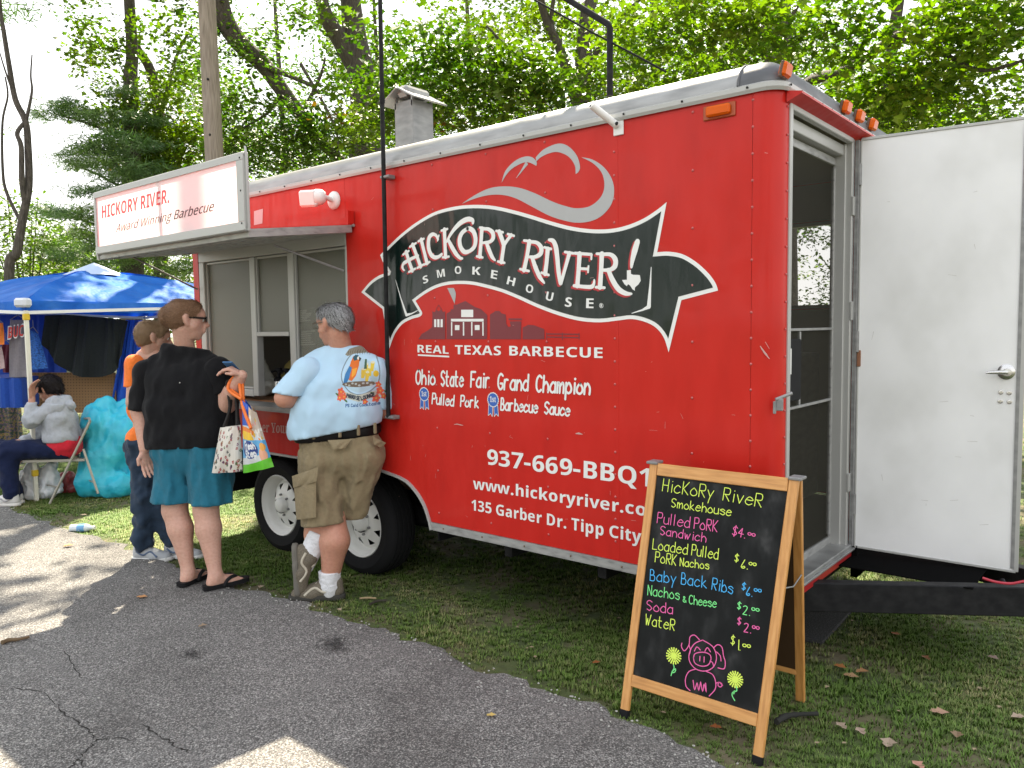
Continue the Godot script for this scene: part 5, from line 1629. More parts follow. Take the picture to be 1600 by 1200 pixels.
func artwork(t: Node3D) -> void:
	# ---- banner
	var whole := outline([
		V2([-2.361,1.994,-2.298,2.033]), V2([-2.298,2.033,-2.187,2.094,-2.052,2.152,-1.904,2.195,-1.747,2.208,-1.613,2.202,-1.485,2.183,-1.362,2.151,-1.244,2.114,-1.116,2.07,-0.993,2.033,-0.875,2.01,-0.774,2.003,-0.688,2.011,-0.605,2.033,-0.536,2.065,-0.491,2.092]),
		V2([-0.491,2.092,-0.537,1.881]), V2([-0.537,1.881,-0.479,1.879,-0.413,1.863,-0.348,1.824,-0.295,1.776,-0.264,1.735,-0.252,1.703]), V2([-0.252,1.703,-0.42,1.669]), V2([-0.42,1.669,-0.481,1.444]),
		V2([-0.481,1.444,-0.504,1.507,-0.542,1.551,-0.594,1.577,-0.665,1.592,-0.739,1.587,-0.84,1.58,-0.957,1.59,-1.08,1.619,-1.207,1.66,-1.324,1.705,-1.431,1.742,-1.541,1.77,-1.656,1.792,-1.792,1.798,-1.898,1.785,-1.99,1.756,-2.071,1.719]),
		V2([-2.071,1.719,-2.033,1.672,-2.019,1.649,-2.038,1.63,-2.107,1.617,-2.185,1.589,-2.25,1.533,-2.3,1.45]), V2([-2.3,1.45,-2.322,1.545,-2.352,1.68]), V2([-2.352,1.68,-2.539,1.785]), V2([-2.539,1.785,-2.46,1.841,-2.375,1.876,-2.29,1.89]), V2([-2.29,1.89,-2.332,1.942,-2.361,1.994])], 5)
	var mb := MB.new()
	mb.sheet(whole, lift(0.0020))
	part("banner_border", mb, M.vinyl_white, t)
	var inner := Geometry2D.offset_polygon(whole, -0.0175, Geometry2D.JOIN_MITER)
	mb = MB.new()
	for q in inner:
		if q.size() > 8: mb.sheet(q, lift(0.0028))
	part("banner", mb, M.vinyl_black, t)
	mb = MB.new()
	mb.stroke(V2([-0.566,1.818,-0.571,1.737,-0.578,1.645]), PackedFloat32Array([0.003, 0.01, 0.02]), lift(0.0036))
	mb.stroke(V2([-0.578,1.645,-0.612,1.631,-0.665,1.618]), PackedFloat32Array([0.018, 0.008, 0.003]), lift(0.0038))
	part("fold_line", mb, M.vinyl_white, t)
	mb = MB.new()
	mb.stroke(V2([-2.231,1.843,-2.19,1.736,-2.147,1.641]), PackedFloat32Array([0.003, 0.008, 0.018]), lift(0.0036))
	mb.stroke(V2([-2.147,1.641,-2.102,1.648,-2.052,1.665]), PackedFloat32Array([0.018, 0.008, 0.003]), lift(0.0038))
	part("fold_line", mb, M.vinyl_white, t)
	# ---- the hat of smoke
	mb = MB.new()
	mb.sheet(outline([V2([-1.702,2.217,-1.612,2.25,-1.515,2.273,-1.421,2.273,-1.315,2.254,-1.213,2.215,-1.115,2.167,-1.046,2.139,-0.966,2.116,-0.887,2.118,-0.829,2.152,-0.809,2.2,-0.822,2.259,-0.87,2.31,-0.935,2.347]), V2([-0.935,2.347,-0.873,2.327,-0.81,2.283,-0.768,2.224,-0.757,2.167,-0.773,2.112,-0.824,2.067,-0.888,2.048,-0.966,2.049,-1.047,2.069,-1.13,2.1,-1.229,2.151,-1.331,2.203,-1.422,2.231,-1.515,2.24,-1.612,2.233,-1.702,2.217])], 5), lift(0.0016))
	part("hat_brim", mb, M.vinyl_grey, t)
	mb = MB.new()
	mb.sheet(outline([V2([-1.204,2.385,-1.154,2.416,-1.07,2.43,-1.01,2.409,-0.961,2.359,-0.943,2.307,-0.951,2.283,-0.968,2.274]), V2([-0.968,2.274,-0.973,2.316,-1.01,2.362,-1.071,2.391,-1.126,2.392,-1.175,2.38,-1.2,2.365]), V2([-1.2,2.365,-1.204,2.385])], 5), lift(0.0017))
	mb.sheet(outline([V2([-1.424,2.291,-1.397,2.347,-1.335,2.387,-1.269,2.399,-1.222,2.387,-1.198,2.361,-1.2,2.344]), V2([-1.2,2.344,-1.24,2.365,-1.281,2.371,-1.346,2.355,-1.389,2.329,-1.424,2.291])], 5), lift(0.0018))
	mb.stroke(V2([-1.328,2.302,-1.296,2.33,-1.258,2.367]), PackedFloat32Array([0.002, 0.008, 0.02]), lift(0.0019), false)
	part("hat_crown", mb, M.vinyl_grey, t)
	mb = MB.new()
	mb.sheet(outline([V2([-1.82,1.78,-1.771,1.778]), V2([-1.771,1.778,-1.757,1.746,-1.768,1.693]), V2([-1.768,1.693,-1.79,1.731,-1.82,1.78])], 3), lift(0.0017))
	part("smoke_wisp", mb, M.vinyl_grey, t)
	# ---- HICKORY RIVER!, drawn stroke by stroke: [centre line, widths]
	var w := 0.026
	var strokes := [
		[V2([-2.136,1.996,-2.115,1.946,-2.089,1.889]), [w, w * 0.9, w]], [V2([-2.081,2.032,-2.052,1.973,-2.021,1.908]), [w, w * 0.9, w]], [V2([-2.171,1.912,-2.161,1.931,-2.136,1.942,-2.083,1.958,-2.039,1.968]), [w * 0.7, w * 0.8, w * 0.6]], [V2([-2.162,1.983,-2.113,2]), [w * 0.5]], [V2([-2.105,2.022,-2.053,2.039]), [w * 0.5]], [V2([-2.118,1.882,-2.063,1.898]), [w * 0.5]], [V2([-2.048,1.901,-1.996,1.917]), [w * 0.5]], [V2([-2.17,1.913,-2.161,1.898,-2.151,1.894]), [w * 0.7, w * 0.3]],
		[V2([-2.011,2.054,-1.992,1.993,-1.969,1.923]), [w, w * 0.9, w]], [V2([-2.035,2.047,-1.99,2.058]), [w * 0.5]], [V2([-1.994,1.916,-1.948,1.928]), [w * 0.5]],
		[V2([-1.88,2.046,-1.895,2.068,-1.921,2.076,-1.946,2.063,-1.955,2.031,-1.951,1.994,-1.934,1.965,-1.907,1.95,-1.877,1.952,-1.853,1.964]), [w * 0.6, w * 0.7, w, w * 1.05, w, w * 0.8, w * 0.6]], [V2([-1.873,2.066,-1.884,2.039]), [w * 0.4]],
		[V2([-1.83,2.093,-1.828,2.024,-1.825,1.948]), [w, w * 0.9, w]], [V2([-1.853,2.09,-1.807,2.095]), [w * 0.5]], [V2([-1.847,1.946,-1.8,1.947]), [w * 0.5]], [V2([-1.814,2.027,-1.785,2.063,-1.746,2.097,-1.701,2.122,-1.656,2.132,-1.624,2.124,-1.621,2.11]), [w * 0.5, w * 0.75, w, w * 1.05, w * 0.9, w * 0.7]], [V2([-1.804,2.04,-1.78,2.002,-1.749,1.961,-1.719,1.935,-1.701,1.931]), [w * 0.7, w, w, w * 0.7, w * 0.5]],
		[V2([-1.66,2.083,-1.698,2.066,-1.719,2.033,-1.712,1.991,-1.684,1.964,-1.648,1.966,-1.614,1.986,-1.604,2.023,-1.616,2.062,-1.641,2.081,-1.66,2.083]), [w * 0.75, w, w * 1.1, w, w * 0.75, w, w * 1.1, w, w * 0.75]],
		[V2([-1.559,2.074,-1.566,2.009,-1.576,1.933]), [w, w * 0.9, w]], [V2([-1.574,2.081,-1.539,2.074]), [w * 0.5]], [V2([-1.598,1.935,-1.556,1.926]), [w * 0.5]], [V2([-1.555,2.072,-1.516,2.068,-1.486,2.048,-1.483,2.02,-1.506,2.003,-1.554,2.001]), [w * 0.6, w * 0.7, w, w, w * 0.7, w * 0.5]], [V2([-1.529,2,-1.513,1.965,-1.492,1.926,-1.471,1.906]), [w * 0.8, w, w * 0.9, w * 0.4]],
		[V2([-1.441,2.048,-1.426,2.015,-1.411,1.978]), [w, w, w]], [V2([-1.363,2.025,-1.389,2,-1.411,1.978]), [w * 0.8, w * 0.7, w * 0.8]], [V2([-1.411,1.981,-1.419,1.941,-1.429,1.895]), [w, w * 0.9, w]], [V2([-1.461,2.054,-1.416,2.043]), [w * 0.5]], [V2([-1.385,2.032,-1.343,2.019]), [w * 0.5]], [V2([-1.453,1.899,-1.408,1.889]), [w * 0.5]],
		[V2([-1.246,1.983,-1.261,1.918,-1.282,1.846]), [w, w * 0.9, w]], [V2([-1.28,1.991,-1.224,1.981]), [w * 0.5]], [V2([-1.307,1.852,-1.251,1.839]), [w * 0.5]], [V2([-1.243,1.982,-1.2,1.974,-1.174,1.949,-1.177,1.92,-1.211,1.906,-1.254,1.909]), [w * 0.6, w * 0.7, w, w, w * 0.7, w * 0.5]], [V2([-1.23,1.905,-1.21,1.856,-1.185,1.809,-1.156,1.776]), [w * 0.8, w, w * 0.95, w * 0.4]],
		[V2([-1.133,1.938,-1.14,1.88,-1.15,1.821]), [w, w * 0.9, w]], [V2([-1.154,1.948,-1.112,1.937]), [w * 0.5]], [V2([-1.173,1.827,-1.128,1.813]), [w * 0.5]],
		[V2([-1.126,1.982,-1.1,1.974,-1.084,1.943,-1.076,1.892,-1.069,1.825,-1.059,1.77]), [w * 0.5, w * 0.9, w * 1.05, w, w * 0.95, w * 0.8]], [V2([-1.005,1.909,-1.028,1.845,-1.056,1.769]), [w * 0.9, w * 0.75, w * 0.7]], [V2([-1.031,1.917,-0.982,1.907]), [w * 0.5]],
		[V2([-0.946,1.902,-0.952,1.83,-0.96,1.754]), [w, w * 0.9, w]], [V2([-0.973,1.907,-0.889,1.896,-0.879,1.892]), [w * 0.55]], [V2([-0.879,1.897,-0.88,1.873]), [w * 0.4]], [V2([-0.951,1.834,-0.9,1.829]), [w * 0.5]], [V2([-0.896,1.842,-0.899,1.814]), [w * 0.4]], [V2([-0.98,1.755,-0.89,1.745,-0.869,1.755,-0.864,1.776]), [w * 0.6, w * 0.8, w * 0.4]],
		[V2([-0.822,1.893,-0.826,1.823,-0.833,1.742]), [w, w * 0.9, w]], [V2([-0.85,1.896,-0.802,1.892]), [w * 0.5]], [V2([-0.856,1.743,-0.808,1.738]), [w * 0.5]], [V2([-0.818,1.891,-0.775,1.887,-0.75,1.864,-0.752,1.833,-0.781,1.818,-0.823,1.82]), [w * 0.6, w * 0.7, w, w, w * 0.7, w * 0.5]], [V2([-0.787,1.818,-0.765,1.772,-0.733,1.729,-0.695,1.708,-0.665,1.705]), [w * 0.8, w, w, w * 0.8, w * 0.4]],
		[V2([-0.634,1.934,-0.648,1.895,-0.66,1.854,-0.665,1.824]), [w * 1.0, w * 1.15, w * 0.85, w * 0.5]]]
	var white := MB.new()
	var red := MB.new()
	var z := 0.0
	for q in strokes:
		var sm := smooth(q[0], 5)
		var moved := PackedVector2Array()
		for v in sm: moved.append(v + Vector2(-0.011, -0.007))
		red.stroke(moved, PackedFloat32Array(q[1]), lift(0.0038 + z * 0.6))
		white.stroke(sm, PackedFloat32Array(q[1]), lift(0.0048 + z))
		z += 0.00002
	var texas := V2([-0.689,1.811,-0.668,1.811,-0.668,1.794,-0.656,1.789,-0.636,1.788,-0.622,1.786,-0.618,1.761,-0.629,1.746,-0.647,1.733,-0.649,1.718,-0.661,1.726,-0.672,1.742,-0.683,1.749,-0.69,1.74,-0.701,1.749,-0.715,1.769,-0.689,1.769])
	white.sheet(texas, lift(0.0052))
	part("letter_shadow", red, M.vinyl_red, t)
	part("lettering", white, M.vinyl_white, t)
	# ---- SMOKEHOUSE, each letter with its own tilt: bottom left, bottom right, top left
	white = MB.new()
	var word := "SMOKEHOUSE"
	var quads := [V3([-2.001,1.81,0.004,-1.96,1.819,0.004,-2.011,1.85,0.004]), V3([-1.891,1.838,0.004,-1.832,1.843,0.004,-1.897,1.88,0.004]), V3([-1.759,1.852,0.004,-1.711,1.851,0.004,-1.76,1.893,0.004]), V3([-1.633,1.843,0.004,-1.575,1.836,0.004,-1.63,1.884,0.004]), V3([-1.505,1.818,0.004,-1.462,1.809,0.004,-1.498,1.86,0.004]), V3([-1.399,1.783,0.004,-1.349,1.769,0.004,-1.386,1.822,0.004]), V3([-1.277,1.738,0.004,-1.232,1.727,0.004,-1.267,1.778,0.004]), V3([-1.152,1.694,0.004,-1.11,1.685,0.004,-1.141,1.735,0.004]), V3([-1.036,1.659,0.004,-0.997,1.654,0.004,-1.03,1.704,0.004]), V3([-0.913,1.648,0.004,-0.871,1.646,0.004,-0.911,1.693,0.004])]
	for i in 10: letters(white, word[i], quads[i][0], quads[i][1], quads[i][2])
	letters(white, "®", Vector3(-0.839,1.647,0.004),Vector3(-0.816,1.645,0.004),Vector3(-0.839,1.669,0.004))
	# ---- REAL TEXAS BARBECUE
	letters(white, "REAL", Vector3(-2.064,1.429,0.002),Vector3(-1.819,1.423,0.002),Vector3(-2.063,1.472,0.002))
	letters(white, "TEXAS", Vector3(-1.771,1.422,0.002),Vector3(-1.444,1.419,0.002),Vector3(-1.77,1.471,0.002))
	letters(white, "BARBECUE", Vector3(-1.388,1.42,0.002),Vector3(-0.823,1.414,0.002),Vector3(-1.388,1.469,0.002))
	white.stroke(V2([-2.061,1.414,-1.815,1.408]), PackedFloat32Array([0.009]), lift(0.002), false)
	letters(white, "937-669-BBQ1", Vector3(-1.551,0.823,0.002),Vector3(-0.576,0.82,0.002),Vector3(-1.548,0.925,0.002))
	letters(white, "www.hickoryriver.com", Vector3(-1.656,0.679,0.002),Vector3(-0.498,0.682,0.002),Vector3(-1.654,0.761,0.002))
	letters(white, "135 Garber Dr. Tipp City", Vector3(-1.67,0.561,0.002),Vector3(-0.62,0.554,0.002),Vector3(-1.668,0.643,0.002))
	part("lettering", white, M.vinyl_white, t)
	# ---- brush script
	white = MB.new()
	for q in [["Ohio", V2([-2.081,1.249,-1.93,1.252]), 0.080], ["State", V2([-1.88,1.247,-1.715,1.249]), 0.080], ["Fair", V2([-1.659,1.249,-1.523,1.25]), 0.080], ["Grand", V2([-1.467,1.244,-1.269,1.245]), 0.080], ["Champion", V2([-1.216,1.242,-0.896,1.242]), 0.080],
			["Pulled", V2([-1.956,1.144,-1.788,1.139]), 0.058], ["Pork", V2([-1.737,1.141,-1.606,1.14]), 0.058], ["Barbecue", V2([-1.451,1.138,-1.211,1.135]), 0.060], ["Sauce", V2([-1.165,1.135,-1.015,1.132]), 0.058]]:
		pen_text(white, q[0], lift(0.0020), q[1][0], q[1][1], q[2], 0.0115 if q[2] > 0.07 else 0.0095, 0.12)
	part("lettering", white, M.vinyl_white, t)
	# ---- two prize rosettes
	for c in [[V2([-2.018,1.194]), V2([-2.02,1.128])], [V2([-1.503,1.187]), V2([-1.504,1.12])]]:
		var o: Vector2 = c[0][0]
		var blue := MB.new()
		white = MB.new()
		for s in [[0.041, 0.0020, white], [0.036, 0.0026, blue]]:
			var p := PackedVector2Array()
			for k in 40: p.append(o + Vector2.from_angle(TAU * k / 40.0) * s[0] * (1.0 if k % 2 else 0.92))
			(s[2] as MB).sheet(p, lift(s[1]))
		for sg in [-1.0, 1.0]:
			var tail := PackedVector2Array([o + Vector2(sg * 0.006, -0.03), o + Vector2(sg * 0.030, -0.028), o + Vector2(sg * 0.034, -0.082), o + Vector2(sg * 0.019, -0.070), o + Vector2(sg * 0.008, -0.085)])
			white.sheet(Geometry2D.offset_polygon(tail, 0.003)[0], lift(0.0014 + sg * 0.0002))
			blue.sheet(tail, lift(0.0018 + sg * 0.0001))
		var tx := MB.new()
		letters(tx, "1st", Vector3(o.x - 0.021, o.y - 0.012, 0.003), Vector3(o.x + 0.021, o.y - 0.012, 0.003), Vector3(o.x - 0.021, o.y + 0.018, 0.003), true, true)
		part("rosette", blue, M.vinyl_blue, t)
		part("rosette_edge", white, M.vinyl_white, t)
		part("lettering", tx, M.vinyl_white, t)
	# ---- the little town
	var wine := MB.new()
	wine.sheet(V2([-2.055,1.503,-2.027,1.533,-1.977,1.552,-1.943,1.57,-1.939,1.639,-1.939,1.658,-1.921,1.651,-1.908,1.666,-1.889,1.656,-1.869,1.667,-1.856,1.651,-1.839,1.655,-1.843,1.503]), lift(0.0016))
	wine.stroke(V2([-1.911,1.666,-1.888,1.69,-1.866,1.665]), PackedFloat32Array([0.004]), lift(0.0017), false)
	wine.sheet(V2([-1.834,1.503,-1.83,1.643,-1.798,1.654,-1.798,1.665,-1.777,1.665,-1.775,1.689,-1.754,1.688,-1.688,1.706,-1.62,1.672,-1.577,1.66,-1.534,1.629,-1.537,1.503]), lift(0.0016))
	wine.sheet(V2([-1.519,1.503,-1.516,1.63,-1.485,1.644,-1.48,1.648,-1.449,1.647,-1.435,1.634,-1.408,1.628,-1.405,1.581,-1.391,1.564,-1.376,1.568,-1.383,1.593,-1.306,1.592,-1.311,1.502]), lift(0.0016))
	wine.stroke(V2([-1.39,1.604,-1.302,1.602]), PackedFloat32Array([0.009]), lift(0.0018), false)
	wine.sheet(V2([-1.3,1.502,-1.299,1.561,-1.263,1.574,-1.228,1.572,-1.162,1.552,-1.162,1.502]), lift(0.0016))
	for q in [V2([-1.148,1.528,-0.955,1.525]), V2([-1.148,1.513,-0.955,1.509]), V2([-1.148,1.535,-1.148,1.501]), V2([-1.053,1.534,-1.053,1.498]), V2([-0.955,1.531,-0.955,1.501])]:
		wine.stroke(q, PackedFloat32Array([0.006]), lift(0.0015 + rng.randf() * 0.0003), false)
	part("town_emblem", wine, M.vinyl_wine, t)
	white = MB.new()
	for q in [V2([-1.925,1.613,-1.909,1.613,-1.91,1.57,-1.926,1.57]), V2([-1.901,1.613,-1.884,1.612,-1.885,1.569,-1.902,1.57]), V2([-1.875,1.612,-1.859,1.612,-1.86,1.569,-1.877,1.569]), V2([-1.719,1.66,-1.632,1.658,-1.633,1.619,-1.72,1.621]), V2([-1.796,1.613,-1.56,1.609,-1.56,1.595,-1.796,1.599]), V2([-1.768,1.579,-1.734,1.578,-1.735,1.552,-1.768,1.552]), V2([-1.623,1.577,-1.589,1.577,-1.589,1.551,-1.623,1.551]), V2([-1.796,1.596,-1.787,1.596,-1.789,1.522,-1.798,1.522]), V2([-1.708,1.595,-1.699,1.595,-1.7,1.522,-1.71,1.522]), V2([-1.648,1.594,-1.639,1.594,-1.641,1.522,-1.65,1.522]), V2([-1.569,1.593,-1.56,1.593,-1.561,1.521,-1.57,1.521])]:
		white.sheet(q, lift(0.0022))
	part("town_light", white, M.vinyl_white, t)

func interior() -> void:
	# things seen through the serving window and the front doorway
	var mb := MB.new()
	mb.cube(Vector3(-3.5, 1.06, -0.30), Vector3(1.7, 0.03, 0.5), 0.004)
	mb.cube(Vector3(-3.5, 0.76, -0.52), Vector3(1.7, 0.56, 0.03))
	single("serving_counter", mb, mat(Color(0.26, 0.11, 0.04), 0.5), Vector3(-3.5, 0.48, -0.3), "brown wooden counter just inside the serving window", "counter")
	var b: Vector3 = Vector3(-4.083,1.161,-0.28)
	b = Vector3(b.x, 1.075, -0.28)
	mb = MB.new()
	mb.blob([[b + Vector3(-0.02, 0.08, 0), b + Vector3(0.05, 0.10, 0.02), 0.09, 0.08], [b + Vector3(0.0, 0.17, 0), b + Vector3(0.03, 0.25, 0), 0.07, 0.03], [b + Vector3(0.1, 0.06, 0.05), b + Vector3(0.12, 0.07, 0.0), 0.06, 0.06]], 0.012, 0.02, [[b, Vector3.DOWN]], 0.02, Vector3(14, 14, 14), 4)
	var film := mat(Color(0.62, 0.62, 0.56), 0.25)
	single("bread_bag", mb, film, b, "clear plastic bag of buns on the counter inside the open sash", "bag")
	mb = MB.new()
	mb.blob([[b + Vector3(0.12, 0.08, -0.18), b + Vector3(0.3, 0.09, -0.18), 0.09, 0.09], [b + Vector3(0.14, 0.2, -0.2), b + Vector3(0.28, 0.22, -0.2), 0.07, 0.06]], 0.014, 0.02, [[b, Vector3.DOWN]], 0.01, Vector3(12, 12, 12), 5)
	single("bread_bag", mb, mat(Color(0.5, 0.42, 0.12), 0.35), b + Vector3(0.2, 0, -0.18), "yellow bag of buns behind the clear plastic bag", "bag")
	for i in 2:
		var c: Vector3 = [Vector3(-3.623,1.186,-0.13),Vector3(-3.531,1.19,-0.13)][i]
		c.y = 1.075
		mb = MB.new()
		mb.lathe(PackedVector2Array([Vector2(0.0, 0.0), Vector2(0.034, 0.0), Vector2(0.034, 0.12), Vector2(0.03, 0.135)]), Transform3D(Basis(), c), 16, 0.6)
		var d := thing("sauce_pump", ["steel sauce pump with black top, nearer the clear bread bag", "steel sauce pump with black top, nearer the man at the counter"][i], "dispenser", c, "sauce pumps on the counter")
		part("canister", mb, M.chrome, d)
		mb = MB.new()
		mb.lathe(PackedVector2Array([Vector2(0.036, 0.133), Vector2(0.036, 0.15), Vector2(0.012, 0.16), Vector2(0.012, 0.2), Vector2(0.026, 0.203), Vector2(0.024, 0.222), Vector2(0.0, 0.226)]), Transform3D(Basis(), c), 14, 0.5)
		mb.rod(c + Vector3(0, 0.212, 0), c + Vector3(0.0, 0.2, 0.06), 0.008, 8)
		part("pump_head", mb, M.black, d)
	# menu sheets on the right-hand pane
	for row in [[V3([-3.287,1.701,-0.042,-3.062,1.704,-0.043,-3.066,1.614,-0.042,-3.292,1.602,-0.042]), "upper printed menu sheet behind the right-hand window pane"], [V3([-3.236,1.56,-0.042,-3.044,1.571,-0.043,-3.05,1.45,-0.042,-3.243,1.446,-0.042]), "framed lower menu sheet behind the right-hand window pane"]]:
		var q: Array = row[0]
		mb = MB.new()
		mb.quad(q[0], q[1], q[2], q[3], Vector3.BACK)
		var s := thing("menu_sheet", row[1], "menu", (q[0] + q[2]) * 0.5)
		part("paper", mb, mat(Color(0.03, 0.03, 0.025), 0.7), s)
		mb = MB.new()
		for k in 7:
			var f := 0.1 + k * 0.12
			var a: Vector3 = (q[0] as Vector3).lerp(q[3], f)
			var e: Vector3 = (q[1] as Vector3).lerp(q[2], f)
			mb.bar(a.lerp(e, 0.08) + Vector3(0, 0, 0.001), a.lerp(e, rng.randf_range(0.6, 0.92)) + Vector3(0, 0, 0.001), 0.008, 0.001, Vector3.BACK)
		part("print", mb, mat(Color(0.7, 0.7, 0.64), 0.7), s)
	# bucket by the front door
	var bc := Vector3(-0.27, 0.46, -0.47)
	var bk := thing("bucket", "white plastic bucket standing inside behind the screen door", "bucket", bc)
	mb = MB.new()
	mb.lathe(PackedVector2Array([Vector2(0.0, 0.0), Vector2(0.128, 0.0), Vector2(0.142, 0.28), Vector2(0.148, 0.285), Vector2(0.148, 0.30), Vector2(0.144, 0.305), Vector2(0.146, 0.35), Vector2(0.151, 0.352), Vector2(0.151, 0.368), Vector2(0.142, 0.37), Vector2(0.138, 0.3), Vector2(0.126, 0.01), Vector2(0.0, 0.01)]), Transform3D(Basis(), bc), 28, 0.6)
	part("shell", mb, M.white_paint, bk)
	mb = MB.new()
	var hw := PackedVector3Array()
	for k in 13: hw.append(bc + Vector3(0.152 * cos(PI * k / 12.0) * 0.77, 0.32 - 0.12 * sin(PI * k / 12.0) * 0.6, 0.152 * (0.64 * cos(PI * k / 12.0) + 0.5 * sin(PI * k / 12.0))))
	mb.tube(hw, PackedFloat32Array([0.003]), 6)
	part("handle", mb, M.galv, bk)
	# kitchen cabinet and hood inside, dark shapes behind the screen
	mb = MB.new()
	mb.cube(Vector3(-1.1, 0.93, -1.75), Vector3(1.2, 0.9, 0.5), 0.01)
	single("kitchen_counter", mb, M.galv, Vector3(-1.1, 0.48, -1.75), "steel kitchen counter along the inner back wall", "counter")

func stall() -> void:
	# ---- pop-up canopy
	var P := [Vector3(-6.884,1.797,0.349),Vector3(-7.019,1.901,-1.335)]
	var front: Vector3 = P[0]
	var A := Vector3(front.x, 0, front.z)           # front pole on the lane side
	var along := Vector3(-0.70, 0, 0.30).normalized()
	var right := (Vector3(P[1].x, 0, P[1].z) - A)
	right = right.normalized()
	along = Vector3(-0.93, 0, 0.10)
	var W := 2.6
	var c4 := [A, A + right * W, A + right * W + along * W, A + along * W]
	var eave := 1.86
	var tent := thing("canopy_tent", "blue pop-up canopy tent with white frame standing behind the queue", "tent", Vector3(A.x, 0, A.z))
	var mid: Vector3 = (c4[0] + c4[2]) * 0.5
	var apex := mid + Vector3(0, 2.26, 0)
	var tarp := noisy([[0.0, Color(0.02, 0.13, 0.52)], [0.5, Color(0.035, 0.18, 0.62)], [1.0, Color(0.08, 0.26, 0.70)]], 0.01, Vector3(0.5, 0.5, 0.5), 0.5)
	tarp.metallic_specular = 0.12
	tarp.backlight_enabled = true
	tarp.backlight = Color(0.35, 0.5, 0.8)
	bumpy(tarp, 0.012, 2.5)
	for i in 4:
		var a: Vector3 = c4[i] + Vector3(0, eave, 0)
		var b: Vector3 = c4[(i + 1) % 4] + Vector3(0, eave, 0)
		var mb := MB.new()
		var n := 10
		var grid := []
		for r in n + 1:
			var row := []
			var f := float(r) / n
			for k in n + 1:
				var g := float(k) / n
				var p := a.lerp(b, g).lerp(apex, f)
				p.y += 0.10 * sin(PI * f) * 0.9 + 0.05 * (1.0 - absf(2.0 * g - 1.0)) * -sin(PI * f) + 0.012 * sin(g * 17.0 + f * 9.0 + i)
				row.append(p)
			grid.append(row)
		var nn := (b - a).cross(apex - a).normalized()
		if nn.y < 0.0: nn = -nn
		for r in n:
			for k in n:
				mb.quad(grid[r][k], grid[r][k + 1], grid[r + 1][k + 1], grid[r + 1][k], Vector3.UP)
		part("roof_panel", mb, tarp, tent)
		mb = MB.new()
		for k in n:
			var p0: Vector3 = a.lerp(b, k / 10.0)
			var p1: Vector3 = a.lerp(b, (k + 1) / 10.0)
			var s0 := 0.075 + 0.02 * sin(k * PI / 10.0)
			var s1 := 0.075 + 0.02 * sin((k + 1) * PI / 10.0)
			var o0 := Vector3(0, 0, 0.012 * sin(k * 2.1))
			var o1 := Vector3(0, 0, 0.012 * sin((k + 1) * 2.1))
			mb.quad(p0 + Vector3(0, 0.01, 0), p1 + Vector3(0, 0.01, 0), p1 - Vector3(0, s1, 0) + o1, p0 - Vector3(0, s0, 0) + o0, (a + b) * 0.5 - mid)
		part("valance", mb, tarp, tent)
		mb = MB.new()
		mb.bar(a - Vector3(0, 0.10, 0), a.lerp(b, 0.5) + Vector3(0, -0.05, 0), 0.022, 0.03)
		mb.bar(a.lerp(b, 0.5) + Vector3(0, -0.05, 0), b - Vector3(0, 0.10, 0), 0.022, 0.03)
		part("frame_rail", mb, M.white_paint, tent)
		mb = MB.new()
		mb.cube(c4[i] + Vector3(0, eave * 0.5 - 0.04, 0), Vector3(0.036, eave - 0.08, 0.036), 0.004)
		part("leg", mb, mat(Color(0.66, 0.64, 0.54), 0.45), tent)
		mb = MB.new()
		mb.bar(c4[i] + Vector3(0, eave, 0), apex, 0.02, 0.025)
		part("rafter", mb, M.white_paint, tent)
	var mb := MB.new()
	mb.box(Transform3D(Basis(Vector3.UP, 0.6), A + Vector3(0.0, eave - 0.01, 0.02)), Vector3(0.12, 0.085, 0.11), 0.02)
	part("corner_cap", mb, mat(Color(0.6, 0.62, 0.66), 0.5), tent)
	mb = MB.new()
	mb.cube(A + Vector3(0, eave - 0.14, 0), Vector3(0.05, 0.06, 0.05), 0.006)
	mb.cube(A + Vector3(0, 0.27, 0), Vector3(0.05, 0.06, 0.05), 0.006)
	part("yellow_clip", mb, mat(Color(0.62, 0.42, 0.02), 0.5), tent)
	mb = MB.new()
	mb.lathe(PackedVector2Array([Vector2(0.0, 0.10), Vector2(0.12, 0.05), Vector2(0.34, -0.05)]), Transform3D(Basis(), apex), 8, 0.9)
	part("peak_cap", mb, mat(Color(0.45, 0.55, 0.75), 0.5), tent)
	# ---- cloths and goods in its shade
	hanging("hanging_cloth", "dark charcoal blanket hung across the canopy's back", "blanket", PackedVector2Array(), V3([-7.701,1.752,-0.101,-7.578,1.757,-0.269,-7.451,1.737,-0.438,-7.323,1.716,-0.608,-7.237,1.686,-0.742]), V3([-7.708,1.454,-0.067,-7.622,1.231,-0.184,-7.483,1.109,-0.353,-7.302,1.137,-0.572,-7.279,1.334,-0.674]), Color(0.022, 0.026, 0.026))
	hanging("hanging_tarp", "bright blue tarpaulin hung beside the charcoal blanket", "tarp", PackedVector2Array(), V3([-7.469,1.702,-0.812,-7.394,1.701,-0.874,-7.32,1.699,-0.936,-7.245,1.698,-0.997]), V3([-7.548,0.799,-0.662,-7.437,0.797,-0.754,-7.288,0.794,-0.878,-7.213,0.793,-0.94]), Color(0.015, 0.10, 0.55))
	hanging("hanging_tarp", "blue tarpaulin wall behind the hanging shirts", "tarp", PackedVector2Array(), V3([-9.473,1.796,-0.065,-9.191,1.791,-0.299,-8.989,1.788,-0.467,-8.707,1.783,-0.701]), V3([-9.438,0.809,-0.002,-9.156,0.804,-0.237,-8.962,1.009,-0.417,-8.68,1.004,-0.652]), Color(0.012, 0.055, 0.33))
	# pegboard
	mb = MB.new()
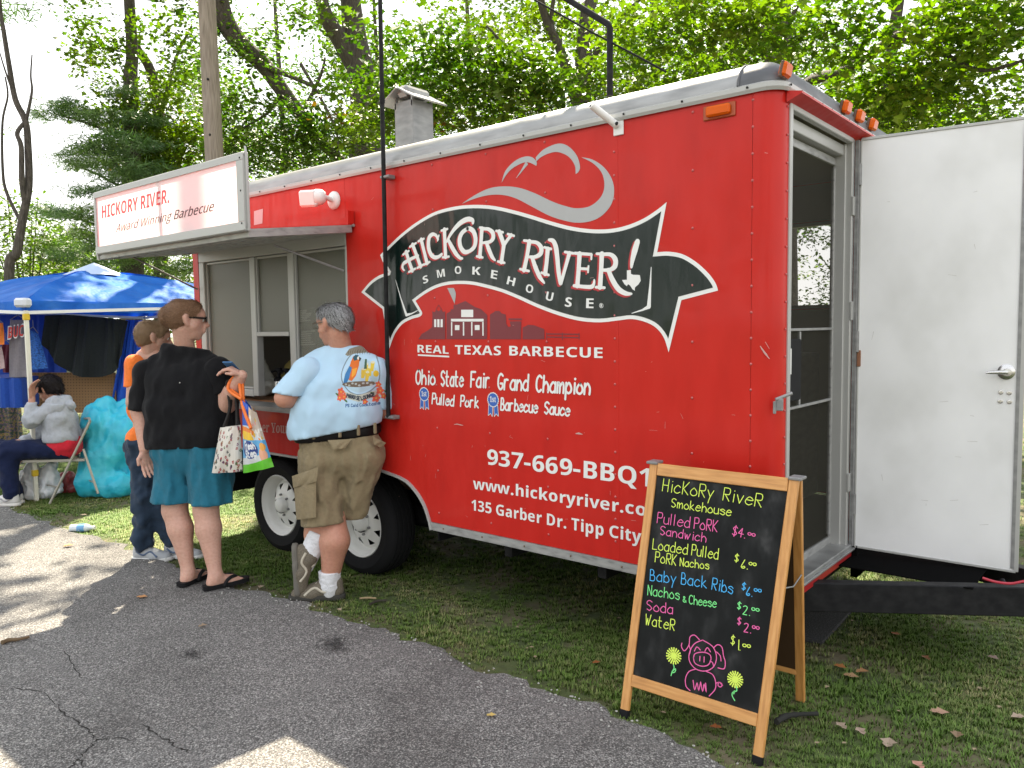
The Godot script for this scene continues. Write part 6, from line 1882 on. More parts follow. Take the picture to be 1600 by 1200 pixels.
	var pg := V3([-8.091,1.156,-0.047,-7.532,1.136,-0.706,-7.508,0.702,-0.686,-8.076,0.729,-0.02])
	mb.quad(pg[0], pg[1], pg[2], pg[3], Vector3(0.77, 0, 0.64))
	mb.quad(pg[0] + Vector3(-0.015, 0, -0.012), pg[1] + Vector3(-0.015, 0, -0.012), pg[2] + Vector3(-0.015, 0, -0.012), pg[3] + Vector3(-0.015, 0, -0.012), Vector3(-0.77, 0, -0.64))
	for k in 4: mb.quad(pg[k], pg[(k + 1) % 4], pg[(k + 1) % 4] + Vector3(-0.015, 0, -0.012), pg[k] + Vector3(-0.015, 0, -0.012), (pg[k] + pg[(k + 1) % 4]) * 0.5 - (pg[0] + pg[2]) * 0.5)
	var pc: Vector3 = (pg[2] + pg[3]) * 0.5
	var board := thing("pegboard", "brown pegboard panel below the charcoal blanket", "board", pc)
	part("panel", mb, mat(Color(0.27, 0.15, 0.06), 0.7), board)
	mb = MB.new()
	for i in 30:
		for k in 14:
			var u := (i + 0.5) / 30.0
			var vv := (k + 0.5) / 14.0
			var h: Vector3 = (pg[0] as Vector3).lerp(pg[1], u).lerp((pg[3] as Vector3).lerp(pg[2], u), vv) + Vector3(0.77, 0, 0.64) * 0.002
			var sx: Vector3 = ((pg[1] - pg[0]) as Vector3).normalized() * 0.005
			mb.quad(h - sx - Vector3(0, 0.005, 0), h + sx - Vector3(0, 0.005, 0), h + sx + Vector3(0, 0.005, 0), h - sx + Vector3(0, 0.005, 0), Vector3(0.77, 0, 0.64))
	part("peg_holes", mb, mat(Color(0.09, 0.045, 0.02), 0.8), board).set_meta("kind", "stuff")
	# turquoise tarp heap
	var q := V3([-6.76,0.871,-0.282,-6.788,0.839,-0.125,-6.715,0.665,-0.169,-6.659,0.881,-0.497,-6.671,0.363,-0.177,-6.614,0.563,-0.374,-6.605,0.326,-0.49,-6.678,0.157,-0.087,-6.462,0.079,-0.456,-6.46,0.1,-0.199])
	mb = MB.new()
	mb.blob([[q[0], q[2], 0.08, 0.12], [q[1], q[2], 0.035, 0.1], [q[3], q[5], 0.08, 0.2], [q[2], q[4], 0.13, 0.18], [q[5], q[6], 0.2, 0.22], [q[4], q[7], 0.16, 0.15], [q[6], q[8], 0.18, 0.1], [q[9], q[8], 0.1, 0.1], [q[7], q[9], 0.13, 0.1], [q[2], q[7], 0.08, 0.14]], 0.02, 0.03, [[Vector3.ZERO, Vector3.DOWN]], 0.034, Vector3(8, 2.6, 8), 12)
	var teal := noisy([[0.0, Color(0.012, 0.34, 0.50)], [0.5, Color(0.03, 0.45, 0.60)], [1.0, Color(0.10, 0.56, 0.66)]], 0.012, Vector3(0.8, 0.8, 0.8), 0.42)
	bumpy(teal, 0.02, 0.9)
	single("tarp_heap", mb, teal, Vector3(q[9].x, 0, q[9].z), "turquoise tarpaulin thrown over a heap beside the folding chair", "tarp")
	# hanging goods at the far left
	shirt_on_line("hanging_shirt", "grey shirt with red letters hung left of the canopy's front leg", V3([-7.861,1.709,0.167,-7.739,1.707,0.065,-7.709,1.128,0.094,-7.849,1.13,0.211]), Color(0.22, 0.20, 0.21), "BUC", V3([-7.791,1.521,0.217,-7.674,1.546,0.117,-7.791,1.634,0.207]), Color(0.62, 0.06, 0.05))
	shirt_on_line("hanging_shirt", "orange shirt hung at the left end of the row", V3([-7.912,1.699,0.34,-7.8,1.675,0.25,-7.782,1.461,0.255,-7.92,1.453,0.37]), Color(0.75, 0.2, 0.03), "", [], Color.WHITE)
	shirt_on_line("hanging_shirt", "pale pink shirt hung low at the left end", V3([-7.978,1.452,0.353,-7.859,1.439,0.256,-7.827,1.224,0.249,-7.969,1.181,0.37]), Color(0.5, 0.36, 0.34), "", [], Color.WHITE)
	shirt_on_line("hanging_shirt", "dark red shirt hung between the pink and grey shirts", V3([-8.031,1.459,0.201,-7.96,1.458,0.142,-7.943,1.17,0.154,-8.014,1.172,0.213]), Color(0.13, 0.015, 0.03), "", [], Color.WHITE)
	shirt_on_line("hanging_bag", "blue patterned backpack hung right of the canopy's front leg", V3([-7.768,1.605,0.033,-7.693,1.569,-0.026,-7.601,1.214,-0.069,-7.759,1.193,0.064]), Color(0.02, 0.09, 0.30), "", [], Color.WHITE, "backpack")
	shirt_on_line("hanging_bag", "grey camouflage backpack hung behind the canopy's front leg", V3([-7.913,1.378,0.137,-7.811,1.376,0.051,-7.794,1.112,0.062,-7.913,1.114,0.161]), Color(0.10, 0.12, 0.12), "", [], Color.WHITE, "backpack")
	# sales table
	var tb := [Vector3(-8.013,1.129,0.477),Vector3(-7.697,1.12,0.15)]
	mb = MB.new()
	var t0: Vector3 = tb[0]
	var t1: Vector3 = tb[1]
	var back := Vector3(-0.77, 0, -0.64) * 0.7
	mb.quad(t0, t1, t1 + back, t0 + back, Vector3.UP)
	for i in 14:
		var a := t0.lerp(t1, i / 14.0) + Vector3(0.77, 0, 0.64) * 0.02 * sin(i * 1.7)
		var b := t0.lerp(t1, (i + 1) / 14.0) + Vector3(0.77, 0, 0.64) * 0.02 * sin((i + 1) * 1.7)
		mb.quad(a, b, b - Vector3(0, 0.30, 0), a - Vector3(0, 0.30, 0), Vector3(0.77, 0, 0.64))
	mb.quad(t1, t1 + back, t1 + back - Vector3(0, 0.3, 0), t1 - Vector3(0, 0.3, 0), Vector3(0.64, 0, -0.77))
	single("table_cover", mb, cloth_mat(Color(0.014, 0.07, 0.36)), (t0 + t1) * 0.5 + Vector3.DOWN * 0.3, "blue cloth over the stall's sales table at far left", "tablecloth")
	mb = MB.new()
	for i in 12:
		var a := t0.lerp(t1, i / 12.0) + Vector3(0.77, 0, 0.64) * (0.02 + 0.03 * sin(i * 2.3)) - Vector3(0, 0.30, 0)
		var b := t0.lerp(t1, (i + 1) / 12.0) + Vector3(0.77, 0, 0.64) * (0.02 + 0.03 * sin((i + 1) * 2.3)) - Vector3(0, 0.30, 0)
		mb.quad(a, b, Vector3(b.x, 0.25, b.z), Vector3(a.x, 0.25, a.z), Vector3(0.77, 0, 0.64))
	var pat := noisy([[0.0, Color(0.02, 0.03, 0.02)], [0.35, Color(0.03, 0.06, 0.03)], [0.5, Color(0.10, 0.06, 0.15)], [0.62, Color(0.35, 0.2, 0.03)], [0.75, Color(0.05, 0.12, 0.05)], [1.0, Color(0.3, 0.05, 0.1)]], 0.03, Vector3(1.6, 1.6, 1.6), 0.9)
	single("patterned_throw", mb, pat, Vector3(t0.x, 0.25, t0.z), "dark patterned throw hung in front of the sales table", "throw")
	# bags under the chair
	for s in [[V3([-7.048,0.205,0.346,-7.019,0.332,0.311,-7.019,0.068,0.401,-6.938,0.067,0.334]), Color(0.5, 0.51, 0.5), "greyish white carrier bag standing under the folding chair's front edge", 31], [V3([-6.964,0.215,0.211,-6.934,0.3,0.178,-6.929,0.066,0.26,-6.902,0.086,0.171]), Color(0.6, 0.63, 0.66), "shiny white carrier bag slumped under the folding chair's middle", 32], [V3([-7.054,0.133,0.032,-7.021,0.176,0.001,-7.06,0.068,0.043,-7.001,0.067,-0.006]), Color(0.30, 0.05, 0.05), "small dark red bag under the folding chair's back", 33]]:
		mb = MB.new()
		mb.blob([[s[0][0], s[0][1], 0.075, 0.05], [s[0][0], s[0][2], 0.07, 0.06], [s[0][0], s[0][3], 0.07, 0.06]], 0.012, 0.015, [[Vector3.ZERO, Vector3.DOWN]], 0.03, Vector3(13, 9, 13), s[3])
		single("carrier_bag", mb, mat(s[1], 0.35), Vector3(s[0][2].x, 0, s[0][2].z), s[2], "bag")
	chair()

func hanging(called: String, label: String, category: String, _p: PackedVector2Array, top: Array, bottom: Array, c: Color) -> void:
	var mb := MB.new()
	var m := top.size()
	var cols := 24
	var rows := 12
	var grid := []
	for k in cols + 1:
		var f := float(k) / cols * (m - 1)
		var i := mini(int(f), m - 2)
		var a: Vector3 = (top[i] as Vector3).cubic_interpolate(top[i + 1], top[maxi(i - 1, 0)], top[mini(i + 2, m - 1)], f - i)
		var b: Vector3 = (bottom[i] as Vector3).cubic_interpolate(bottom[i + 1], bottom[maxi(i - 1, 0)], bottom[mini(i + 2, m - 1)], f - i)
		var colm := []
		for r in rows + 1:
			var g := float(r) / rows
			colm.append(a.lerp(b, g) + Vector3(0.77, 0, 0.64) * (0.03 * sin(k * 1.1 + g * 2.0) * (0.3 + g) + 0.015 * sin(k * 2.7)))
		grid.append(colm)
	for k in cols:
		for r in rows:
			var n0 := ((grid[k + 1][r] - grid[k][r]) as Vector3).cross(grid[k][r + 1] - grid[k][r]).normalized()
			mb.quad(grid[k][r], grid[k + 1][r], grid[k + 1][r + 1], grid[k][r + 1], Vector3(0.77, 0, 0.64))
	single(called, mb, cloth_mat(c), (bottom[0] + bottom[m - 1]) * 0.5, label, category)

func shirt_on_line(called: String, label: String, q: Array, c: Color, text: String, tq: Array, tc: Color, category := "shirt") -> void:
	var mb := MB.new()
	var out := Vector3(0.77, 0, 0.64)
	var n := 8
	for sd in [-1.0, 1.0]:
		for i in n:
			for k in n:
				var p := []
				for w in [[i, k], [i + 1, k], [i + 1, k + 1], [i, k + 1]]:
					var u := float(w[0]) / n
					var v := float(w[1]) / n
					var depth := (0.055 if category == "backpack" else 0.022) * sqrt(maxf(sin(PI * u), 0.0)) * (0.4 + 0.6 * sqrt(maxf(sin(PI * clampf(v, 0.02, 0.98)), 0.0)))
					p.append((q[0] as Vector3).lerp(q[1], u).lerp((q[3] as Vector3).lerp(q[2], u), v) + out * sd * depth + out * 0.01 * sin(u * 9.0 + v * 4.0))
				mb.quad(p[0], p[1], p[2], p[3], out * sd)
	var o := thing(called, label, category, ((q[2] + q[3]) * 0.5))
	var m := cloth_mat(c)
	if category == "backpack":
		m = noisy([[0.0, c * 0.3], [0.45, c], [0.6, c * 2.2], [1.0, c * 0.6]], 0.03, Vector3(2.5, 2.5, 2.5), 0.8)
	part("fabric", mb, m, o)
	if text:
		mb = MB.new()
		letters(mb, text, tq[0], tq[1], tq[2])
		part("lettering", mb, mat(tc, 0.7), o)
		var back := MB.new()
		var g := -out * 0.004
		var dx: Vector3 = (tq[1] - tq[0]) * 0.06
		var dy: Vector3 = (tq[2] - tq[0]) * 0.12
		letters(back, text, tq[0] - dx - dy + g, tq[1] + dx - dy + g, tq[2] - dx + dy + g)
		part("letter_edge", back, M.vinyl_white, o)
	mb = MB.new()
	var top: Vector3 = (q[0] + q[1]) * 0.5
	mb.rod(q[0], top + Vector3(0, 0.05, 0), 0.004, 6)
	mb.rod(q[1], top + Vector3(0, 0.05, 0), 0.004, 6)
	mb.rod(top + Vector3(0, 0.05, 0), top + Vector3(0, 0.12, 0), 0.003, 6)
	part("hanger", mb, M.galv, o)

func chair() -> void:
	# steel folding chair facing the lane's far end
	var s := V3([-6.824,0.411,0.467,-6.436,0.41,0.079,-6.752,0.373,-0.046,-7.126,0.378,0.33])
	var o := thing("folding_chair", "beige steel folding chair under the seated woman", "chair", Vector3((s[0].x + s[2].x) / 2, 0, (s[0].z + s[2].z) / 2))
	var steel := mat(Color(0.36, 0.34, 0.29), 0.4, 0.3)
	var mb := MB.new()
	mb.prism(PackedVector2Array([Vector2(0, 0), Vector2(1, 0), Vector2(1, 1), Vector2(0, 1)]), Transform3D(Basis((s[1] - s[0]) * 0.99, s[3] - s[0], Vector3(0, 1, 0)), s[0]), 0.022)
	part("seat", mb, steel, o)
	var near := V3([-6.382,0.756,0.041,-6.618,0.011,0.333,-6.452,0.499,0.084,-6.333,0.089,0.023,-6.824,0.411,0.467])
	var far := V3([-6.783,0.715,-0.065,-7.123,-0.015,0.312,-6.822,0.415,-0.005,-6.744,0.092,-0.039,-7.126,0.378,0.33])
	for k in [near, far]:
		mb = MB.new()
		mb.tube(PackedVector3Array([k[0], (k[0] as Vector3).lerp(k[1], 0.5), k[1]]), PackedFloat32Array([0.0115]), 8)
		part("leg", mb, steel, o)
		mb = MB.new()
		mb.tube(PackedVector3Array([k[2], k[3]]), PackedFloat32Array([0.0115]), 8)
		part("leg", mb, steel, o)
	mb = MB.new()
	mb.rod((near[0] as Vector3).lerp(near[1], 0.8), (far[0] as Vector3).lerp(far[1], 0.8), 0.008, 8)
	mb.rod((near[2] as Vector3).lerp(near[3], 0.75), (far[2] as Vector3).lerp(far[3], 0.75), 0.008, 8)
	part("stretcher", mb, steel, o)
	mb = MB.new()
	var b0: Vector3 = near[0]
	var b1: Vector3 = (near[0] as Vector3).lerp(near[1], 0.28)
	var c0: Vector3 = far[0]
	var c1: Vector3 = (far[0] as Vector3).lerp(far[1], 0.28)
	mb.tube(PackedVector3Array([b0, b0 + Vector3(0.0, 0.03, 0) + (c0 - b0) * 0.12, c0 + Vector3(0, 0.03, 0) + (b0 - c0) * 0.12, c0]), PackedFloat32Array([0.0115]), 8)
	for i in 6:
		var f0 := i / 6.0
		var f1 := (i + 1) / 6.0
		var bulge := Vector3(0.02, 0, -0.017)
		mb.quad(b0.lerp(c0, f0) + bulge * sin(PI * f0), b0.lerp(c0, f1) + bulge * sin(PI * f1), b1.lerp(c1, f1) + bulge * sin(PI * f1), b1.lerp(c1, f0) + bulge * sin(PI * f0), Vector3(0.77, 0, -0.64))
	part("backrest", mb, steel, o)

func head(mb: MB, c: Vector3, f: Vector3, up: Vector3, s: float, neck: Vector3, neck_r: float, plump := 0.0) -> void:
	f = f.normalized()
	var r := f.cross(up).normalized()
	var u := r.cross(f)
	var at := func(a: float, b: float, d: float) -> Vector3: return c + (f * a + u * b + r * d) * s
	var q := [
		[at.call(-0.035, 0.035, 0), at.call(0.03, 0.035, 0), 0.080 * s, 0.076 * s], [at.call(0.035, -0.005, 0), at.call(0.042, -0.062, 0), 0.060 * s, (0.046 + plump) * s],
		[at.call(0.03, -0.03, 0.03), at.call(0.03, -0.03, -0.03), (0.042 + plump * 0.6) * s, (0.042 + plump * 0.6) * s], [at.call(0.062, -0.098, 0), at.call(0.05, -0.09, 0), 0.026 * s, (0.03 + plump) * s],
		[at.call(0.098, 0.012, 0), at.call(0.120, -0.028, 0), 0.008 * s, 0.013 * s], [at.call(0.108, -0.030, 0.013), at.call(0.108, -0.030, -0.013), 0.009 * s, 0.009 * s],
		[at.call(0.088, 0.030, 0.032), at.call(0.088, 0.030, -0.032), 0.015 * s, 0.015 * s], [at.call(0.100, -0.056, 0.014), at.call(0.100, -0.056, -0.014), 0.009 * s, 0.009 * s], [at.call(0.097, -0.068, 0.012), at.call(0.097, -0.068, -0.012), 0.009 * s, 0.009 * s],
		[at.call(-0.03, -0.05, 0), neck, neck_r, neck_r * 1.12]]
	for sd in [-1.0, 1.0]:
		q.append([at.call(-0.012, 0.022, sd * 0.079), at.call(-0.002, -0.026, sd * 0.074), 0.015 * s, 0.011 * s])
		q.append([at.call(-0.020, 0.010, sd * 0.083), at.call(-0.014, -0.012, sd * 0.080), 0.009 * s, 0.008 * s])
	mb.blob(q, 0.006 * s, 0.0065 * s)

# fine locks laid over a hair cap; to: where they lead, as a point (w 1) or a direction (w 0)
func locks(cap: MB, count: int, to: Vector4, len: float, wide: float, m: Material, o: Node3D, sd: int) -> void:
	var r := RandomNumberGenerator.new()
	r.seed = sd
	var mb := MB.new()
	for i in count:
		var k := r.randi() % cap.v.size()
		var p := cap.v[k]
		var nn := cap.n[k]
		var d := Vector3(to.x, to.y, to.z)
		if to.w > 0.5: d = d - p
		d = (d.normalized() + Vector3(r.randfn(0, 0.16), r.randfn(0, 0.16), r.randfn(0, 0.16)))
		d = (d - nn * d.dot(nn)).normalized()
		var s := d.cross(nn).normalized() * wide * r.randf_range(0.5, 1.3)
		var l := len * r.randf_range(0.6, 1.4)
		var a := p + nn * 0.001
		var b := p + nn * r.randf_range(0.003, 0.006) + d * l * 0.5
		var c := p + nn * r.randf_range(-0.001, 0.006) + d * l
		mb.tri(a - s, a + s, b + s, nn, nn, nn)
		mb.tri(a - s, b + s, b - s, nn, nn, nn)
		mb.tri(b - s, b + s, c, nn, nn, nn)
	part("locks", mb, m, o).set_meta("kind", "stuff")

func eyes(o: Node3D, c: Vector3, f: Vector3, up: Vector3, s: float) -> void:
	f = f.normalized()
	var r := f.cross(up).normalized()
	var u := r.cross(f)
	for sd in [-1.0, 1.0]:
		var mb := MB.new()
		var e: Vector3 = c + (f * 0.088 + u * 0.005 + r * 0.032 * sd) * s
		mb.ball(e, Vector3.ONE * 0.0125 * s, 10)
		var eye := part("eye", mb, mat(Color(0.7, 0.68, 0.65), 0.3), o)
		mb = MB.new()
		mb.ball(e + f * 0.0085 * s, Vector3.ONE * 0.0062 * s, 8)
		part("iris", mb, M.rivet_dark, eye)

# A hand with a palm, four fingers of two bends and a thumb. dir: wrist to knuckles; palm: the way the palm faces; curl: bend per joint.
func hand(mb: MB, wrist: Vector3, dir: Vector3, palm: Vector3, side_sign: float, curl: float, s := 1.0) -> void:
	dir = dir.normalized()
	palm = (palm - dir * palm.dot(dir)).normalized()
	var ac := dir.cross(palm).normalized() * side_sign   # towards the thumb
	var q := []
	for k in [[-0.028, 0.0125], [-0.008, 0.014], [0.012, 0.0145], [0.029, 0.0135]]:
		q.append([wrist + dir * 0.012 * s + ac * k[0] * 0.55 * s, wrist + dir * 0.088 * s + ac * k[0] * s, 0.017 * s, k[1] * s])
	var len := [0.032, 0.040, 0.044, 0.040]
	var off := [-0.030, -0.010, 0.010, 0.030]
	for i in 4:
		var p: Vector3 = wrist + dir * 0.088 * s + ac * off[i] * s
		var d: Vector3 = (dir + ac * off[i] * 4.0).normalized()
		for j in 3:
			d = (d * cos(curl) + palm * sin(curl)).normalized()
			var e: Vector3 = p + d * len[i] * s * [1.0, 0.72, 0.55][j]
			q.append([p, e, (0.0095 - j * 0.0008) * s, (0.009 - j * 0.0009) * s])
			p = e
	var t0 := wrist + dir * 0.028 * s + ac * 0.024 * s
	var t1 := t0 + (dir * 0.6 + ac * 0.7 + palm * 0.25).normalized() * 0.042 * s
	var t2 := t1 + (dir * 0.85 + ac * 0.2 + palm * 0.5 * curl).normalized() * 0.034 * s
	q.append([t0, t1, 0.014 * s, 0.011 * s])
	q.append([t1, t2, 0.0105 * s, 0.009 * s])
	mb.blob(q, 0.0045 * s, 0.003 * s)

func person(label: String, at: Vector3) -> Node3D:
	return thing("person", label, "person", at)

func shoe(o: Node3D, heel: Vector3, toe: Vector3, up: Vector3, s: float, upper: Material, sole: Material, trim: Material = null) -> void:
	var d := (toe - heel).normalized()
	var l := toe.distance_to(heel)
	var r := d.cross(up).normalized()
	var mb := MB.new()
	var at := func(a: float, b: float, c: float) -> Vector3: return heel + d * a * l + up * b * s + r * c * s
	mb.blob([[at.call(0.08, 0.045, 0), at.call(0.30, 0.045, 0), 0.036 * s, 0.036 * s], [at.call(0.10, 0.085, 0), at.call(0.24, 0.085, 0), 0.036 * s, 0.040 * s], [at.call(0.3, 0.065, 0), at.call(0.55, 0.042, 0), 0.040 * s, 0.038 * s], [at.call(0.55, 0.035, 0.012), at.call(0.88, 0.026, 0.004), 0.038 * s, 0.030 * s], [at.call(0.55, 0.035, -0.012), at.call(0.86, 0.026, -0.01), 0.036 * s, 0.028 * s]], 0.008, 0.008, [[heel + up * 0.012 * s, -up]])
	part("shoe", mb, upper, o)
	mb = MB.new()
	mb.blob([[at.call(0.06, 0.012, 0), at.call(0.4, 0.012, 0), 0.040 * s, 0.038 * s], [at.call(0.4, 0.012, 0.006), at.call(0.92, 0.012, 0.004), 0.040 * s, 0.036 * s], [at.call(0.4, 0.012, -0.008), at.call(0.9, 0.012, -0.01), 0.038 * s, 0.034 * s]], 0.008, 0.006, [[heel, -up], [heel + up * 0.03 * s, up]])
	part("sole", mb, sole, o)
	if trim != null:
		mb = MB.new()
		for sd in [-1.0, 1.0]:
			mb.tube(smooth3(PackedVector3Array([at.call(0.1, 0.075, sd * 0.037), at.call(0.3, 0.05, sd * 0.043), at.call(0.5, 0.07, sd * 0.036), at.call(0.7, 0.035, sd * 0.046)])), PackedFloat32Array([0.007 * s]), 6)
		mb.tube(smooth3(PackedVector3Array([at.call(0.30, 0.115, -0.02), at.call(0.36, 0.112, 0.0), at.call(0.42, 0.098, 0.02), at.call(0.48, 0.085, -0.015), at.call(0.54, 0.078, 0.015)])), PackedFloat32Array([0.004 * s]), 6)
		part("shoe_trim", mb, trim, o)

func people() -> void:
	woman()
	boy()
	man()
	seated()

func woman() -> void:
	var skin := skin_mat(Color(0.56, 0.33, 0.25))
	var o := person("woman in black t-shirt and teal shorts holding two bags on her arm", Vector3(-3.452,0,0.64))
	# frame of her feet
	var lh := Vector3(-3.345, 0.028, 0.775)
	var lt := Vector3(-3.425, 0.028, 0.565)
	var rh := Vector3(-3.165, 0.028, 0.715)
	var rt := Vector3(-3.135, 0.028, 0.49)
	var J := V3([-3.502,0.813,0.69,-3.293,0.823,0.62,-3.466,0.47,0.744,-3.253,0.484,0.657,-3.425,0.359,0.734,-3.228,0.374,0.659])
	var la := lh.lerp(lt, 0.22) + Vector3(0, 0.075, 0)
	var ra := rh.lerp(rt, 0.22) + Vector3(0, 0.075, 0)
	var body := MB.new()
	var arm := V3([-3.235,1.337,0.55,-3.174,1.121,0.545,-2.979,1.305,0.548])
	var larm := V3([-3.64,1.331,0.784,-3.671,1.079,0.832,-3.602,0.849,0.848])
	var q := [
		[J[0], J[2], 0.105, 0.072], [J[2], J[4], 0.070, 0.072], [J[4], la, 0.072, 0.034], [la, lh.lerp(lt, 0.1) + Vector3(0, 0.03, 0), 0.036, 0.028], [lh.lerp(lt, 0.2) + Vector3(0, 0.04, 0), lh.lerp(lt, 0.7) + Vector3(0, 0.03, 0), 0.036, 0.024], [lh.lerp(lt, 0.55) + Vector3(0.012, 0.022, 0), lh.lerp(lt, 0.9) + Vector3(0.02, 0.016, 0), 0.022, 0.014], [lh.lerp(lt, 0.55) + Vector3(-0.018, 0.022, 0), lh.lerp(lt, 0.85) + Vector3(-0.02, 0.014, 0), 0.02, 0.012],
		[J[1], J[3], 0.105, 0.072], [J[3], J[5], 0.070, 0.072], [J[5], ra, 0.072, 0.035], [ra, rh.lerp(rt, 0.1) + Vector3(0, 0.03, 0), 0.036, 0.028], [rh.lerp(rt, 0.2) + Vector3(0, 0.04, 0), rh.lerp(rt, 0.7) + Vector3(0, 0.03, 0), 0.036, 0.024], [rh.lerp(rt, 0.55) + Vector3(0.018, 0.022, 0), rh.lerp(rt, 0.9) + Vector3(0.02, 0.016, 0), 0.022, 0.013], [rh.lerp(rt, 0.55) + Vector3(-0.016, 0.022, 0), rh.lerp(rt, 0.86) + Vector3(-0.014, 0.014, 0), 0.02, 0.012],
		[arm[0], arm[1], 0.068, 0.055], [arm[1], (arm[1] as Vector3).lerp(arm[2], 0.45), 0.054, 0.050], [(arm[1] as Vector3).lerp(arm[2], 0.45), arm[2], 0.050, 0.031],
		[larm[0], larm[1], 0.068, 0.054], [larm[1], larm[2], 0.050, 0.032], [Vector3(-3.499,1.302,0.682),Vector3(-3.359,1.301,0.604), 0.05, 0.05], [Vector3(-3.449,1.163,0.653),Vector3(-3.417,0.847,0.642), 0.10, 0.11]]
	body.blob(q, 0.011, 0.010)
	var hc: Vector3 = Vector3(-3.411,1.634,0.643)
	var hf := Vector3(0.42, -0.06, -0.9)
	head(body, hc, hf, Vector3.UP, 0.98, Vector3(-3.478,1.438,0.625), 0.055, 0.006)
	hand(body, arm[2], Vector3(-0.5, 0.42, 0.5), Vector3(-0.3, -1.0, 0.1), 1.0, 0.72, 0.86)
	hand(body, larm[2], Vector3(0.05, -1.0, -0.1), Vector3(1, 0, 0), 1.0, 0.25, 0.95)
	part("body", body, skin, o)
	eyes(o, hc, hf, Vector3.UP, 0.98)
	# hair drawn back into a bun
	var f := hf.normalized()
	var r := f.cross(Vector3.UP).normalized()
	var u := r.cross(f)
	var hm := MB.new()
	hm.blob([[hc - f * 0.036 + u * 0.038, hc + f * 0.022 + u * 0.044, 0.088, 0.080], [hc - f * 0.05, hc - f * 0.065 + u * 0.02, 0.07, 0.07]], 0.007, 0.008, [[hc + f * 0.072 + u * 0.06, (f * 0.85 - u * 0.5).normalized()], [hc - u * 0.045 - f * 0.03, (-u - f * 0.1 + f * 0.5).normalized()]], 0.006, Vector3(60, 30, 60), 6)
	hm.blob([[hc - f * 0.125 + u * 0.012 + r * 0.01, hc - f * 0.115 + u * 0.045, 0.034, 0.030], [hc - f * 0.09 + u * 0.02, hc - f * 0.12 + u * 0.03, 0.04, 0.03], [hc - f * 0.128 - u * 0.012, hc - f * 0.12 - u * 0.005, 0.02, 0.018]], 0.006, 0.008, [], 0.010, Vector3(55, 55, 55), 8)
	var hair := noisy([[0.0, Color(0.12, 0.062, 0.032)], [0.5, Color(0.25, 0.135, 0.07)], [1.0, Color(0.42, 0.26, 0.15)]], 0.03, Vector3(5, 12, 5), 0.5)
	part("hair", hm, bumpy(hair, 0.06, 0.5), o)
	locks(hm, 2200, Vector4(hc.x - f.x * 0.12, hc.y + 0.02, hc.z - f.z * 0.12, 1), 0.05, 0.0013, hair, o, 3)
	hm = MB.new()
	hm.lathe(PackedVector2Array([Vector2(0.028, -0.006), Vector2(0.033, 0.0), Vector2(0.028, 0.006)]), Transform3D(Basis(r, f, -u), hc - f * 0.098 + u * 0.026), 16)
	part("hair_tie", hm, mat(Color(0.3, 0.04, 0.03), 0.7), o)
	# sunglasses
	var sg := MB.new()
	for sd in [-1.0, 1.0]:
		sg.box(Transform3D(Basis(r, u, -f), hc + f * 0.107 + u * 0.008 + r * 0.032 * sd), Vector3(0.052, 0.036, 0.006), 0.002)
		sg.bar(hc + f * 0.104 + u * 0.014 + r * 0.060 * sd, hc - f * 0.005 + u * 0.018 + r * 0.081 * sd, 0.004, 0.012, u)
	part("sunglasses", sg, mat(Color(0.012, 0.010, 0.010), 0.15), o)
	# t-shirt
	var sh := MB.new()
	var sp := [
		[Vector3(-3.596,1.353,0.732),Vector3(-3.293,1.344,0.571), 0.076, 0.076], [Vector3(-3.525,1.44,0.691),Vector3(-3.376,1.438,0.605), 0.070, 0.070], [Vector3(-3.534,1.235,0.704),Vector3(-3.332,1.234,0.588), 0.148, 0.148], [Vector3(-3.522,1.085,0.708),Vector3(-3.306,1.086,0.58), 0.162, 0.16], [Vector3(-3.508,0.926,0.698),Vector3(-3.297,0.929,0.587), 0.176, 0.174], [Vector3(-3.506,0.766,0.698),Vector3(-3.301,0.771,0.592), 0.184, 0.182]]
	sh.blob(sp, 0.011, 0.018, [[Vector3(-3.398,0.861,0.652), Vector3(0.05, -1, 0)], [Vector3(-3.431,1.474,0.648), Vector3(0.1, 1, -0.15).normalized()]], 0.016, Vector3(8, 5, 8), 11)
	var cutr: Vector3 = Vector3(-3.197,1.183,0.558)
	sh.blob([[Vector3(-3.289,1.313,0.571), arm[0] - Vector3(0, 0.02, 0), 0.080, 0.086], [arm[0] - Vector3(0, 0.02, 0), Vector3(-3.176,1.09,0.549), 0.086, 0.080]], 0.011, 0.012, [[cutr, Vector3(0.32, -0.9, -0.2).normalized()]], 0.010, Vector3(9, 6, 9), 12)
	sh.blob([[Vector3(-3.601,1.314,0.739), larm[0] - Vector3(0, 0.02, 0), 0.078, 0.084], [larm[0] - Vector3(0, 0.02, 0), Vector3(-3.669,1.028,0.836), 0.084, 0.078]], 0.011, 0.012, [[Vector3(-3.68,1.088,0.839), Vector3(-0.1, -1, 0).normalized()]], 0.010, Vector3(9, 6, 9), 13)
	part("shirt", sh, cloth_mat(Color(0.010, 0.010, 0.011)), o)
	sh = MB.new()
	sh.ball(Vector3(-3.301,1.262,0.762), Vector3.ONE * 0.004, 6)
	part("lint", sh, M.vinyl_white, o)
	# shorts
	sh = MB.new()
	sh.blob([[Vector3(-3.487,0.838,0.688),Vector3(-3.306,0.843,0.603), 0.160, 0.158], [J[0], Vector3(-3.475,0.459,0.753), 0.135, 0.124], [Vector3(-3.269,0.823,0.6), Vector3(-3.228,0.471,0.638), 0.135, 0.122]], 0.011, 0.014, [[Vector3(-3.367,0.524,0.683), Vector3(0, -1, 0)], [Vector3(-3.399,0.889,0.65), Vector3.UP]], 0.022, Vector3(12, 4, 12), 14)
	part("shorts", sh, cloth_mat(Color(0.008, 0.125, 0.19)), o)
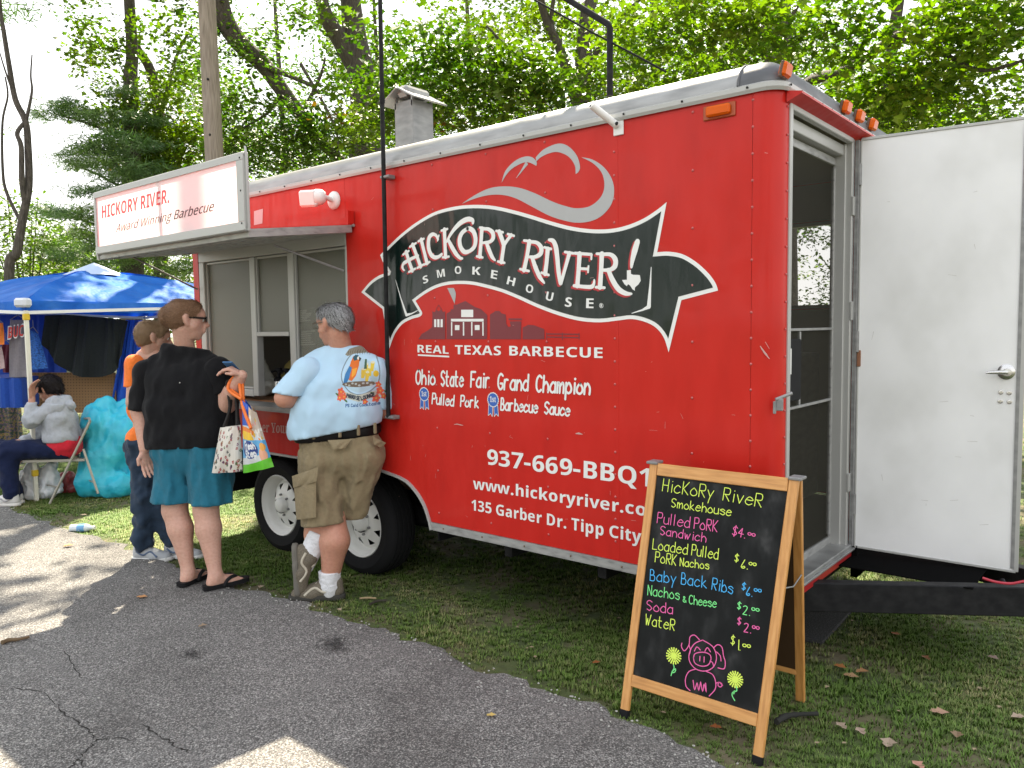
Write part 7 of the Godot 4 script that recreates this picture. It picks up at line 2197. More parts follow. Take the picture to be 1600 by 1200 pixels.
	# flip-flops
	for k in [[lh, lt], [rh, rt]]:
		var d: Vector3 = (k[1] - k[0]).normalized()
		var rr := d.cross(Vector3.UP)
		var pl := PackedVector2Array()
		for w in [[-0.03, 0.0], [-0.02, 0.035], [0.08, 0.036], [0.15, 0.048], [0.215, 0.044], [0.25, 0.02], [0.255, -0.005], [0.24, -0.03], [0.19, -0.042], [0.1, -0.034], [-0.02, -0.032]]: pl.append(Vector2(w[0], w[1]))
		var ff := MB.new()
		ff.prism(smooth(pl, 3), Transform3D(Basis(d, rr, d.cross(rr)), k[0] + Vector3(0, 0.0, 0)), 0.024)
		var flop := part("flip_flop", ff, mat(Color(0.014, 0.014, 0.015), 0.6), o)
		ff = MB.new()
		var post: Vector3 = k[0] + d * 0.185 + Vector3(0, 0.03, 0)
		for sd in [-1.0, 1.0]:
			ff.tube(smooth3(PackedVector3Array([post, post - d * 0.035 + rr * sd * 0.025 + Vector3(0, 0.022, 0), post - d * 0.08 + rr * sd * 0.042 + Vector3(0, 0.012, 0), post - d * 0.10 + rr * sd * 0.042 - Vector3(0, 0.02, 0)])), PackedFloat32Array([0.011]), 8)
		part("strap", ff, mat(Color(0.016, 0.016, 0.017), 0.5), flop)
	# what she holds
	var ph := MB.new()
	var pc: Vector3 = Vector3(-3.067,1.357,0.564)
	ph.box(Transform3D(Basis(Vector3.UP, 0.6) * Basis(Vector3.RIGHT, -0.5), pc), Vector3(0.06, 0.008, 0.11), 0.003)
	single("phone", ph, mat(Color(0.05, 0.16, 0.35), 0.3), pc, "small blue phone in the raised hand of the woman in black", "phone")
	bags()

func pillow(mb: MB, q: Array, depth: float, out: Vector3, crease := 0.006) -> void:   # q: top left, top right, bottom right, bottom left
	var n := 12
	for sd in [1.0, -1.0]:
		for i in n:
			for k in n:
				var p := []
				var uvs := []
				for w in [[i, k], [i + 1, k], [i + 1, k + 1], [i, k + 1]]:
					var u := float(w[0]) / n
					var v := float(w[1]) / n
					var dd := depth * pow(maxf(sin(PI * u), 0.0), 0.6) * pow(maxf(sin(PI * clampf(0.06 + v * 0.86, 0.0, 1.0)), 0.0), 0.5) + crease * sin(u * 11.0 + v * 6.0) * sin(PI * u)
					p.append((q[0] as Vector3).lerp(q[1], u).lerp((q[3] as Vector3).lerp(q[2], u), v) + out * sd * dd)
					uvs.append(Vector2(u, v))
				var nn: Vector3 = ((p[2] - p[0]) as Vector3).cross(p[3] - p[1]).normalized()
				if nn.dot(out * sd) < 0.0: nn = -nn
				mb.tri(p[0], p[1], p[2], nn, nn, nn, uvs[0], uvs[1], uvs[2])
				mb.tri(p[0], p[2], p[3], nn, nn, nn, uvs[0], uvs[2], uvs[3])

func paint(im: Image, poly: PackedVector2Array, c: Color) -> void:   # fills a polygon given in 0..1 coordinates
	var w := im.get_width()
	var h := im.get_height()
	var lo := Vector2.INF
	var hi := -Vector2.INF
	for p in poly:
		lo = lo.min(p); hi = hi.max(p)
	var cc := c.linear_to_srgb()
	for y in range(maxi(0, int(lo.y * h)), mini(h, int(hi.y * h) + 2)):
		for x in range(maxi(0, int(lo.x * w)), mini(w, int(hi.x * w) + 2)):
			if Geometry2D.is_point_in_polygon(Vector2((x + 0.5) / w, (y + 0.5) / h), poly): im.set_pixel(x, y, cc)

func oval(c: Vector2, r: Vector2, turn := 0.0, n := 18) -> PackedVector2Array:
	var o := PackedVector2Array()
	for k in n: o.append(c + (Vector2.from_angle(TAU * k / n) * r).rotated(turn))
	return o

func paint_text(im: Image, text: String, bl: Vector2, br: Vector2, cap: float, w: float, c: Color) -> void:
	var wide := 0.0
	for ch in text: wide += pen_wide(ch)
	var ux := (br - bl) / maxf(wide - 1.6, 0.1)
	var uy := Vector2((br - bl).y, -(br - bl).x).normalized() * cap / 8.0
	var at := 0.0
	for ch in text:
		if pen.has(ch):
			for run in (pen[ch] as String).split("|"):
				var pts := PackedVector2Array()
				for q in run.split(" "): pts.append(bl + ux * (at + float(q.substr(0, 1).hex_to_int())) + uy * (float(q.substr(1, 1).hex_to_int()) - 3.0))
				for i in pts.size() - 1:
					var d := (pts[i + 1] - pts[i])
					if d.length() < 1e-5: continue
					var o := Vector2(-d.y, d.x).normalized() * w * 0.5
					var e := d.normalized() * w * 0.4
					paint(im, PackedVector2Array([pts[i] + o - e, pts[i + 1] + o + e, pts[i + 1] - o + e, pts[i] - o - e]), c)
		at += pen_wide(ch)

func print_mat(im: Image, rough := 0.6) -> StandardMaterial3D:
	var m := StandardMaterial3D.new()
	m.albedo_texture = ImageTexture.create_from_image(im)
	m.roughness = rough
	m.texture_repeat = false
	return m

func bags() -> void:
	var out := Vector3(0.64, 0, 0.77).normalized()
	var fore: Vector3 = Vector3(-3.074,1.207,0.545)
	# flowered tote
	var q := V3([-3.048,1.002,0.66,-2.939,1.018,0.593,-2.921,0.75,0.603,-3.076,0.738,0.708])
	var im := Image.create(256, 256, false, Image.FORMAT_RGB8)
	im.fill(Color(0.60, 0.57, 0.50).linear_to_srgb())
	var r := RandomNumberGenerator.new()
	r.seed = 12
	var hues := [Color(0.16, 0.02, 0.03), Color(0.03, 0.05, 0.03), Color(0.07, 0.12, 0.05), Color(0.30, 0.04, 0.04), Color(0.02, 0.02, 0.025), Color(0.25, 0.12, 0.06), Color(0.12, 0.03, 0.08)]
	for i in 70:
		var c := Vector2(r.randf(), r.randf())
		var k: Color = hues[r.randi() % hues.size()]
		for j in 5: paint(im, oval(c + Vector2.from_angle(j * 1.257 + i) * 0.022, Vector2(0.02, 0.012) * r.randf_range(0.6, 1.3), r.randf() * 3.0, 10), k)
	var o := thing("tote_bag", "cream tote with dark flower print hanging from the woman's forearm", "bag", (q[2] + q[3]) * 0.5)
	var mb := MB.new()
	pillow(mb, q, 0.05, out, 0.008)
	part("fabric", mb, print_mat(im, 0.75), o)
	for k in [0.012, -0.03]:
		mb = MB.new()
		var a: Vector3 = (q[0] as Vector3).lerp(q[1], 0.2) + out * k
		var b: Vector3 = (q[0] as Vector3).lerp(q[1], 0.85) + out * k
		mb.tube(smooth3(PackedVector3Array([a, a.lerp(fore, 0.55) + Vector3(0.0, 0, 0), fore + Vector3(-0.012, 0.05, 0.03 + k), fore + Vector3(0.018, 0.05, 0.0 + k), b.lerp(fore, 0.5) + Vector3(0.01, 0, 0), b])), PackedFloat32Array([0.008]), 6)
		part("strap", mb, mat(Color(0.03, 0.028, 0.026), 0.7), o)
	# printed shopping bag
	q = V3([-2.929,1.174,0.584,-2.843,1.09,0.546,-2.746,0.78,0.508,-2.899,0.742,0.612])
	im = Image.create(256, 256, false, Image.FORMAT_RGB8)
	im.fill(Color(0.55, 0.60, 0.62).linear_to_srgb())
	paint(im, PackedVector2Array([Vector2(0, 0), Vector2(0.75, 0), Vector2(0.5, 0.3), Vector2(0, 0.36)]), Color(0.02, 0.09, 0.45))
	paint(im, PackedVector2Array([Vector2(0.5, 0), Vector2(1, 0), Vector2(1, 0.5), Vector2(0.55, 0.34)]), Color(0.55, 0.45, 0.35))
	for i in 26: paint(im, oval(Vector2(r.randf_range(0.5, 1.0), r.randf_range(0.02, 0.62)), Vector2(0.05, 0.035) * r.randf_range(0.5, 1.2), r.randf() * 3.0, 10), [Color(0.75, 0.22, 0.02), Color(0.7, 0.3, 0.25), Color(0.1, 0.35, 0.6), Color(0.7, 0.68, 0.6), Color(0.65, 0.4, 0.05)][r.randi() % 5])
	paint(im, PackedVector2Array([Vector2(0, 0.36), Vector2(0.5, 0.34), Vector2(0.55, 0.46), Vector2(0, 0.48)]), Color(0.75, 0.20, 0.02))
	paint(im, PackedVector2Array([Vector2(0.05, 0.42), Vector2(0.55, 0.40), Vector2(0.62, 0.52), Vector2(0.1, 0.54)]), Color(0.78, 0.5, 0.03))
	paint_text(im, "PREMIUM", Vector2(0.12, 0.52), Vector2(0.56, 0.5), 0.05, 0.014, Color(0.3, 0.12, 0.02)) if false else null
	paint(im, PackedVector2Array([Vector2(0, 0.54), Vector2(1, 0.5), Vector2(1, 0.9), Vector2(0, 0.9)]), Color(0.10, 0.36, 0.62))
	paint(im, PackedVector2Array([Vector2(0, 0.80), Vector2(0.7, 0.76), Vector2(0.75, 0.87), Vector2(0, 0.90)]), Color(0.6, 0.63, 0.63))
	paint(im, oval(Vector2(0.38, 0.67), Vector2(0.30, 0.135)), Color(0.02, 0.05, 0.22))
	paint_text(im, "Fresh", Vector2(0.16, 0.665), Vector2(0.60, 0.65), 0.10, 0.030, Color(0.75, 0.77, 0.78))
	paint_text(im, "Step", Vector2(0.2, 0.785), Vector2(0.58, 0.77), 0.10, 0.030, Color(0.75, 0.77, 0.78))
	paint(im, oval(Vector2(0.82, 0.76), Vector2(0.13, 0.12)), Color(0.72, 0.36, 0.22))
	paint(im, oval(Vector2(0.86, 0.62), Vector2(0.10, 0.07)), Color(0.75, 0.35, 0.05))
	paint(im, PackedVector2Array([Vector2(0, 0.89), Vector2(0.5, 0.875), Vector2(1, 0.82), Vector2(1, 1), Vector2(0, 1)]), Color(0.12, 0.5, 0.03))
	o = thing("shopping_bag", "glossy orange, blue and green printed shopping bag hanging right of the cream tote", "bag", (q[2] + q[3]) * 0.5)
	mb = MB.new()
	pillow(mb, q, 0.055, out, 0.012)
	part("fabric", mb, print_mat(im, 0.3), o)
	var orange := mat(Color(0.78, 0.17, 0.02), 0.5)
	for k in [0.02, -0.02]:
		mb = MB.new()
		var a: Vector3 = (q[0] as Vector3).lerp(q[1], 0.05) + out * k
		var b: Vector3 = (q[0] as Vector3).lerp(q[2], 0.42) + out * (k + 0.055)
		var f2: Vector3 = Vector3(-3.034,1.243,0.547)
		mb.tube(smooth3(PackedVector3Array([a, f2 + Vector3(-0.01, -0.02, 0.045 + k * 0.5), f2 + Vector3(0.0, 0.046, 0.015 + k * 0.5), f2 + Vector3(0.035, 0.02, 0.0 + k * 0.5), f2.lerp(b, 0.5) + Vector3(0.02, 0, 0.02), b])), PackedFloat32Array([0.010]), 6)
		part("strap", mb, orange, o)

func boy() -> void:
	var skin := skin_mat(Color(0.52, 0.30, 0.22))
	var o := person("boy in orange shirt and blue jeans standing beyond the woman in black", Vector3(-4.12, 0, 0.6))
	var lh := Vector3(-4.21, 0.03, 0.66)
	var lt := Vector3(-4.02, 0.03, 0.52)
	var rh := Vector3(-4.10, 0.03, 0.50)
	var rt := Vector3(-3.90, 0.03, 0.36)
	var hc: Vector3 = Vector3(-4.158,1.524,0.492)
	var body := MB.new()
	var arm := V3([-4.206,1.343,0.601,-4.156,1.088,0.661,-3.984,0.919,0.664])
	body.blob([[Vector3(-4.213,1.384,0.525),Vector3(-4.159,1.383,0.48), 0.07, 0.07], [Vector3(-4.214,1.208,0.542),Vector3(-4.18,0.812,0.55), 0.09, 0.09], [arm[0], arm[1], 0.048, 0.040], [Vector3(-4.136,1.336,0.413),Vector3(-4.022,1.032,0.425), 0.048, 0.04]], 0.011, 0.01)
	var hf := Vector3(0.35, -0.12, -0.9)
	head(body, hc, hf, Vector3.UP, 0.95, Vector3(-4.186,1.375,0.503), 0.05)
	hand(body, Vector3(-4.022,1.032,0.425), Vector3(0.4, -0.3, -0.5), Vector3(0, -1, 0), 1.0, 0.4, 0.85)
	part("body", body, skin, o)
	eyes(o, hc, hf, Vector3.UP, 0.95)
	var f := hf.normalized()
	var r := f.cross(Vector3.UP).normalized()
	var u := r.cross(f)
	var hm := MB.new()
	hm.blob([[hc - f * 0.036 + u * 0.038, hc + f * 0.03 + u * 0.042, 0.083, 0.078], [hc - f * 0.05 - u * 0.01, hc - f * 0.055 + u * 0.02, 0.066, 0.07]], 0.007, 0.008, [[hc + f * 0.08 + u * 0.06, (f * 0.85 - u * 0.5).normalized()], [hc - u * 0.055 - f * 0.05, (-u + f * 0.45).normalized()]], 0.004, Vector3(60, 60, 60), 9)
	part("hair", hm, bumpy(noisy([[0.0, Color(0.14, 0.085, 0.045)], [0.5, Color(0.24, 0.15, 0.08)], [1.0, Color(0.32, 0.21, 0.12)]], 0.04, Vector3(6, 6, 6), 0.7), 0.08, 0.4), o)
	locks(hm, 1500, Vector4(-f.x * 0.5, -0.8, -f.z * 0.5, 0), 0.022, 0.0013, noisy([[0.0, Color(0.12, 0.07, 0.035)], [1.0, Color(0.34, 0.22, 0.12)]], 0.06, Vector3(9, 9, 9), 0.6), o, 6)
	var sh := MB.new()
	sh.blob([[Vector3(-4.232,1.328,0.572),Vector3(-4.136,1.324,0.44), 0.062, 0.062], [Vector3(-4.221,1.208,0.548),Vector3(-4.166,1.206,0.476), 0.108, 0.108], [Vector3(-4.208,1.032,0.553),Vector3(-4.16,1.029,0.487), 0.118, 0.118], [Vector3(-4.193,0.813,0.561),Vector3(-4.145,0.809,0.496), 0.128, 0.128]], 0.011, 0.016, [[Vector3(-4.187,0.821,0.555), Vector3.DOWN], [Vector3(-4.187,1.405,0.501), Vector3.UP]], 0.014, Vector3(8, 5, 8), 21)
	sh.blob([[Vector3(-4.232,1.328,0.572), arm[0], 0.064, 0.066], [arm[0], Vector3(-4.19,1.107,0.649), 0.066, 0.058]], 0.011, 0.01, [[Vector3(-4.2,1.197,0.636), Vector3(-0.1, -1, 0).normalized()]], 0.006, Vector3(9, 6, 9), 22)
	part("shirt", sh, cloth_mat(Color(0.85, 0.19, 0.025)), o)
	sh = MB.new()
	var lk: Vector3 = Vector3(-4.147,0.447,0.609)
	var rk: Vector3 = Vector3(-4.106,0.438,0.523)
	var lhip: Vector3 = Vector3(-4.203,0.792,0.584)
	var rhip: Vector3 = Vector3(-4.151,0.787,0.503)
	sh.blob([[lhip, rhip, 0.115, 0.115], [lhip, lk, 0.10, 0.075], [lk, lh + Vector3(0.05, 0.10, -0.03), 0.075, 0.07], [rhip, rk, 0.10, 0.075], [rk, rh + Vector3(0.05, 0.10, -0.03), 0.075, 0.068]], 0.011, 0.012, [[Vector3(0, 0.045, 0), Vector3.DOWN], [Vector3(-4.188,0.848,0.554), Vector3.UP]], 0.024, Vector3(10, 9, 10), 23)
	part("jeans", sh, cloth_mat(Color(0.014, 0.032, 0.062)), o)
	for k in [[lh, lt], [rh, rt]]: shoe(o, k[0] - Vector3(0, 0.03, 0), k[1] + (k[1] - k[0]) * 0.05 - Vector3(0, 0.03, 0), Vector3.UP, 1.0, mat(Color(0.38, 0.40, 0.42), 0.7), mat(Color(0.6, 0.6, 0.58), 0.7), mat(Color(0.08, 0.12, 0.2), 0.6))

func man() -> void:
	var skin := skin_mat(Color(0.50, 0.25, 0.17))
	var o := person("grey haired man in light blue t-shirt and khaki cargo shorts leaning at the counter", Vector3(-2.622,0,0.261))
	var rh := Vector3(-2.455, 0.0, 0.285)
	var rt := Vector3(-2.665, 0.0, 0.475)
	var d := (rt - rh).normalized()
	var body := MB.new()
	var rank := rh + d * 0.06 + Vector3(0, 0.10, 0)
	var rknee: Vector3 = Vector3(-2.551,0.541,0.263)
	var rhip: Vector3 = Vector3(-2.551,0.864,0.181)
	var lhip: Vector3 = Vector3(-2.598,0.89,0.269)
	var lknee: Vector3 = Vector3(-2.575,0.525,0.336)
	var lank: Vector3 = Vector3(-2.592,0.292,0.373)
	var larm := V3([-2.585,1.328,0.374,-2.646,1.18,0.491,-2.678,1.128,0.314])
	var rarm := V3([-2.36,1.319,0.083,-2.37,1.088,0.009,-2.627,1.07,-0.023])
	body.blob([[rhip, rknee, 0.08, 0.068], [rknee, Vector3(-2.474,0.345,0.301), 0.070, 0.083], [Vector3(-2.474,0.345,0.301), rank, 0.083, 0.046], [rank, rh + d * 0.05 + Vector3(0, 0.05, 0), 0.047, 0.04],
		[lhip, lknee, 0.10, 0.075], [lknee, Vector3(-2.598,0.372,0.343), 0.07, 0.062], [Vector3(-2.598,0.372,0.343), lank, 0.062, 0.040],
		[larm[0], larm[1], 0.062, 0.050], [larm[1], larm[2], 0.050, 0.036], [rarm[0], rarm[1], 0.062, 0.05], [rarm[1], rarm[2], 0.048, 0.035],
		[Vector3(-2.567,1.284,0.233),Vector3(-2.436,1.283,0.15), 0.08, 0.08], [Vector3(-2.537,1.246,0.211),Vector3(-2.526,0.908,0.208), 0.12, 0.12]], 0.011, 0.010)
	var hc: Vector3 = Vector3(-2.525,1.593,0.222)
	var hf := Vector3(-0.95, -0.05, 0.10)
	head(body, hc, hf, Vector3.UP, 0.98, Vector3(-2.517,1.425,0.178), 0.060, 0.005)
	hand(body, larm[2], Vector3(0.2, 0.0, -1), Vector3(0, -1, 0), -1.0, 0.25, 1.0)
	hand(body, rarm[2], Vector3(-0.6, 0.0, -0.7), Vector3(0, -1, 0), 1.0, 0.25, 1.0)
	part("body", body, skin, o)
	eyes(o, hc, hf, Vector3.UP, 0.98)
	var f := hf.normalized()
	var r := f.cross(Vector3.UP).normalized()
	var u := r.cross(f)
	var hm := MB.new()
	hm.blob([[hc - f * 0.036 + u * 0.040, hc + f * 0.03 + u * 0.046, 0.082, 0.076], [hc - f * 0.05 - u * 0.005, hc - f * 0.055 + u * 0.02, 0.068, 0.072], [hc - f * 0.052 - u * 0.05, hc - f * 0.052, 0.056, 0.064]], 0.007, 0.008, [[hc + f * 0.070 + u * 0.06, (f * 0.85 - u * 0.5).normalized()], [hc - u * 0.085 - f * 0.06, (-u + f * 0.12).normalized()], [hc - f * 0.040 - u * 0.004, (f * 0.45 - u * 0.89).normalized()]], 0.005, Vector3(50, 50, 50), 19)
	part("hair", hm, bumpy(noisy([[0.0, Color(0.03, 0.03, 0.03)], [0.5, Color(0.10, 0.10, 0.10)], [1.0, Color(0.22, 0.22, 0.22)]], 0.04, Vector3(6, 9, 6), 0.6), 0.08, 0.4), o)
	locks(hm, 1700, Vector4(-f.x * 0.6, -0.8, -f.z * 0.6, 0), 0.032, 0.0022, noisy([[0.0, Color(0.02, 0.02, 0.02)], [0.4, Color(0.12, 0.12, 0.12)], [0.6, Color(0.42, 0.42, 0.42)], [1.0, Color(0.7, 0.7, 0.7)]], 0.08, Vector3(6, 6, 6), 0.5), o, 5)
	var gl := MB.new()
	for sd in [-1.0, 1.0]:
		gl.bar(hc + f * 0.112 + u * 0.010 + r * 0.062 * sd, hc - f * 0.002 + u * 0.014 + r * 0.083 * sd, 0.003, 0.005, u)
		var ringp := PackedVector3Array()
		for k in 17: ringp.append(hc + f * 0.112 + u * (0.002 + 0.018 * sin(TAU * k / 16.0)) + r * (0.034 * sd + 0.026 * cos(TAU * k / 16.0)))
		gl.tube(ringp, PackedFloat32Array([0.0016]), 5, false)
	gl.rod(hc + f * 0.113 + u * 0.006 - r * 0.009, hc + f * 0.113 + u * 0.006 + r * 0.009, 0.0018, 5)
	part("glasses", gl, mat(Color(0.10, 0.08, 0.06), 0.3, 0.6), o)
	# t-shirt with a print on the back
	var sh := MB.new()
	sh.blob([[Vector3(-2.61,1.354,0.302),Vector3(-2.378,1.349,0.096), 0.082, 0.078], [Vector3(-2.56,1.408,0.229),Vector3(-2.457,1.41,0.143), 0.072, 0.07], [Vector3(-2.543,1.227,0.258),Vector3(-2.431,1.224,0.151), 0.148, 0.148], [Vector3(-2.572,1.1,0.281),Vector3(-2.445,1.089,0.163), 0.168, 0.162], [Vector3(-2.605,0.979,0.293),Vector3(-2.486,0.997,0.166), 0.17, 0.162], [Vector3(-2.706,0.97,0.274),Vector3(-2.682,0.982,0.226), 0.13, 0.13]], 0.011, 0.02, [[Vector3(-2.684,0.936,0.363), (Vector3(-2.342,1.016,0.07) - Vector3(-2.684,0.936,0.363)).normalized().cross(Vector3(-0.64, 0, -0.77)).normalized() * -1.0], [Vector3(-2.518,1.466,0.176), Vector3(-0.1, 1, -0.12).normalized()]], 0.014, Vector3(8, 6, 8), 31)
	sh.blob([[Vector3(-2.603,1.324,0.299), larm[0], 0.076, 0.080], [larm[0], larm[1], 0.080, 0.076]], 0.011, 0.012, [[(Vector3(-2.633,1.201,0.466)), Vector3(-0.15, -0.98, 0.1).normalized()]], 0.010, Vector3(8, 6, 8), 32)
	sh.blob([[Vector3(-2.389,1.342,0.106), rarm[0], 0.084, 0.088], [rarm[0], rarm[1], 0.086, 0.074]], 0.011, 0.012, [[(Vector3(-2.385,1.088,0.021)), Vector3(0.05, -1.0, 0).normalized()]], 0.010, Vector3(8, 6, 8), 33)
	var pc: Vector3 = Vector3(-2.288,1.301,0.26)
	var ax := Vector3(0.80, 0, -0.60)
	var away := Vector3(-0.60, 0, -0.80)
	var base := Color(0.42, 0.60, 0.74)
	for i in sh.v.size():
		var w := sh.v[i] - pc
		var uv := Vector2(0.5 + w.dot(ax) / 0.34, 0.5 - (w.y - 0.0) / 0.46)
		if sh.n[i].dot(away) > 0.1: uv.x = 0.01 if uv.x < 0.5 else 0.99
		sh.uv[i] = uv
	var im := Image.create(320, 400, false, Image.FORMAT_RGB8)
	im.fill(base.linear_to_srgb())
	shirt_print(im)
	var sm := print_mat(im, 0.9)
	sm.rim_enabled = true
	sm.rim = 0.25
	part("shirt", sh, sm, o)
	# belt
	var bl := MB.new()
	var bp := [Vector3(-2.615,0.958,0.277),Vector3(-2.454,0.978,0.141)]
	var tilt := ((bp[1] - bp[0]) as Vector3).normalized()
	var bn := tilt.cross(Vector3(-0.64, 0, -0.77)).normalized() * -1.0
	if bn.y > 0.0: bn = -bn
	bl.blob([[bp[0], bp[1], 0.153, 0.148]], 0.010, 0.01, [[Vector3(-2.511,0.933,0.219), bn], [Vector3(-2.513,0.989,0.216), -bn]])
	part("belt", bl, mat(Color(0.012, 0.011, 0.011), 0.4), o)
	# cargo shorts
	var khaki := cloth_mat(Color(0.235, 0.185, 0.105), 0.1)
	sh = MB.new()
	sh.blob([[Vector3(-2.596,0.909,0.266),Vector3(-2.455,0.925,0.147), 0.138, 0.136], [Vector3(-2.578,0.817,0.273),Vector3(-2.415,0.827,0.149), 0.142, 0.138], [Vector3(-2.596,0.817,0.287), Vector3(-2.537,0.412,0.328), 0.130, 0.122], [Vector3(-2.398,0.815,0.136), Vector3(-2.444,0.485,0.166), 0.120, 0.062]], 0.010, 0.009, [[Vector3(-2.511,0.94,0.219), -bn], [Vector3(-2.563,0.436,0.335), Vector3(0.12, -1, 0).normalized()]], 0.018, Vector3(14, 6, 14), 34)
	part("shorts", sh, khaki, o)
	# pockets: a flapped cargo pocket on the near thigh and two flapped back pockets
	for k in [[V3([-2.625,0.728,0.464,-2.459,0.773,0.426,-2.45,0.515,0.442,-2.586,0.488,0.479]), 0.02], [V3([-2.618,0.734,0.477,-2.435,0.798,0.429,-2.438,0.719,0.439,-2.606,0.669,0.479]), 0.012], [V3([-2.436,0.941,0.358,-2.337,0.945,0.269,-2.349,0.897,0.302,-2.4,0.892,0.352]), 0.010], [V3([-2.262,0.955,0.173,-2.239,0.911,0.099,-2.248,0.883,0.122,-2.254,0.912,0.177]), 0.010]]:
		var pm := MB.new()
		pillow(pm, k[0], k[1], Vector3(0.6, 0, 0.8), 0.003)
		part("pocket", pm, khaki, o)
	var loop := MB.new()
	for w in V3([-2.515,0.975,0.395,-2.393,0.985,0.305,-2.316,0.994,0.234,-2.263,1,0.157]): loop.cube(w, Vector3(0.016, 0.062, 0.016), 0.003)
	part("belt_loop", loop, khaki, o)
	# socks and shoes
	var sock := cloth_mat(Color(0.70, 0.70, 0.72), 0.1)
	sh = MB.new()
	sh.blob([[rank + Vector3(0, 0.085, 0), rank + Vector3(0, -0.02, 0), 0.066, 0.058], [rank + Vector3(0, -0.02, 0), rh + d * 0.06 + Vector3(0, 0.05, 0), 0.056, 0.05]], 0.007, 0.006, [[rank + Vector3(0, 0.07, 0), Vector3.UP]], 0.004, Vector3(20, 60, 20), 35)
	part("sock", sh, sock, o)
	sh = MB.new()
	var lfoot: Vector3 = Vector3(-2.618,0.203,0.402)
	var ld := (lfoot - lank).normalized()
	sh.blob([[lank - ld * 0.16, lank, 0.070, 0.060], [lank, lank + ld * 0.10, 0.057, 0.05]], 0.007, 0.006, [[lank - ld * 0.11, -ld]], 0.004, Vector3(20, 60, 20), 36)
	part("sock", sh, sock, o)
	var upper := noisy([[0.0, Color(0.07, 0.058, 0.042)], [0.5, Color(0.13, 0.11, 0.08)], [1.0, Color(0.2, 0.17, 0.12)]], 0.04, Vector3(5, 5, 5), 0.8)
	var sole := mat(Color(0.05, 0.048, 0.042), 0.8)
	var trim := mat(Color(0.46, 0.42, 0.33), 0.7)
	shoe(o, rh + Vector3(0, 0.002, 0), rt + Vector3(0, 0.002, 0), Vector3.UP, 1.15, upper, sole, trim)
	var lheel: Vector3 = Vector3(-2.656,0.309,0.463)
	var ltoe: Vector3 = Vector3(-2.629,0.021,0.467)
	shoe(o, lheel, ltoe + Vector3(0, 0.02, 0), Vector3(0.72, 0.05, -0.69).normalized(), 1.1, upper, mat(Color(0.13, 0.12, 0.10), 0.8), trim)

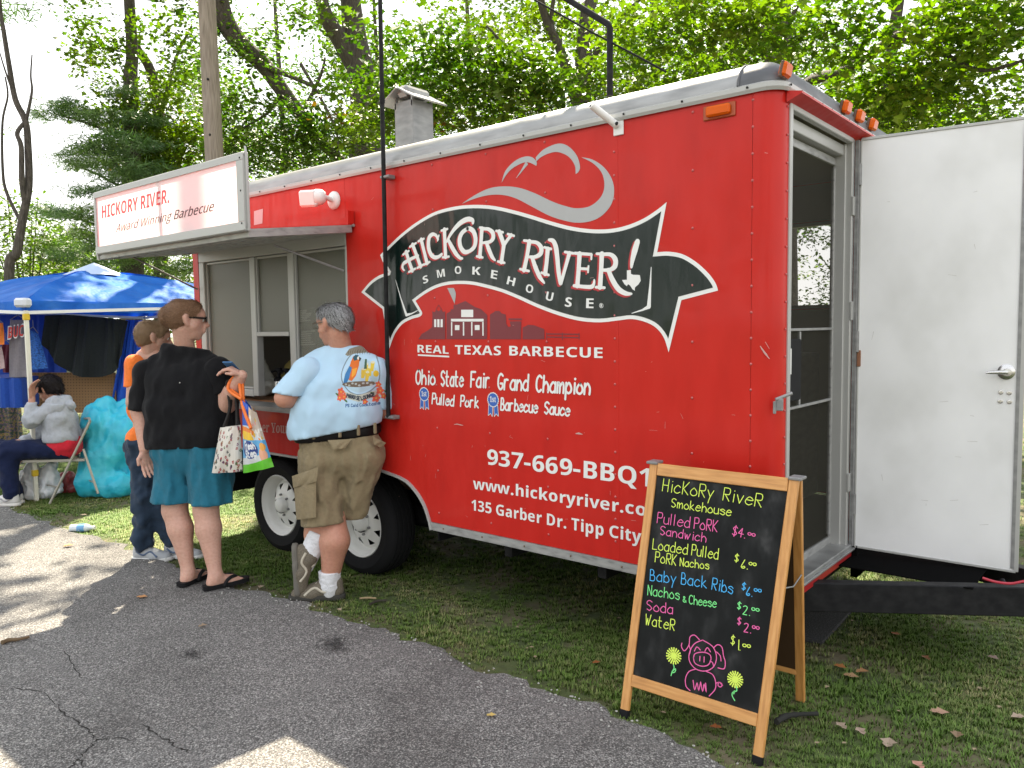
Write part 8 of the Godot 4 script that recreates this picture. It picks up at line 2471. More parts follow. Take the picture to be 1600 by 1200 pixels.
func shirt_print(im: Image) -> void:
	# a palm-thatch, a macaw, drinks and flowers over a name ribbon
	var g := Color(0.12, 0.11, 0.08)
	var ringc := oval(Vector2(0.52, 0.46), Vector2(0.30, 0.27), 0.0, 40)
	for i in ringc.size():
		var a := ringc[i]
		var b := ringc[(i + 1) % ringc.size()]
		var n := (a - Vector2(0.52, 0.46)).normalized() * 0.008
		paint(im, PackedVector2Array([a - n, b - n, b + n, a + n]), Color(0.2, 0.25, 0.28))
	paint(im, oval(Vector2(0.52, 0.5), Vector2(0.26, 0.2), 0.0, 30), Color(0.40, 0.54, 0.62))
	paint(im, PackedVector2Array([Vector2(0.24, 0.24), Vector2(0.30, 0.17), Vector2(0.46, 0.13), Vector2(0.62, 0.15), Vector2(0.74, 0.22), Vector2(0.72, 0.25), Vector2(0.56, 0.22), Vector2(0.4, 0.23), Vector2(0.28, 0.26)]), Color(0.22, 0.20, 0.15))
	for i in 12: paint(im, PackedVector2Array([Vector2(0.28 + i * 0.036, 0.21), Vector2(0.295 + i * 0.036, 0.17), Vector2(0.30 + i * 0.036, 0.245)]), g)
	# macaw
	paint(im, PackedVector2Array([Vector2(0.38, 0.26), Vector2(0.44, 0.25), Vector2(0.48, 0.30), Vector2(0.48, 0.38), Vector2(0.46, 0.50), Vector2(0.40, 0.56), Vector2(0.33, 0.54), Vector2(0.31, 0.44), Vector2(0.34, 0.33)]), Color(0.62, 0.14, 0.02))
	paint(im, PackedVector2Array([Vector2(0.32, 0.38), Vector2(0.37, 0.40), Vector2(0.36, 0.52), Vector2(0.30, 0.60), Vector2(0.26, 0.60), Vector2(0.28, 0.48)]), Color(0.04, 0.17, 0.38))
	paint(im, PackedVector2Array([Vector2(0.37, 0.28), Vector2(0.41, 0.245), Vector2(0.46, 0.25), Vector2(0.47, 0.30), Vector2(0.40, 0.32)]), Color(0.03, 0.09, 0.12))
	paint(im, oval(Vector2(0.46, 0.285), Vector2(0.02, 0.02)), Color(0.7, 0.68, 0.6))
	paint(im, PackedVector2Array([Vector2(0.47, 0.27), Vector2(0.51, 0.29), Vector2(0.49, 0.33), Vector2(0.475, 0.31)]), Color(0.03, 0.03, 0.03))
	paint(im, PackedVector2Array([Vector2(0.38, 0.42), Vector2(0.46, 0.40), Vector2(0.45, 0.48), Vector2(0.40, 0.52)]), Color(0.72, 0.30, 0.03))
	# glasses and fruit
	for c in [[0.60, 0.42], [0.66, 0.46], [0.56, 0.48], [0.70, 0.40], [0.62, 0.52]]:
		paint(im, PackedVector2Array([Vector2(c[0] - 0.035, c[1] - 0.06), Vector2(c[0] + 0.035, c[1] - 0.06), Vector2(c[0] + 0.02, c[1] + 0.05), Vector2(c[0] - 0.02, c[1] + 0.05)]), Color(0.62, 0.45, 0.05))
		paint(im, oval(Vector2(c[0], c[1] - 0.06), Vector2(0.034, 0.015)), Color(0.6, 0.58, 0.42))
	paint(im, PackedVector2Array([Vector2(0.57, 0.30), Vector2(0.60, 0.30), Vector2(0.61, 0.42), Vector2(0.56, 0.42)]), Color(0.05, 0.10, 0.06))
	paint(im, oval(Vector2(0.76, 0.48), Vector2(0.045, 0.04)), Color(0.65, 0.42, 0.03))
	paint(im, oval(Vector2(0.5, 0.60), Vector2(0.26, 0.035)), Color(0.14, 0.10, 0.07))
	for i in 9: paint(im, oval(Vector2(0.3 + i * 0.055, 0.60 + 0.015 * sin(i * 2.0)), Vector2(0.02, 0.012)), Color(0.4, 0.42, 0.4))
	# ribbon and flowers
	paint(im, PackedVector2Array([Vector2(0.26, 0.68), Vector2(0.5, 0.735), Vector2(0.80, 0.68), Vector2(0.80, 0.76), Vector2(0.5, 0.815), Vector2(0.26, 0.76)]), Color(0.50, 0.52, 0.44))
	for c in [[0.22, 0.69, 0.05], [0.27, 0.75, 0.045], [0.20, 0.76, 0.04], [0.80, 0.70, 0.05], [0.74, 0.79, 0.045], [0.84, 0.77, 0.04], [0.78, 0.62, 0.04], [0.6, 0.82, 0.035]]:
		for k in 5: paint(im, oval(Vector2(c[0], c[1]) + Vector2.from_angle(k * 1.257) * c[2] * 0.55, Vector2(c[2], c[2] * 0.7) * 0.62, k * 1.257, 10), Color(0.68, 0.12, 0.06))
		paint(im, oval(Vector2(c[0], c[1]), Vector2(0.012, 0.01)), Color(0.75, 0.45, 0.05))
	for c in [[0.16, 0.72], [0.88, 0.72], [0.3, 0.80], [0.7, 0.72]]: paint(im, oval(Vector2(c[0], c[1]), Vector2(0.03, 0.012), 0.6), Color(0.06, 0.14, 0.04))
	paint_text(im, "PARADISE", Vector2(0.31, 0.757), Vector2(0.52, 0.795), 0.042, 0.013, Color(0.03, 0.04, 0.06))
	paint_text(im, "LOUNGE", Vector2(0.55, 0.795), Vector2(0.73, 0.758), 0.042, 0.013, Color(0.03, 0.04, 0.06))
	paint_text(im, "PS Cold Cocktails", Vector2(0.30, 0.875), Vector2(0.78, 0.87), 0.035, 0.010, Color(0.06, 0.14, 0.3))

func seated() -> void:
	var skin := skin_mat(Color(0.42, 0.22, 0.15))
	var o := person("seated woman in grey hoodie and navy trousers with a hand to her forehead", Vector3(-6.75, 0, 0.25))
	var body := MB.new()
	var hc: Vector3 = Vector3(-6.81,1.042,0.215)
	var hf := Vector3(-0.80, -0.42, 0.42)
	var arm := V3([-6.614,0.856,0.225,-6.734,0.784,0.41,-6.777,0.978,0.375])
	body.blob([[arm[1], arm[2], 0.04, 0.028], [Vector3(-6.71,0.86,0.2),Vector3(-6.674,0.742,0.181), 0.09, 0.1]], 0.011, 0.01)
	head(body, hc, hf, Vector3(-0.3, 1, 0.2), 0.94, Vector3(-6.737,0.904,0.166), 0.055)
	hand(body, arm[2], Vector3(0.1, 1.0, 0.0), Vector3(0.7, 0.0, -0.6), 1.0, 0.35, 1.0)
	hand(body, Vector3(-6.891,0.587,0.441), Vector3(-0.8, -0.2, 0.6), Vector3(0, -1, 0), -1.0, 0.3, 1.0)
	part("body", body, skin, o)
	eyes(o, hc, hf, Vector3.UP, 0.94)
	var f := hf.normalized()
	var r := f.cross(Vector3.UP).normalized()
	var u := r.cross(f)
	var hm := MB.new()
	hm.blob([[hc - f * 0.036 + u * 0.042, hc + f * 0.035 + u * 0.05, 0.092, 0.083], [hc - f * 0.05 - u * 0.02, hc - f * 0.055 + u * 0.02, 0.078, 0.08]], 0.008, 0.008, [[hc + f * 0.085 + u * 0.05, (f * 0.85 - u * 0.5).normalized()], [hc - u * 0.06 - f * 0.05, (-u + f * 0.4).normalized()]], 0.012, Vector3(40, 40, 40), 41)
	var dark := mat(Color(0.016, 0.013, 0.013), 0.45)
	part("hair", hm, dark, o)
	locks(hm, 1200, Vector4(-f.x, -0.9, -f.z, 0), 0.045, 0.0022, dark, o, 4)
	var grey := cloth_mat(Color(0.36, 0.38, 0.41), 0.1)
	var sh := MB.new()
	sh.blob([[Vector3(-6.668,0.911,0.213),Vector3(-6.866,0.893,0.118), 0.085, 0.085], [Vector3(-6.667,0.774,0.199),Vector3(-6.8,0.758,0.128), 0.14, 0.14], [Vector3(-6.665,0.611,0.186),Vector3(-6.754,0.598,0.131), 0.155, 0.155], [Vector3(-6.67,0.929,0.134),Vector3(-6.765,0.91,0.111), 0.06, 0.06]], 0.012, 0.02, [[Vector3(-6.645,0.564,0.173), Vector3(0.05, -1, 0).normalized()]], 0.018, Vector3(8, 7, 8), 42)
	sh.blob([[Vector3(-6.637,0.89,0.215), arm[1], 0.085, 0.068], [arm[1], Vector3(-6.768,0.932,0.386), 0.066, 0.048]], 0.012, 0.012, [[Vector3(-6.769,0.944,0.385), Vector3(0.1, 1, 0).normalized()]], 0.016, Vector3(10, 10, 10), 43)
	sh.blob([[Vector3(-6.857,0.819,0.17), Vector3(-6.952,0.61,0.268), 0.075, 0.065], [Vector3(-6.952,0.61,0.268), Vector3(-6.895,0.584,0.419), 0.062, 0.045]], 0.012, 0.012, [], 0.016, Vector3(10, 10, 10), 44)
	sh.blob([[Vector3(-6.59,0.896,0.123),Vector3(-6.757,0.872,0.082), 0.045, 0.045], [Vector3(-6.64,0.954,0.133),Vector3(-6.788,0.944,0.1), 0.035, 0.035]], 0.011, 0.015, [], 0.01, Vector3(10, 10, 10), 45)
	part("hoodie", sh, grey, o)
	sh = MB.new()
	sh.blob([[Vector3(-6.644,0.54,0.175),Vector3(-6.733,0.526,0.12), 0.142, 0.142]], 0.012, 0.012, [[Vector3(-6.639,0.41,0.183), Vector3.DOWN], [Vector3(-6.647,0.623,0.17), Vector3.UP]], 0.012, Vector3(9, 9, 9), 46)
	part("undershirt", sh, cloth_mat(Color(0.55, 0.012, 0.03)), o)
	sh = MB.new()
	var kn := [Vector3(-6.908,0.505,0.555),Vector3(-7.172,0.495,0.566)]
	var an := [Vector3(-6.86, 0.10, 0.56), Vector3(-6.95, 0.10, 0.50)]
	sh.blob([[Vector3(-6.63,0.507,0.193), kn[0], 0.105, 0.085], [kn[0], an[0], 0.084, 0.07], [Vector3(-6.772,0.487,0.129), kn[1], 0.105, 0.085], [kn[1], an[1], 0.084, 0.07]], 0.012, 0.012, [[Vector3(0, 0.07, 0), Vector3.DOWN], [Vector3(-6.718,0.565,0.234), Vector3(0.35, 0.93, -0.1).normalized()]], 0.016, Vector3(8, 8, 8), 47)
	part("trousers", sh, cloth_mat(Color(0.012, 0.018, 0.05)), o)
	for w in an: shoe(o, Vector3(w.x + 0.05, 0.002, w.z - 0.03), Vector3(w.x - 0.17, 0.002, w.z + 0.14), Vector3.UP, 1.05, mat(Color(0.55, 0.54, 0.52), 0.6), mat(Color(0.62, 0.6, 0.56), 0.7), mat(Color(0.3, 0.29, 0.3), 0.6))

func menu_board() -> void:
	var fl := Vector3(-0.445, 0.02, 0.459)
	var fr := Vector3(0.140, 0.02, 0.459)
	var tl: Vector3 = Vector3(-0.456,0.988,0.2)
	var tr: Vector3 = Vector3(0.165,1,0.2)
	tr = Vector3(tr.x, tl.y, tl.z)
	var o := thing("menu_board", "black chalkboard menu in a wooden A-frame standing at the edge of the lane", "sign", Vector3((fl.x + fr.x) / 2, 0, 0.2))
	var oak := StandardMaterial3D.new()
	oak.albedo_texture = noise_tex(0.02, [[0.0, Color(0.36, 0.155, 0.035)], [0.4, Color(0.50, 0.23, 0.06)], [0.6, Color(0.56, 0.27, 0.075)], [1.0, Color(0.62, 0.33, 0.11)]], 512, 5, FastNoiseLite.TYPE_SIMPLEX_SMOOTH, 3)
	oak.uv1_triplanar = true
	oak.uv1_world_triplanar = true
	oak.uv1_scale = Vector3(5.0, 0.45, 5.0)
	oak.roughness = 0.42
	oak.clearcoat_enabled = true
	oak.clearcoat = 0.25
	var oak_across := oak.duplicate()
	oak_across.uv1_scale = Vector3(0.45, 5.0, 5.0)
	var ux := (tr - tl).normalized()
	var uy := ((tl + tr) * 0.5 - (fl + fr) * 0.5).normalized()
	var nn := ux.cross(uy).normalized()
	uy = nn.cross(ux)
	# front leaf: legs, rails, slate
	var t := 0.02
	for k in [[fl, tl], [fr, tr]]:
		var mb := MB.new()
		var inw := ux * (0.0175 if k[0] == fl else -0.0175)
		mb.bar(k[0] + inw, k[1] + inw, 0.036, t, nn, 0.003)
		part("leg", mb, oak, o)
		mb = MB.new()
		mb.bar(k[0] + inw - (k[1] - k[0]).normalized() * 0.022, k[0] + inw + (k[1] - k[0]).normalized() * 0.012, 0.038, t + 0.003, nn, 0.003)
		part("foot", mb, M.black, o)
	var H := tl.distance_to(fl)
	var w := 0.036
	# the slate's four corners, measured down the legs
	var at := func(u: float, v: float, z: float) -> Vector3: return fl.lerp(fr, u).lerp(tl.lerp(tr, u), v) + nn * z
	var mb := MB.new()
	mb.bar(at.call(0.06, 0.976, 0.0), at.call(0.94, 0.976, 0.0), t - 0.001, 0.05, uy, 0.002)
	part("rail", mb, oak_across, o)
	mb = MB.new()
	mb.bar(at.call(0.06, 0.128, 0.0), at.call(0.94, 0.128, 0.0), t - 0.001, 0.045, uy, 0.002)
	part("rail", mb, oak_across, o)
	var slate := noisy([[0.0, Color(0.008, 0.009, 0.009)], [0.5, Color(0.012, 0.013, 0.013)], [0.75, Color(0.024, 0.025, 0.025)], [1.0, Color(0.06, 0.06, 0.06)]], 0.01, Vector3(1.6, 1.0, 1.6), 0.38)
	mb = MB.new()
	mb.quad(at.call(0.05, 0.14, 0.001), at.call(0.95, 0.14, 0.001), at.call(0.95, 0.96, 0.001), at.call(0.05, 0.96, 0.001), nn)
	mb.quad(at.call(0.05, 0.14, -0.004), at.call(0.95, 0.14, -0.004), at.call(0.95, 0.96, -0.004), at.call(0.05, 0.96, -0.004), -nn)
	var face := part("slate", mb, slate, o)
	# chalk: the slate's own plane, 0.505 m wide and 0.82 m high
	var c0: Vector3 = at.call(0.064, 0.152, 0.002)
	var cx: Vector3 = (at.call(0.936, 0.152, 0.002) - c0) / 0.505
	var cy: Vector3 = (at.call(0.064, 0.951, 0.002) - c0) / 0.82
	var ct := Transform3D(Basis(cx, cy, nn), c0)
	var hues := {"lime": Color(0.60, 0.75, 0.10), "pink": Color(0.72, 0.12, 0.33), "blue": Color(0.06, 0.38, 0.72), "green": Color(0.18, 0.70, 0.22)}
	var lines := [
		["lime", "HicKoRy", V2([0.0289,0.7578,0.2503,0.754]), 0.052], ["lime", "RiveR", V2([0.2893,0.7546,0.4419,0.7473]), 0.050], ["lime", "Smokehouse", V2([0.0784,0.6971,0.3283,0.6964]), 0.036],
		["pink", "Pulled", V2([0.0232,0.6233,0.1662,0.6246]), 0.044], ["pink", "PoRK", V2([0.1843,0.6251,0.2808,0.6269]), 0.044], ["pink", "Sandwich", V2([0.0441,0.5772,0.2403,0.579]), 0.036], ["pink", "$4.", V2([0.3414,0.6257,0.3921,0.6204]), 0.034], ["pink", "00", V2([0.4022,0.6348,0.4293,0.6329]), 0.021],
		["lime", "Loaded", V2([0.0167,0.5133,0.1691,0.5172]), 0.042], ["lime", "Pulled", V2([0.1869,0.5192,0.2963,0.5212]), 0.042], ["lime", "PoRK", V2([0.0348,0.4633,0.1273,0.4657]), 0.042], ["lime", "Nachos", V2([0.1443,0.4676,0.265,0.4766]), 0.032], ["lime", "$", V2([0.3615,0.5273,0.3753,0.5267]), 0.026], ["lime", "6.", V2([0.3892,0.5064,0.4144,0.506]), 0.032], ["lime", "00", V2([0.4183,0.5233,0.4449,0.524]), 0.021],
		["blue", "Baby", V2([0.0229,0.3852,0.1366,0.3941]), 0.044], ["blue", "Back", V2([0.1576,0.398,0.2637,0.4031]), 0.044], ["blue", "Ribs", V2([0.284,0.403,0.3679,0.4015]), 0.044], ["blue", "$", V2([0.4009,0.4275,0.4135,0.427]), 0.024], ["blue", "6.", V2([0.4194,0.4087,0.4422,0.4084]), 0.032], ["blue", "00", V2([0.4475,0.4297,0.4737,0.4309]), 0.021],
		["green", "Nachos", V2([0.02,0.3248,0.1582,0.3348]), 0.040], ["green", "&", V2([0.1748,0.3301,0.1874,0.3306]), 0.024], ["green", "Cheese", V2([0.2004,0.3282,0.31,0.3378]), 0.034], ["green", "$", V2([0.391,0.3527,0.4035,0.3524]), 0.024], ["green", "2.", V2([0.414,0.3363,0.4405,0.3371]), 0.032], ["green", "00", V2([0.4458,0.3583,0.4729,0.3592]), 0.021],
		["pink", "Soda", V2([0.025,0.2642,0.1372,0.2735]), 0.040], ["pink", "$", V2([0.3973,0.2961,0.4098,0.296]), 0.024], ["pink", "2.", V2([0.4248,0.2735,0.4511,0.2747]), 0.032], ["pink", "00", V2([0.4547,0.2935,0.4799,0.2944]), 0.021],
		["lime", "WateR", V2([0.0252,0.206,0.1517,0.2118]), 0.042], ["lime", "$", V2([0.3811,0.2175,0.3946,0.2178]), 0.030], ["lime", "1.", V2([0.4069,0.2026,0.4183,0.2034]), 0.036], ["lime", "00", V2([0.427,0.2188,0.4551,0.2217]), 0.021]]
	var sets := {}
	for k in hues: sets[k] = MB.new()
	var z := 0.0
	for l in lines:
		pen_text(sets[l[0]], l[1], ct.translated_local(Vector3(0, 0, 0.0004 + z)), l[2][0], l[2][1], l[3], 0.0033)
		z = fmod(z + 0.00021, 0.0008)
	# the drawing: a pig with bunches in her hair, and two flowers
	var pw := PackedFloat32Array([0.0036])
	var pig: MB = sets["pink"]
	for s in [V2([0.2705,0.2042,0.2395,0.1821,0.2236,0.1438,0.2288,0.1106,0.257,0.0903,0.2942,0.093,0.3242,0.1171,0.3315,0.1555,0.3126,0.1897,0.2705,0.2042]), V2([0.242,0.1286,0.247,0.1465,0.276,0.1594,0.3033,0.1583,0.3114,0.1409,0.3013,0.1171,0.2754,0.1066,0.2504,0.1111,0.242,0.1286]), V2([0.267,0.1416,0.2681,0.1243]), V2([0.284,0.1438,0.2853,0.1247]), V2([0.2428,0.1553,0.2509,0.173,0.2662,0.1649]), V2([0.2844,0.1654,0.2926,0.181,0.3061,0.1687]),
			V2([0.2575,0.2022,0.2354,0.2148,0.2184,0.202,0.218,0.1721,0.2026,0.1456,0.1884,0.1581,0.1887,0.1722]), V2([0.218,0.1721,0.2264,0.1543,0.2228,0.1337]), V2([0.316,0.1856,0.331,0.2018,0.3484,0.1963,0.3578,0.1668,0.3671,0.1451,0.3651,0.1207,0.3419,0.1177]), V2([0.3293,0.1743,0.3454,0.1637,0.3504,0.1458]), V2([0.3082,0.1343,0.3186,0.1311,0.3238,0.1208]),
			V2([0.257,0.0903,0.2304,0.0737,0.2196,0.0444,0.2252,0.0165,0.2432,0.0048]), V2([0.2972,0.0928,0.3237,0.0881,0.3382,0.066,0.3396,0.0377,0.3196,0.0065]), V2([0.339,0.0595,0.3538,0.0673,0.3641,0.0624,0.3595,0.0517,0.3494,0.0547,0.3519,0.0668,0.3664,0.0592]), V2([0.2503,0.0457,0.2605,0.0134,0.2673,0.0404,0.2764,0.0158,0.2806,0.0478]), V2([0.2806,0.0478,0.2925,0.0163,0.2951,0.044,0.3063,0.0182,0.3005,0.0493])]:
		pig.stroke(smooth(s, 4), pw, ct.translated_local(Vector3(0, 0, 0.0005 + z)))
		z = fmod(z + 0.00011, 0.0008)
	var fm: MB = sets["lime"]
	for c in [[V2([0.1611,0.1156]), 0.030], [V2([0.4106,0.0937]), 0.028]]:
		var o2: Vector2 = c[0][0]
		for rr in [0.35, 0.68, 1.0]:
			var n := int(6 + rr * 12)
			for k in n:
				var g: float = TAU * k / n + rr * 2.0
				var a: Vector2 = o2 + Vector2.from_angle(g) * c[1] * (rr - 0.30)
				var b: Vector2 = o2 + Vector2.from_angle(g) * c[1] * rr
				fm.stroke(PackedVector2Array([a, b]), PackedFloat32Array([0.004, 0.0062]), ct.translated_local(Vector3(0, 0, 0.0004 + z)))
				z = fmod(z + 0.00003, 0.0008)
	for s in [V2([0.1644,0.0825,0.1682,0.0696,0.1617,0.054,0.1595,0.0385]), V2([0.1635,0.0565,0.1746,0.0692,0.174,0.0572,0.1622,0.0502]), V2([0.4172,0.0691,0.4207,0.055,0.4066,0.0455,0.4062,0.0323,0.4173,0.0185]), V2([0.4068,0.0437,0.4133,0.053,0.4109,0.0411])]:
		(sets["green"] as MB).stroke(smooth(s, 4), pw, ct.translated_local(Vector3(0, 0, 0.0006)))
	for k in hues: part("chalk_writing", sets[k], mat(hues[k], 0.8), face)
	# back leaf
	var bl := Vector3(fl.x + 0.012, 0.01, -0.075)
	var br := Vector3(Vector3(0.096,0,-0.077).x, 0.01, -0.088)
	var off := -nn * 0.024
	for k in [[bl, tl], [br, tr]]:
		mb = MB.new()
		var inw := ux * (0.0175 if k[0] == bl else -0.0175)
		mb.bar(k[0] + inw, k[1] + inw + Vector3(0, -0.005, -0.026), 0.036, t, Vector3(0, 0.3, -1), 0.003)
		part("leg", mb, oak, o)
	var up2 := Vector3(0, 0.3, -1).normalized()
	mb = MB.new()
	var q := [bl.lerp(tl, 0.15) + ux * 0.03, br.lerp(tr, 0.15) - ux * 0.03, br.lerp(tr, 0.95) - ux * 0.03 + Vector3(0, 0, -0.022), bl.lerp(tl, 0.95) + ux * 0.03 + Vector3(0, 0, -0.022)]
	mb.quad(q[0], q[1], q[2], q[3], Vector3.FORWARD)
	var q2 := []
	for w2 in q: q2.append(w2 + Vector3(0, 0.001, 0.006))
	mb.quad(q2[0], q2[1], q2[2], q2[3], Vector3.BACK)
	part("slate", mb, mat(Color(0.055, 0.032, 0.016), 0.7), o)
	for v in [0.15, 0.955]:
		mb = MB.new()
		mb.bar(bl.lerp(tl, v) + ux * 0.03 + Vector3(0, 0, -0.022 * v), br.lerp(tr, v) - ux * 0.03 + Vector3(0, 0, -0.022 * v), 0.018, 0.045, Vector3.UP, 0.002)
		part("rail", mb, oak_across, o)
	for k in [[tl, -1.0], [tr, 1.0]]:
		mb = MB.new()
		mb.box(Transform3D(Basis(), (k[0] as Vector3) + Vector3(-0.012 * k[1], 0.003, -0.012)), Vector3(0.05, 0.012, 0.06), 0.003)
		part("hinge", mb, M.galv, o)
	mb = MB.new()
	mb.tube(PackedVector3Array([fr.lerp(tr, 0.60) + Vector3(-0.004, 0, -0.012), fr.lerp(tr, 0.585).lerp(br.lerp(tr, 0.6), 0.5) + Vector3(0, -0.012, 0), br.lerp(tr, 0.6) + Vector3(0.002, 0, 0.01)]), PackedFloat32Array([0.003]), 6)
	part("stay_chain", mb, M.galv, o)

func litter() -> void:
	# rubber mat by the tongue
	var mb := MB.new()
	var c: Vector3 = Vector3(-0.044,0.012,-0.727)
	var a: Vector3 = Vector3(-0.072,0.012,-1.411)
	var e1 := (a - c)
	e1.y = 0
	var e2 := Vector3(e1.z, 0, -e1.x).normalized() * -0.55
	if e2.x > 0.0: e2 = -e2
	mb.prism(PackedVector2Array([Vector2(0, 0), Vector2(e1.length(), 0), Vector2(e1.length(), 0.55), Vector2(0, 0.55)]), Transform3D(Basis(e1.normalized(), e2.normalized(), Vector3.UP), c + Vector3(0, 0.012, 0)), 0.02)
	var rub := noisy([[0.0, Color(0.022, 0.022, 0.022)], [0.6, Color(0.05, 0.05, 0.05)], [1.0, Color(0.16, 0.16, 0.155)]], 0.15, Vector3(1.5, 1.5, 1.5), 0.85)
	single("rubber_mat", mb, rub, c, "grey speckled rubber mat on the grass below the open doorway", "mat")
	# small bottle
	var b: Vector3 = Vector3(-5.345,0.03,0.559)
	var bo := thing("water_bottle", "small empty water bottle lying on the grass edge at left", "bottle", Vector3(b.x, 0.0, b.z))
	var ax := Vector3(0.75, 0.02, -0.62).normalized()
	var tf := Transform3D(Basis(ax.cross(Vector3.UP).normalized(), ax, ax.cross(Vector3.UP).normalized().cross(ax)), b - ax * 0.09)
	mb = MB.new()
	mb.lathe(PackedVector2Array([Vector2(0.0, 0.0), Vector2(0.03, 0.004), Vector2(0.032, 0.05), Vector2(0.030, 0.055), Vector2(0.032, 0.06), Vector2(0.032, 0.13), Vector2(0.014, 0.165), Vector2(0.013, 0.18)]), tf, 16, 0.6)
	part("bottle_body", mb, mat(Color(0.62, 0.68, 0.72), 0.2), bo)
	mb = MB.new()
	mb.lathe(PackedVector2Array([Vector2(0.0325, 0.062), Vector2(0.0328, 0.064), Vector2(0.0328, 0.118), Vector2(0.0325, 0.12)]), tf, 16, 0.6)
	part("label_band", mb, mat(Color(0.15, 0.35, 0.6), 0.4), bo)
	mb = MB.new()
	mb.lathe(PackedVector2Array([Vector2(0.0155, 0.178), Vector2(0.0155, 0.195), Vector2(0.0, 0.196)]), tf, 12, 0.6)
	part("cap", mb, M.vinyl_white, bo)
	# sticks
	stick(V3([-3.208,0.035,1.783,-3.217,0.035,1.75,-3.19,0.035,1.718,-3.18,0.035,1.67]), 0.011, "short brown stick lying on the lane at the left edge", Color(0.13, 0.085, 0.045))
	stick(V3([0.082,0.03,0.183,0.094,0.03,0.116,0.128,0.03,0.07,0.185,0.03,0.018]), 0.012, "dark curved stick in the grass beside the menu board's back leg", Color(0.035, 0.035, 0.032))
	stick(V3([-2.329,0.02,0.248,-2.299,0.02,0.211,-2.253,0.02,0.189]), 0.006, "pale twig in the grass beside the man's standing shoe", Color(0.3, 0.22, 0.12))
	stick(V3([-2.208,0.02,0.274,-2.214,0.02,0.213,-2.181,0.02,0.174]), 0.008, "dark twig on the grass right of the pale twig", Color(0.05, 0.045, 0.035))
	# fallen leaves, one by one
	var tan := Color(0.34, 0.20, 0.10)
	var rust := Color(0.30, 0.09, 0.02)
	var pale := Color(0.33, 0.25, 0.18)
	var spots := [
		[Vector3(-3.344,0.03,1.023), "orange tan leaf on the lane in front of the woman's sandals", Color(0.45, 0.22, 0.08), 0.10], [Vector3(-4.869,0.03,0.84), "orange tan leaf on the lane near the grass edge at left", Color(0.5, 0.26, 0.09), 0.11], [Vector3(-2.628,0.03,1.042), "faint tan leaf on the lane below the woman's right sandal", Color(0.26, 0.19, 0.12), 0.07],
		[Vector3(-0.819,0.03,0.822), "small yellow leaf on the lane left of the menu board", Color(0.5, 0.36, 0.10), 0.06], [Vector3(-0.777,0.02,0.137), "rust brown leaf in the grass left of the menu board", rust, 0.06], [Vector3(-2.966,0.02,0.482), "pale dry leaf on the lane edge between the two customers", pale, 0.08],
		[Vector3(-0.092,0.02,0.346), "rust red leaf in the grass under the menu board", rust, 0.07], [Vector3(0.111,0.02,-0.496), "orange brown leaf, leftmost of the clump behind the menu board", Color(0.32, 0.12, 0.03), 0.09], [Vector3(0.177,0.02,-0.431), "curled tan leaf, lowest of the clump behind the menu board", tan, 0.10],
		[Vector3(0.205,0.02,-0.502), "brown leaf, rightmost of the clump behind the menu board", Color(0.26, 0.13, 0.05), 0.09], [Vector3(0.548,0.02,-0.312), "large curled rosy tan leaf in the right-hand grass", Color(0.40, 0.24, 0.16), 0.11], [Vector3(0.386,0.02,-0.832), "brown leaf in the grass below the trailer tongue", Color(0.26, 0.12, 0.06), 0.07],
		[Vector3(0.627,0.02,-1.02), "grey pink leaf in the grass near the right edge", Color(0.34, 0.24, 0.2), 0.08], [Vector3(0.793,0.02,-0.453), "pale tan leaf cut by the right edge of the view", pale, 0.09], [Vector3(0.279,0.02,0.04), "pale grey leaf in the grass right of the dark curved stick", pale, 0.08],
		[Vector3(0.348,0.02,0.035), "pink grey leaf right of the pale grey leaf", Color(0.36, 0.26, 0.2), 0.08], [Vector3(0.453,0.02,0.058), "broad bleached leaf near the bottom of the right-hand grass", pale, 0.11], [Vector3(0.637,0.02,-0.157), "dark brown leaf right of the bleached leaf", Color(0.2, 0.13, 0.07), 0.09],
		[Vector3(0.573,0.02,0.157), "rosy leaf at the very bottom of the picture's grass", Color(0.42, 0.22, 0.16), 0.08], [Vector3(0.205,0.02,-1.057), "rust leaf in the shade of the trailer tongue", rust, 0.07], [Vector3(-2.272,0.02,0.438), "cream leaf scrap at the lane edge below the man's shoe", pale, 0.06], [Vector3(-5.871,0.02,0.34), "small pale leaf on the grass behind the water bottle", pale, 0.08]]
	var r := RandomNumberGenerator.new()
	r.seed = 23
	for s in spots:
		mb = MB.new()
		dry_leaf(mb, s[0], s[3] * 0.66, r.randf() * TAU, r)
		var m := mat(s[2], 0.75)
		m.backlight_enabled = true
		m.backlight = Color(0.3, 0.2, 0.1)
		single("fallen_leaf", mb, m, Vector3(s[0].x, 0, s[0].z), s[1], "leaf", "fallen leaves")
	# countless bits of leaf and chaff in the grass
	mb = MB.new()
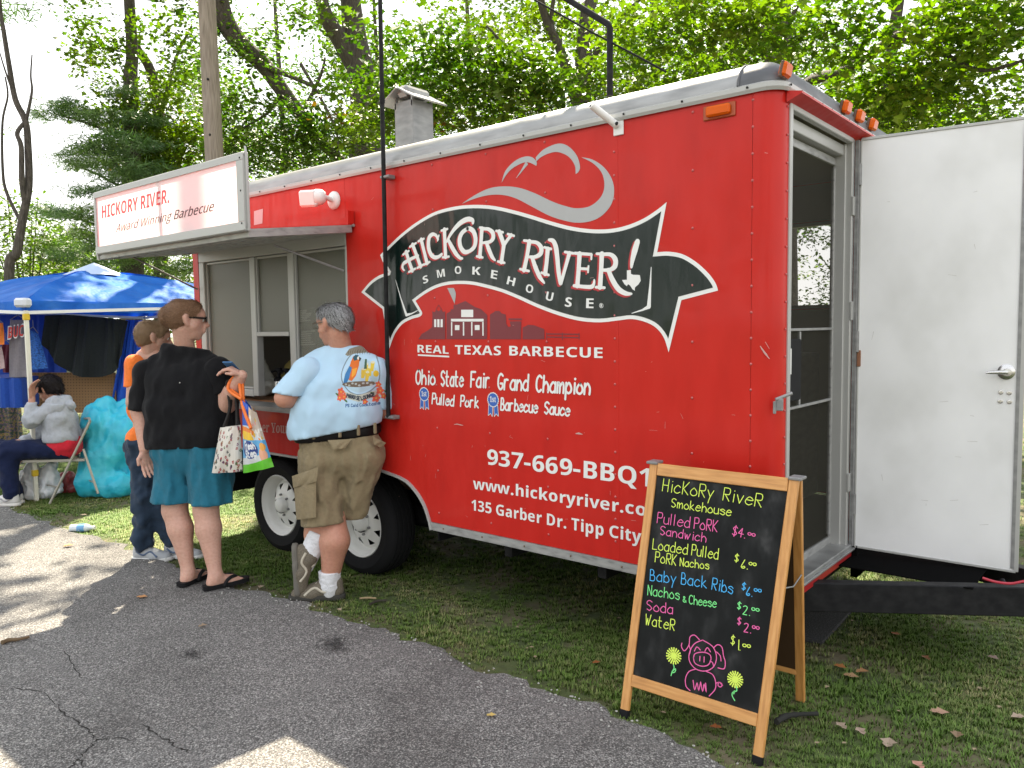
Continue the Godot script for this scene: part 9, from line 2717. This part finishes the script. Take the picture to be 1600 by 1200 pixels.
	for i in 230:
		var x := r.randf_range(-9.0, 1.6)
		var z := r.randf_range(-1.5, 0.62)
		if z > edge_z(x) + 0.12: continue
		if x < -0.3 and z < -0.2 and r.randf() < 0.8: continue
		dry_leaf(mb, Vector3(x, 0.018, z), r.randf_range(0.010, 0.026), r.randf() * TAU, r)
	var ch := mat(Color(0.30, 0.23, 0.14), 0.8)
	var lm := setting("leaf_litter", mb, ch, "stuff")
	mb = MB.new()
	for i in 420:
		var x := r.randf_range(-7.0, 0.5)
		var z := r.randf_range(0.4, 2.4)
		if i > 130: z = edge_z(x) + absf(r.randfn(0.0, 0.09))
		if z < edge_z(x) - 0.01: continue
		mb.ball(Vector3(x, 0.024, z), Vector3(r.randf_range(0.003, 0.008), 0.003, r.randf_range(0.003, 0.007)), 6)
	setting("loose_gravel", mb, mat(Color(0.42, 0.41, 0.38), 0.9), "stuff")

func dry_leaf(mb: MB, at: Vector3, s: float, yaw: float, r: RandomNumberGenerator) -> void:
	var f := Vector3(cos(yaw), 0.0, sin(yaw))
	var sd := Vector3(-sin(yaw), 0, cos(yaw))
	var out := [Vector2(0, 0.0), Vector2(0.24, 0.15), Vector2(0.20, 0.36), Vector2(0.42, 0.5), Vector2(0.24, 0.68), Vector2(0, 1.0)]
	var curl := r.randf_range(0.1, 0.55)
	for sg in [-1.0, 1.0]:
		for k in range(1, out.size() - 1):
			var p := []
			for w in [Vector2(0, 0.4), out[k], out[k + 1]]:
				p.append(at + f * (w.y - 0.5) * s + sd * w.x * sg * s + Vector3.UP * (w.x * curl + 0.25 * curl * absf(w.y - 0.5)) * s)
			mb.flat(p[0], p[1], p[2], Vector3.UP)
		mb.flat(at + f * -0.1 * s, at + f * -0.5 * s, at + (f * -0.35 + sd * 0.24 * sg) * s + Vector3.UP * 0.24 * curl * s, Vector3.UP)

func stick(p: Array, rad: float, label: String, c: Color) -> void:
	var mb := MB.new()
	mb.tube(smooth3(PackedVector3Array(p), 4), PackedFloat32Array([rad, rad, rad * 0.9, rad * 1.1, rad, rad * 0.9, rad * 0.8, rad, rad * 0.7]), 8)
	single("stick", mb, mat(c, 0.9), p[1], label, "stick", "")
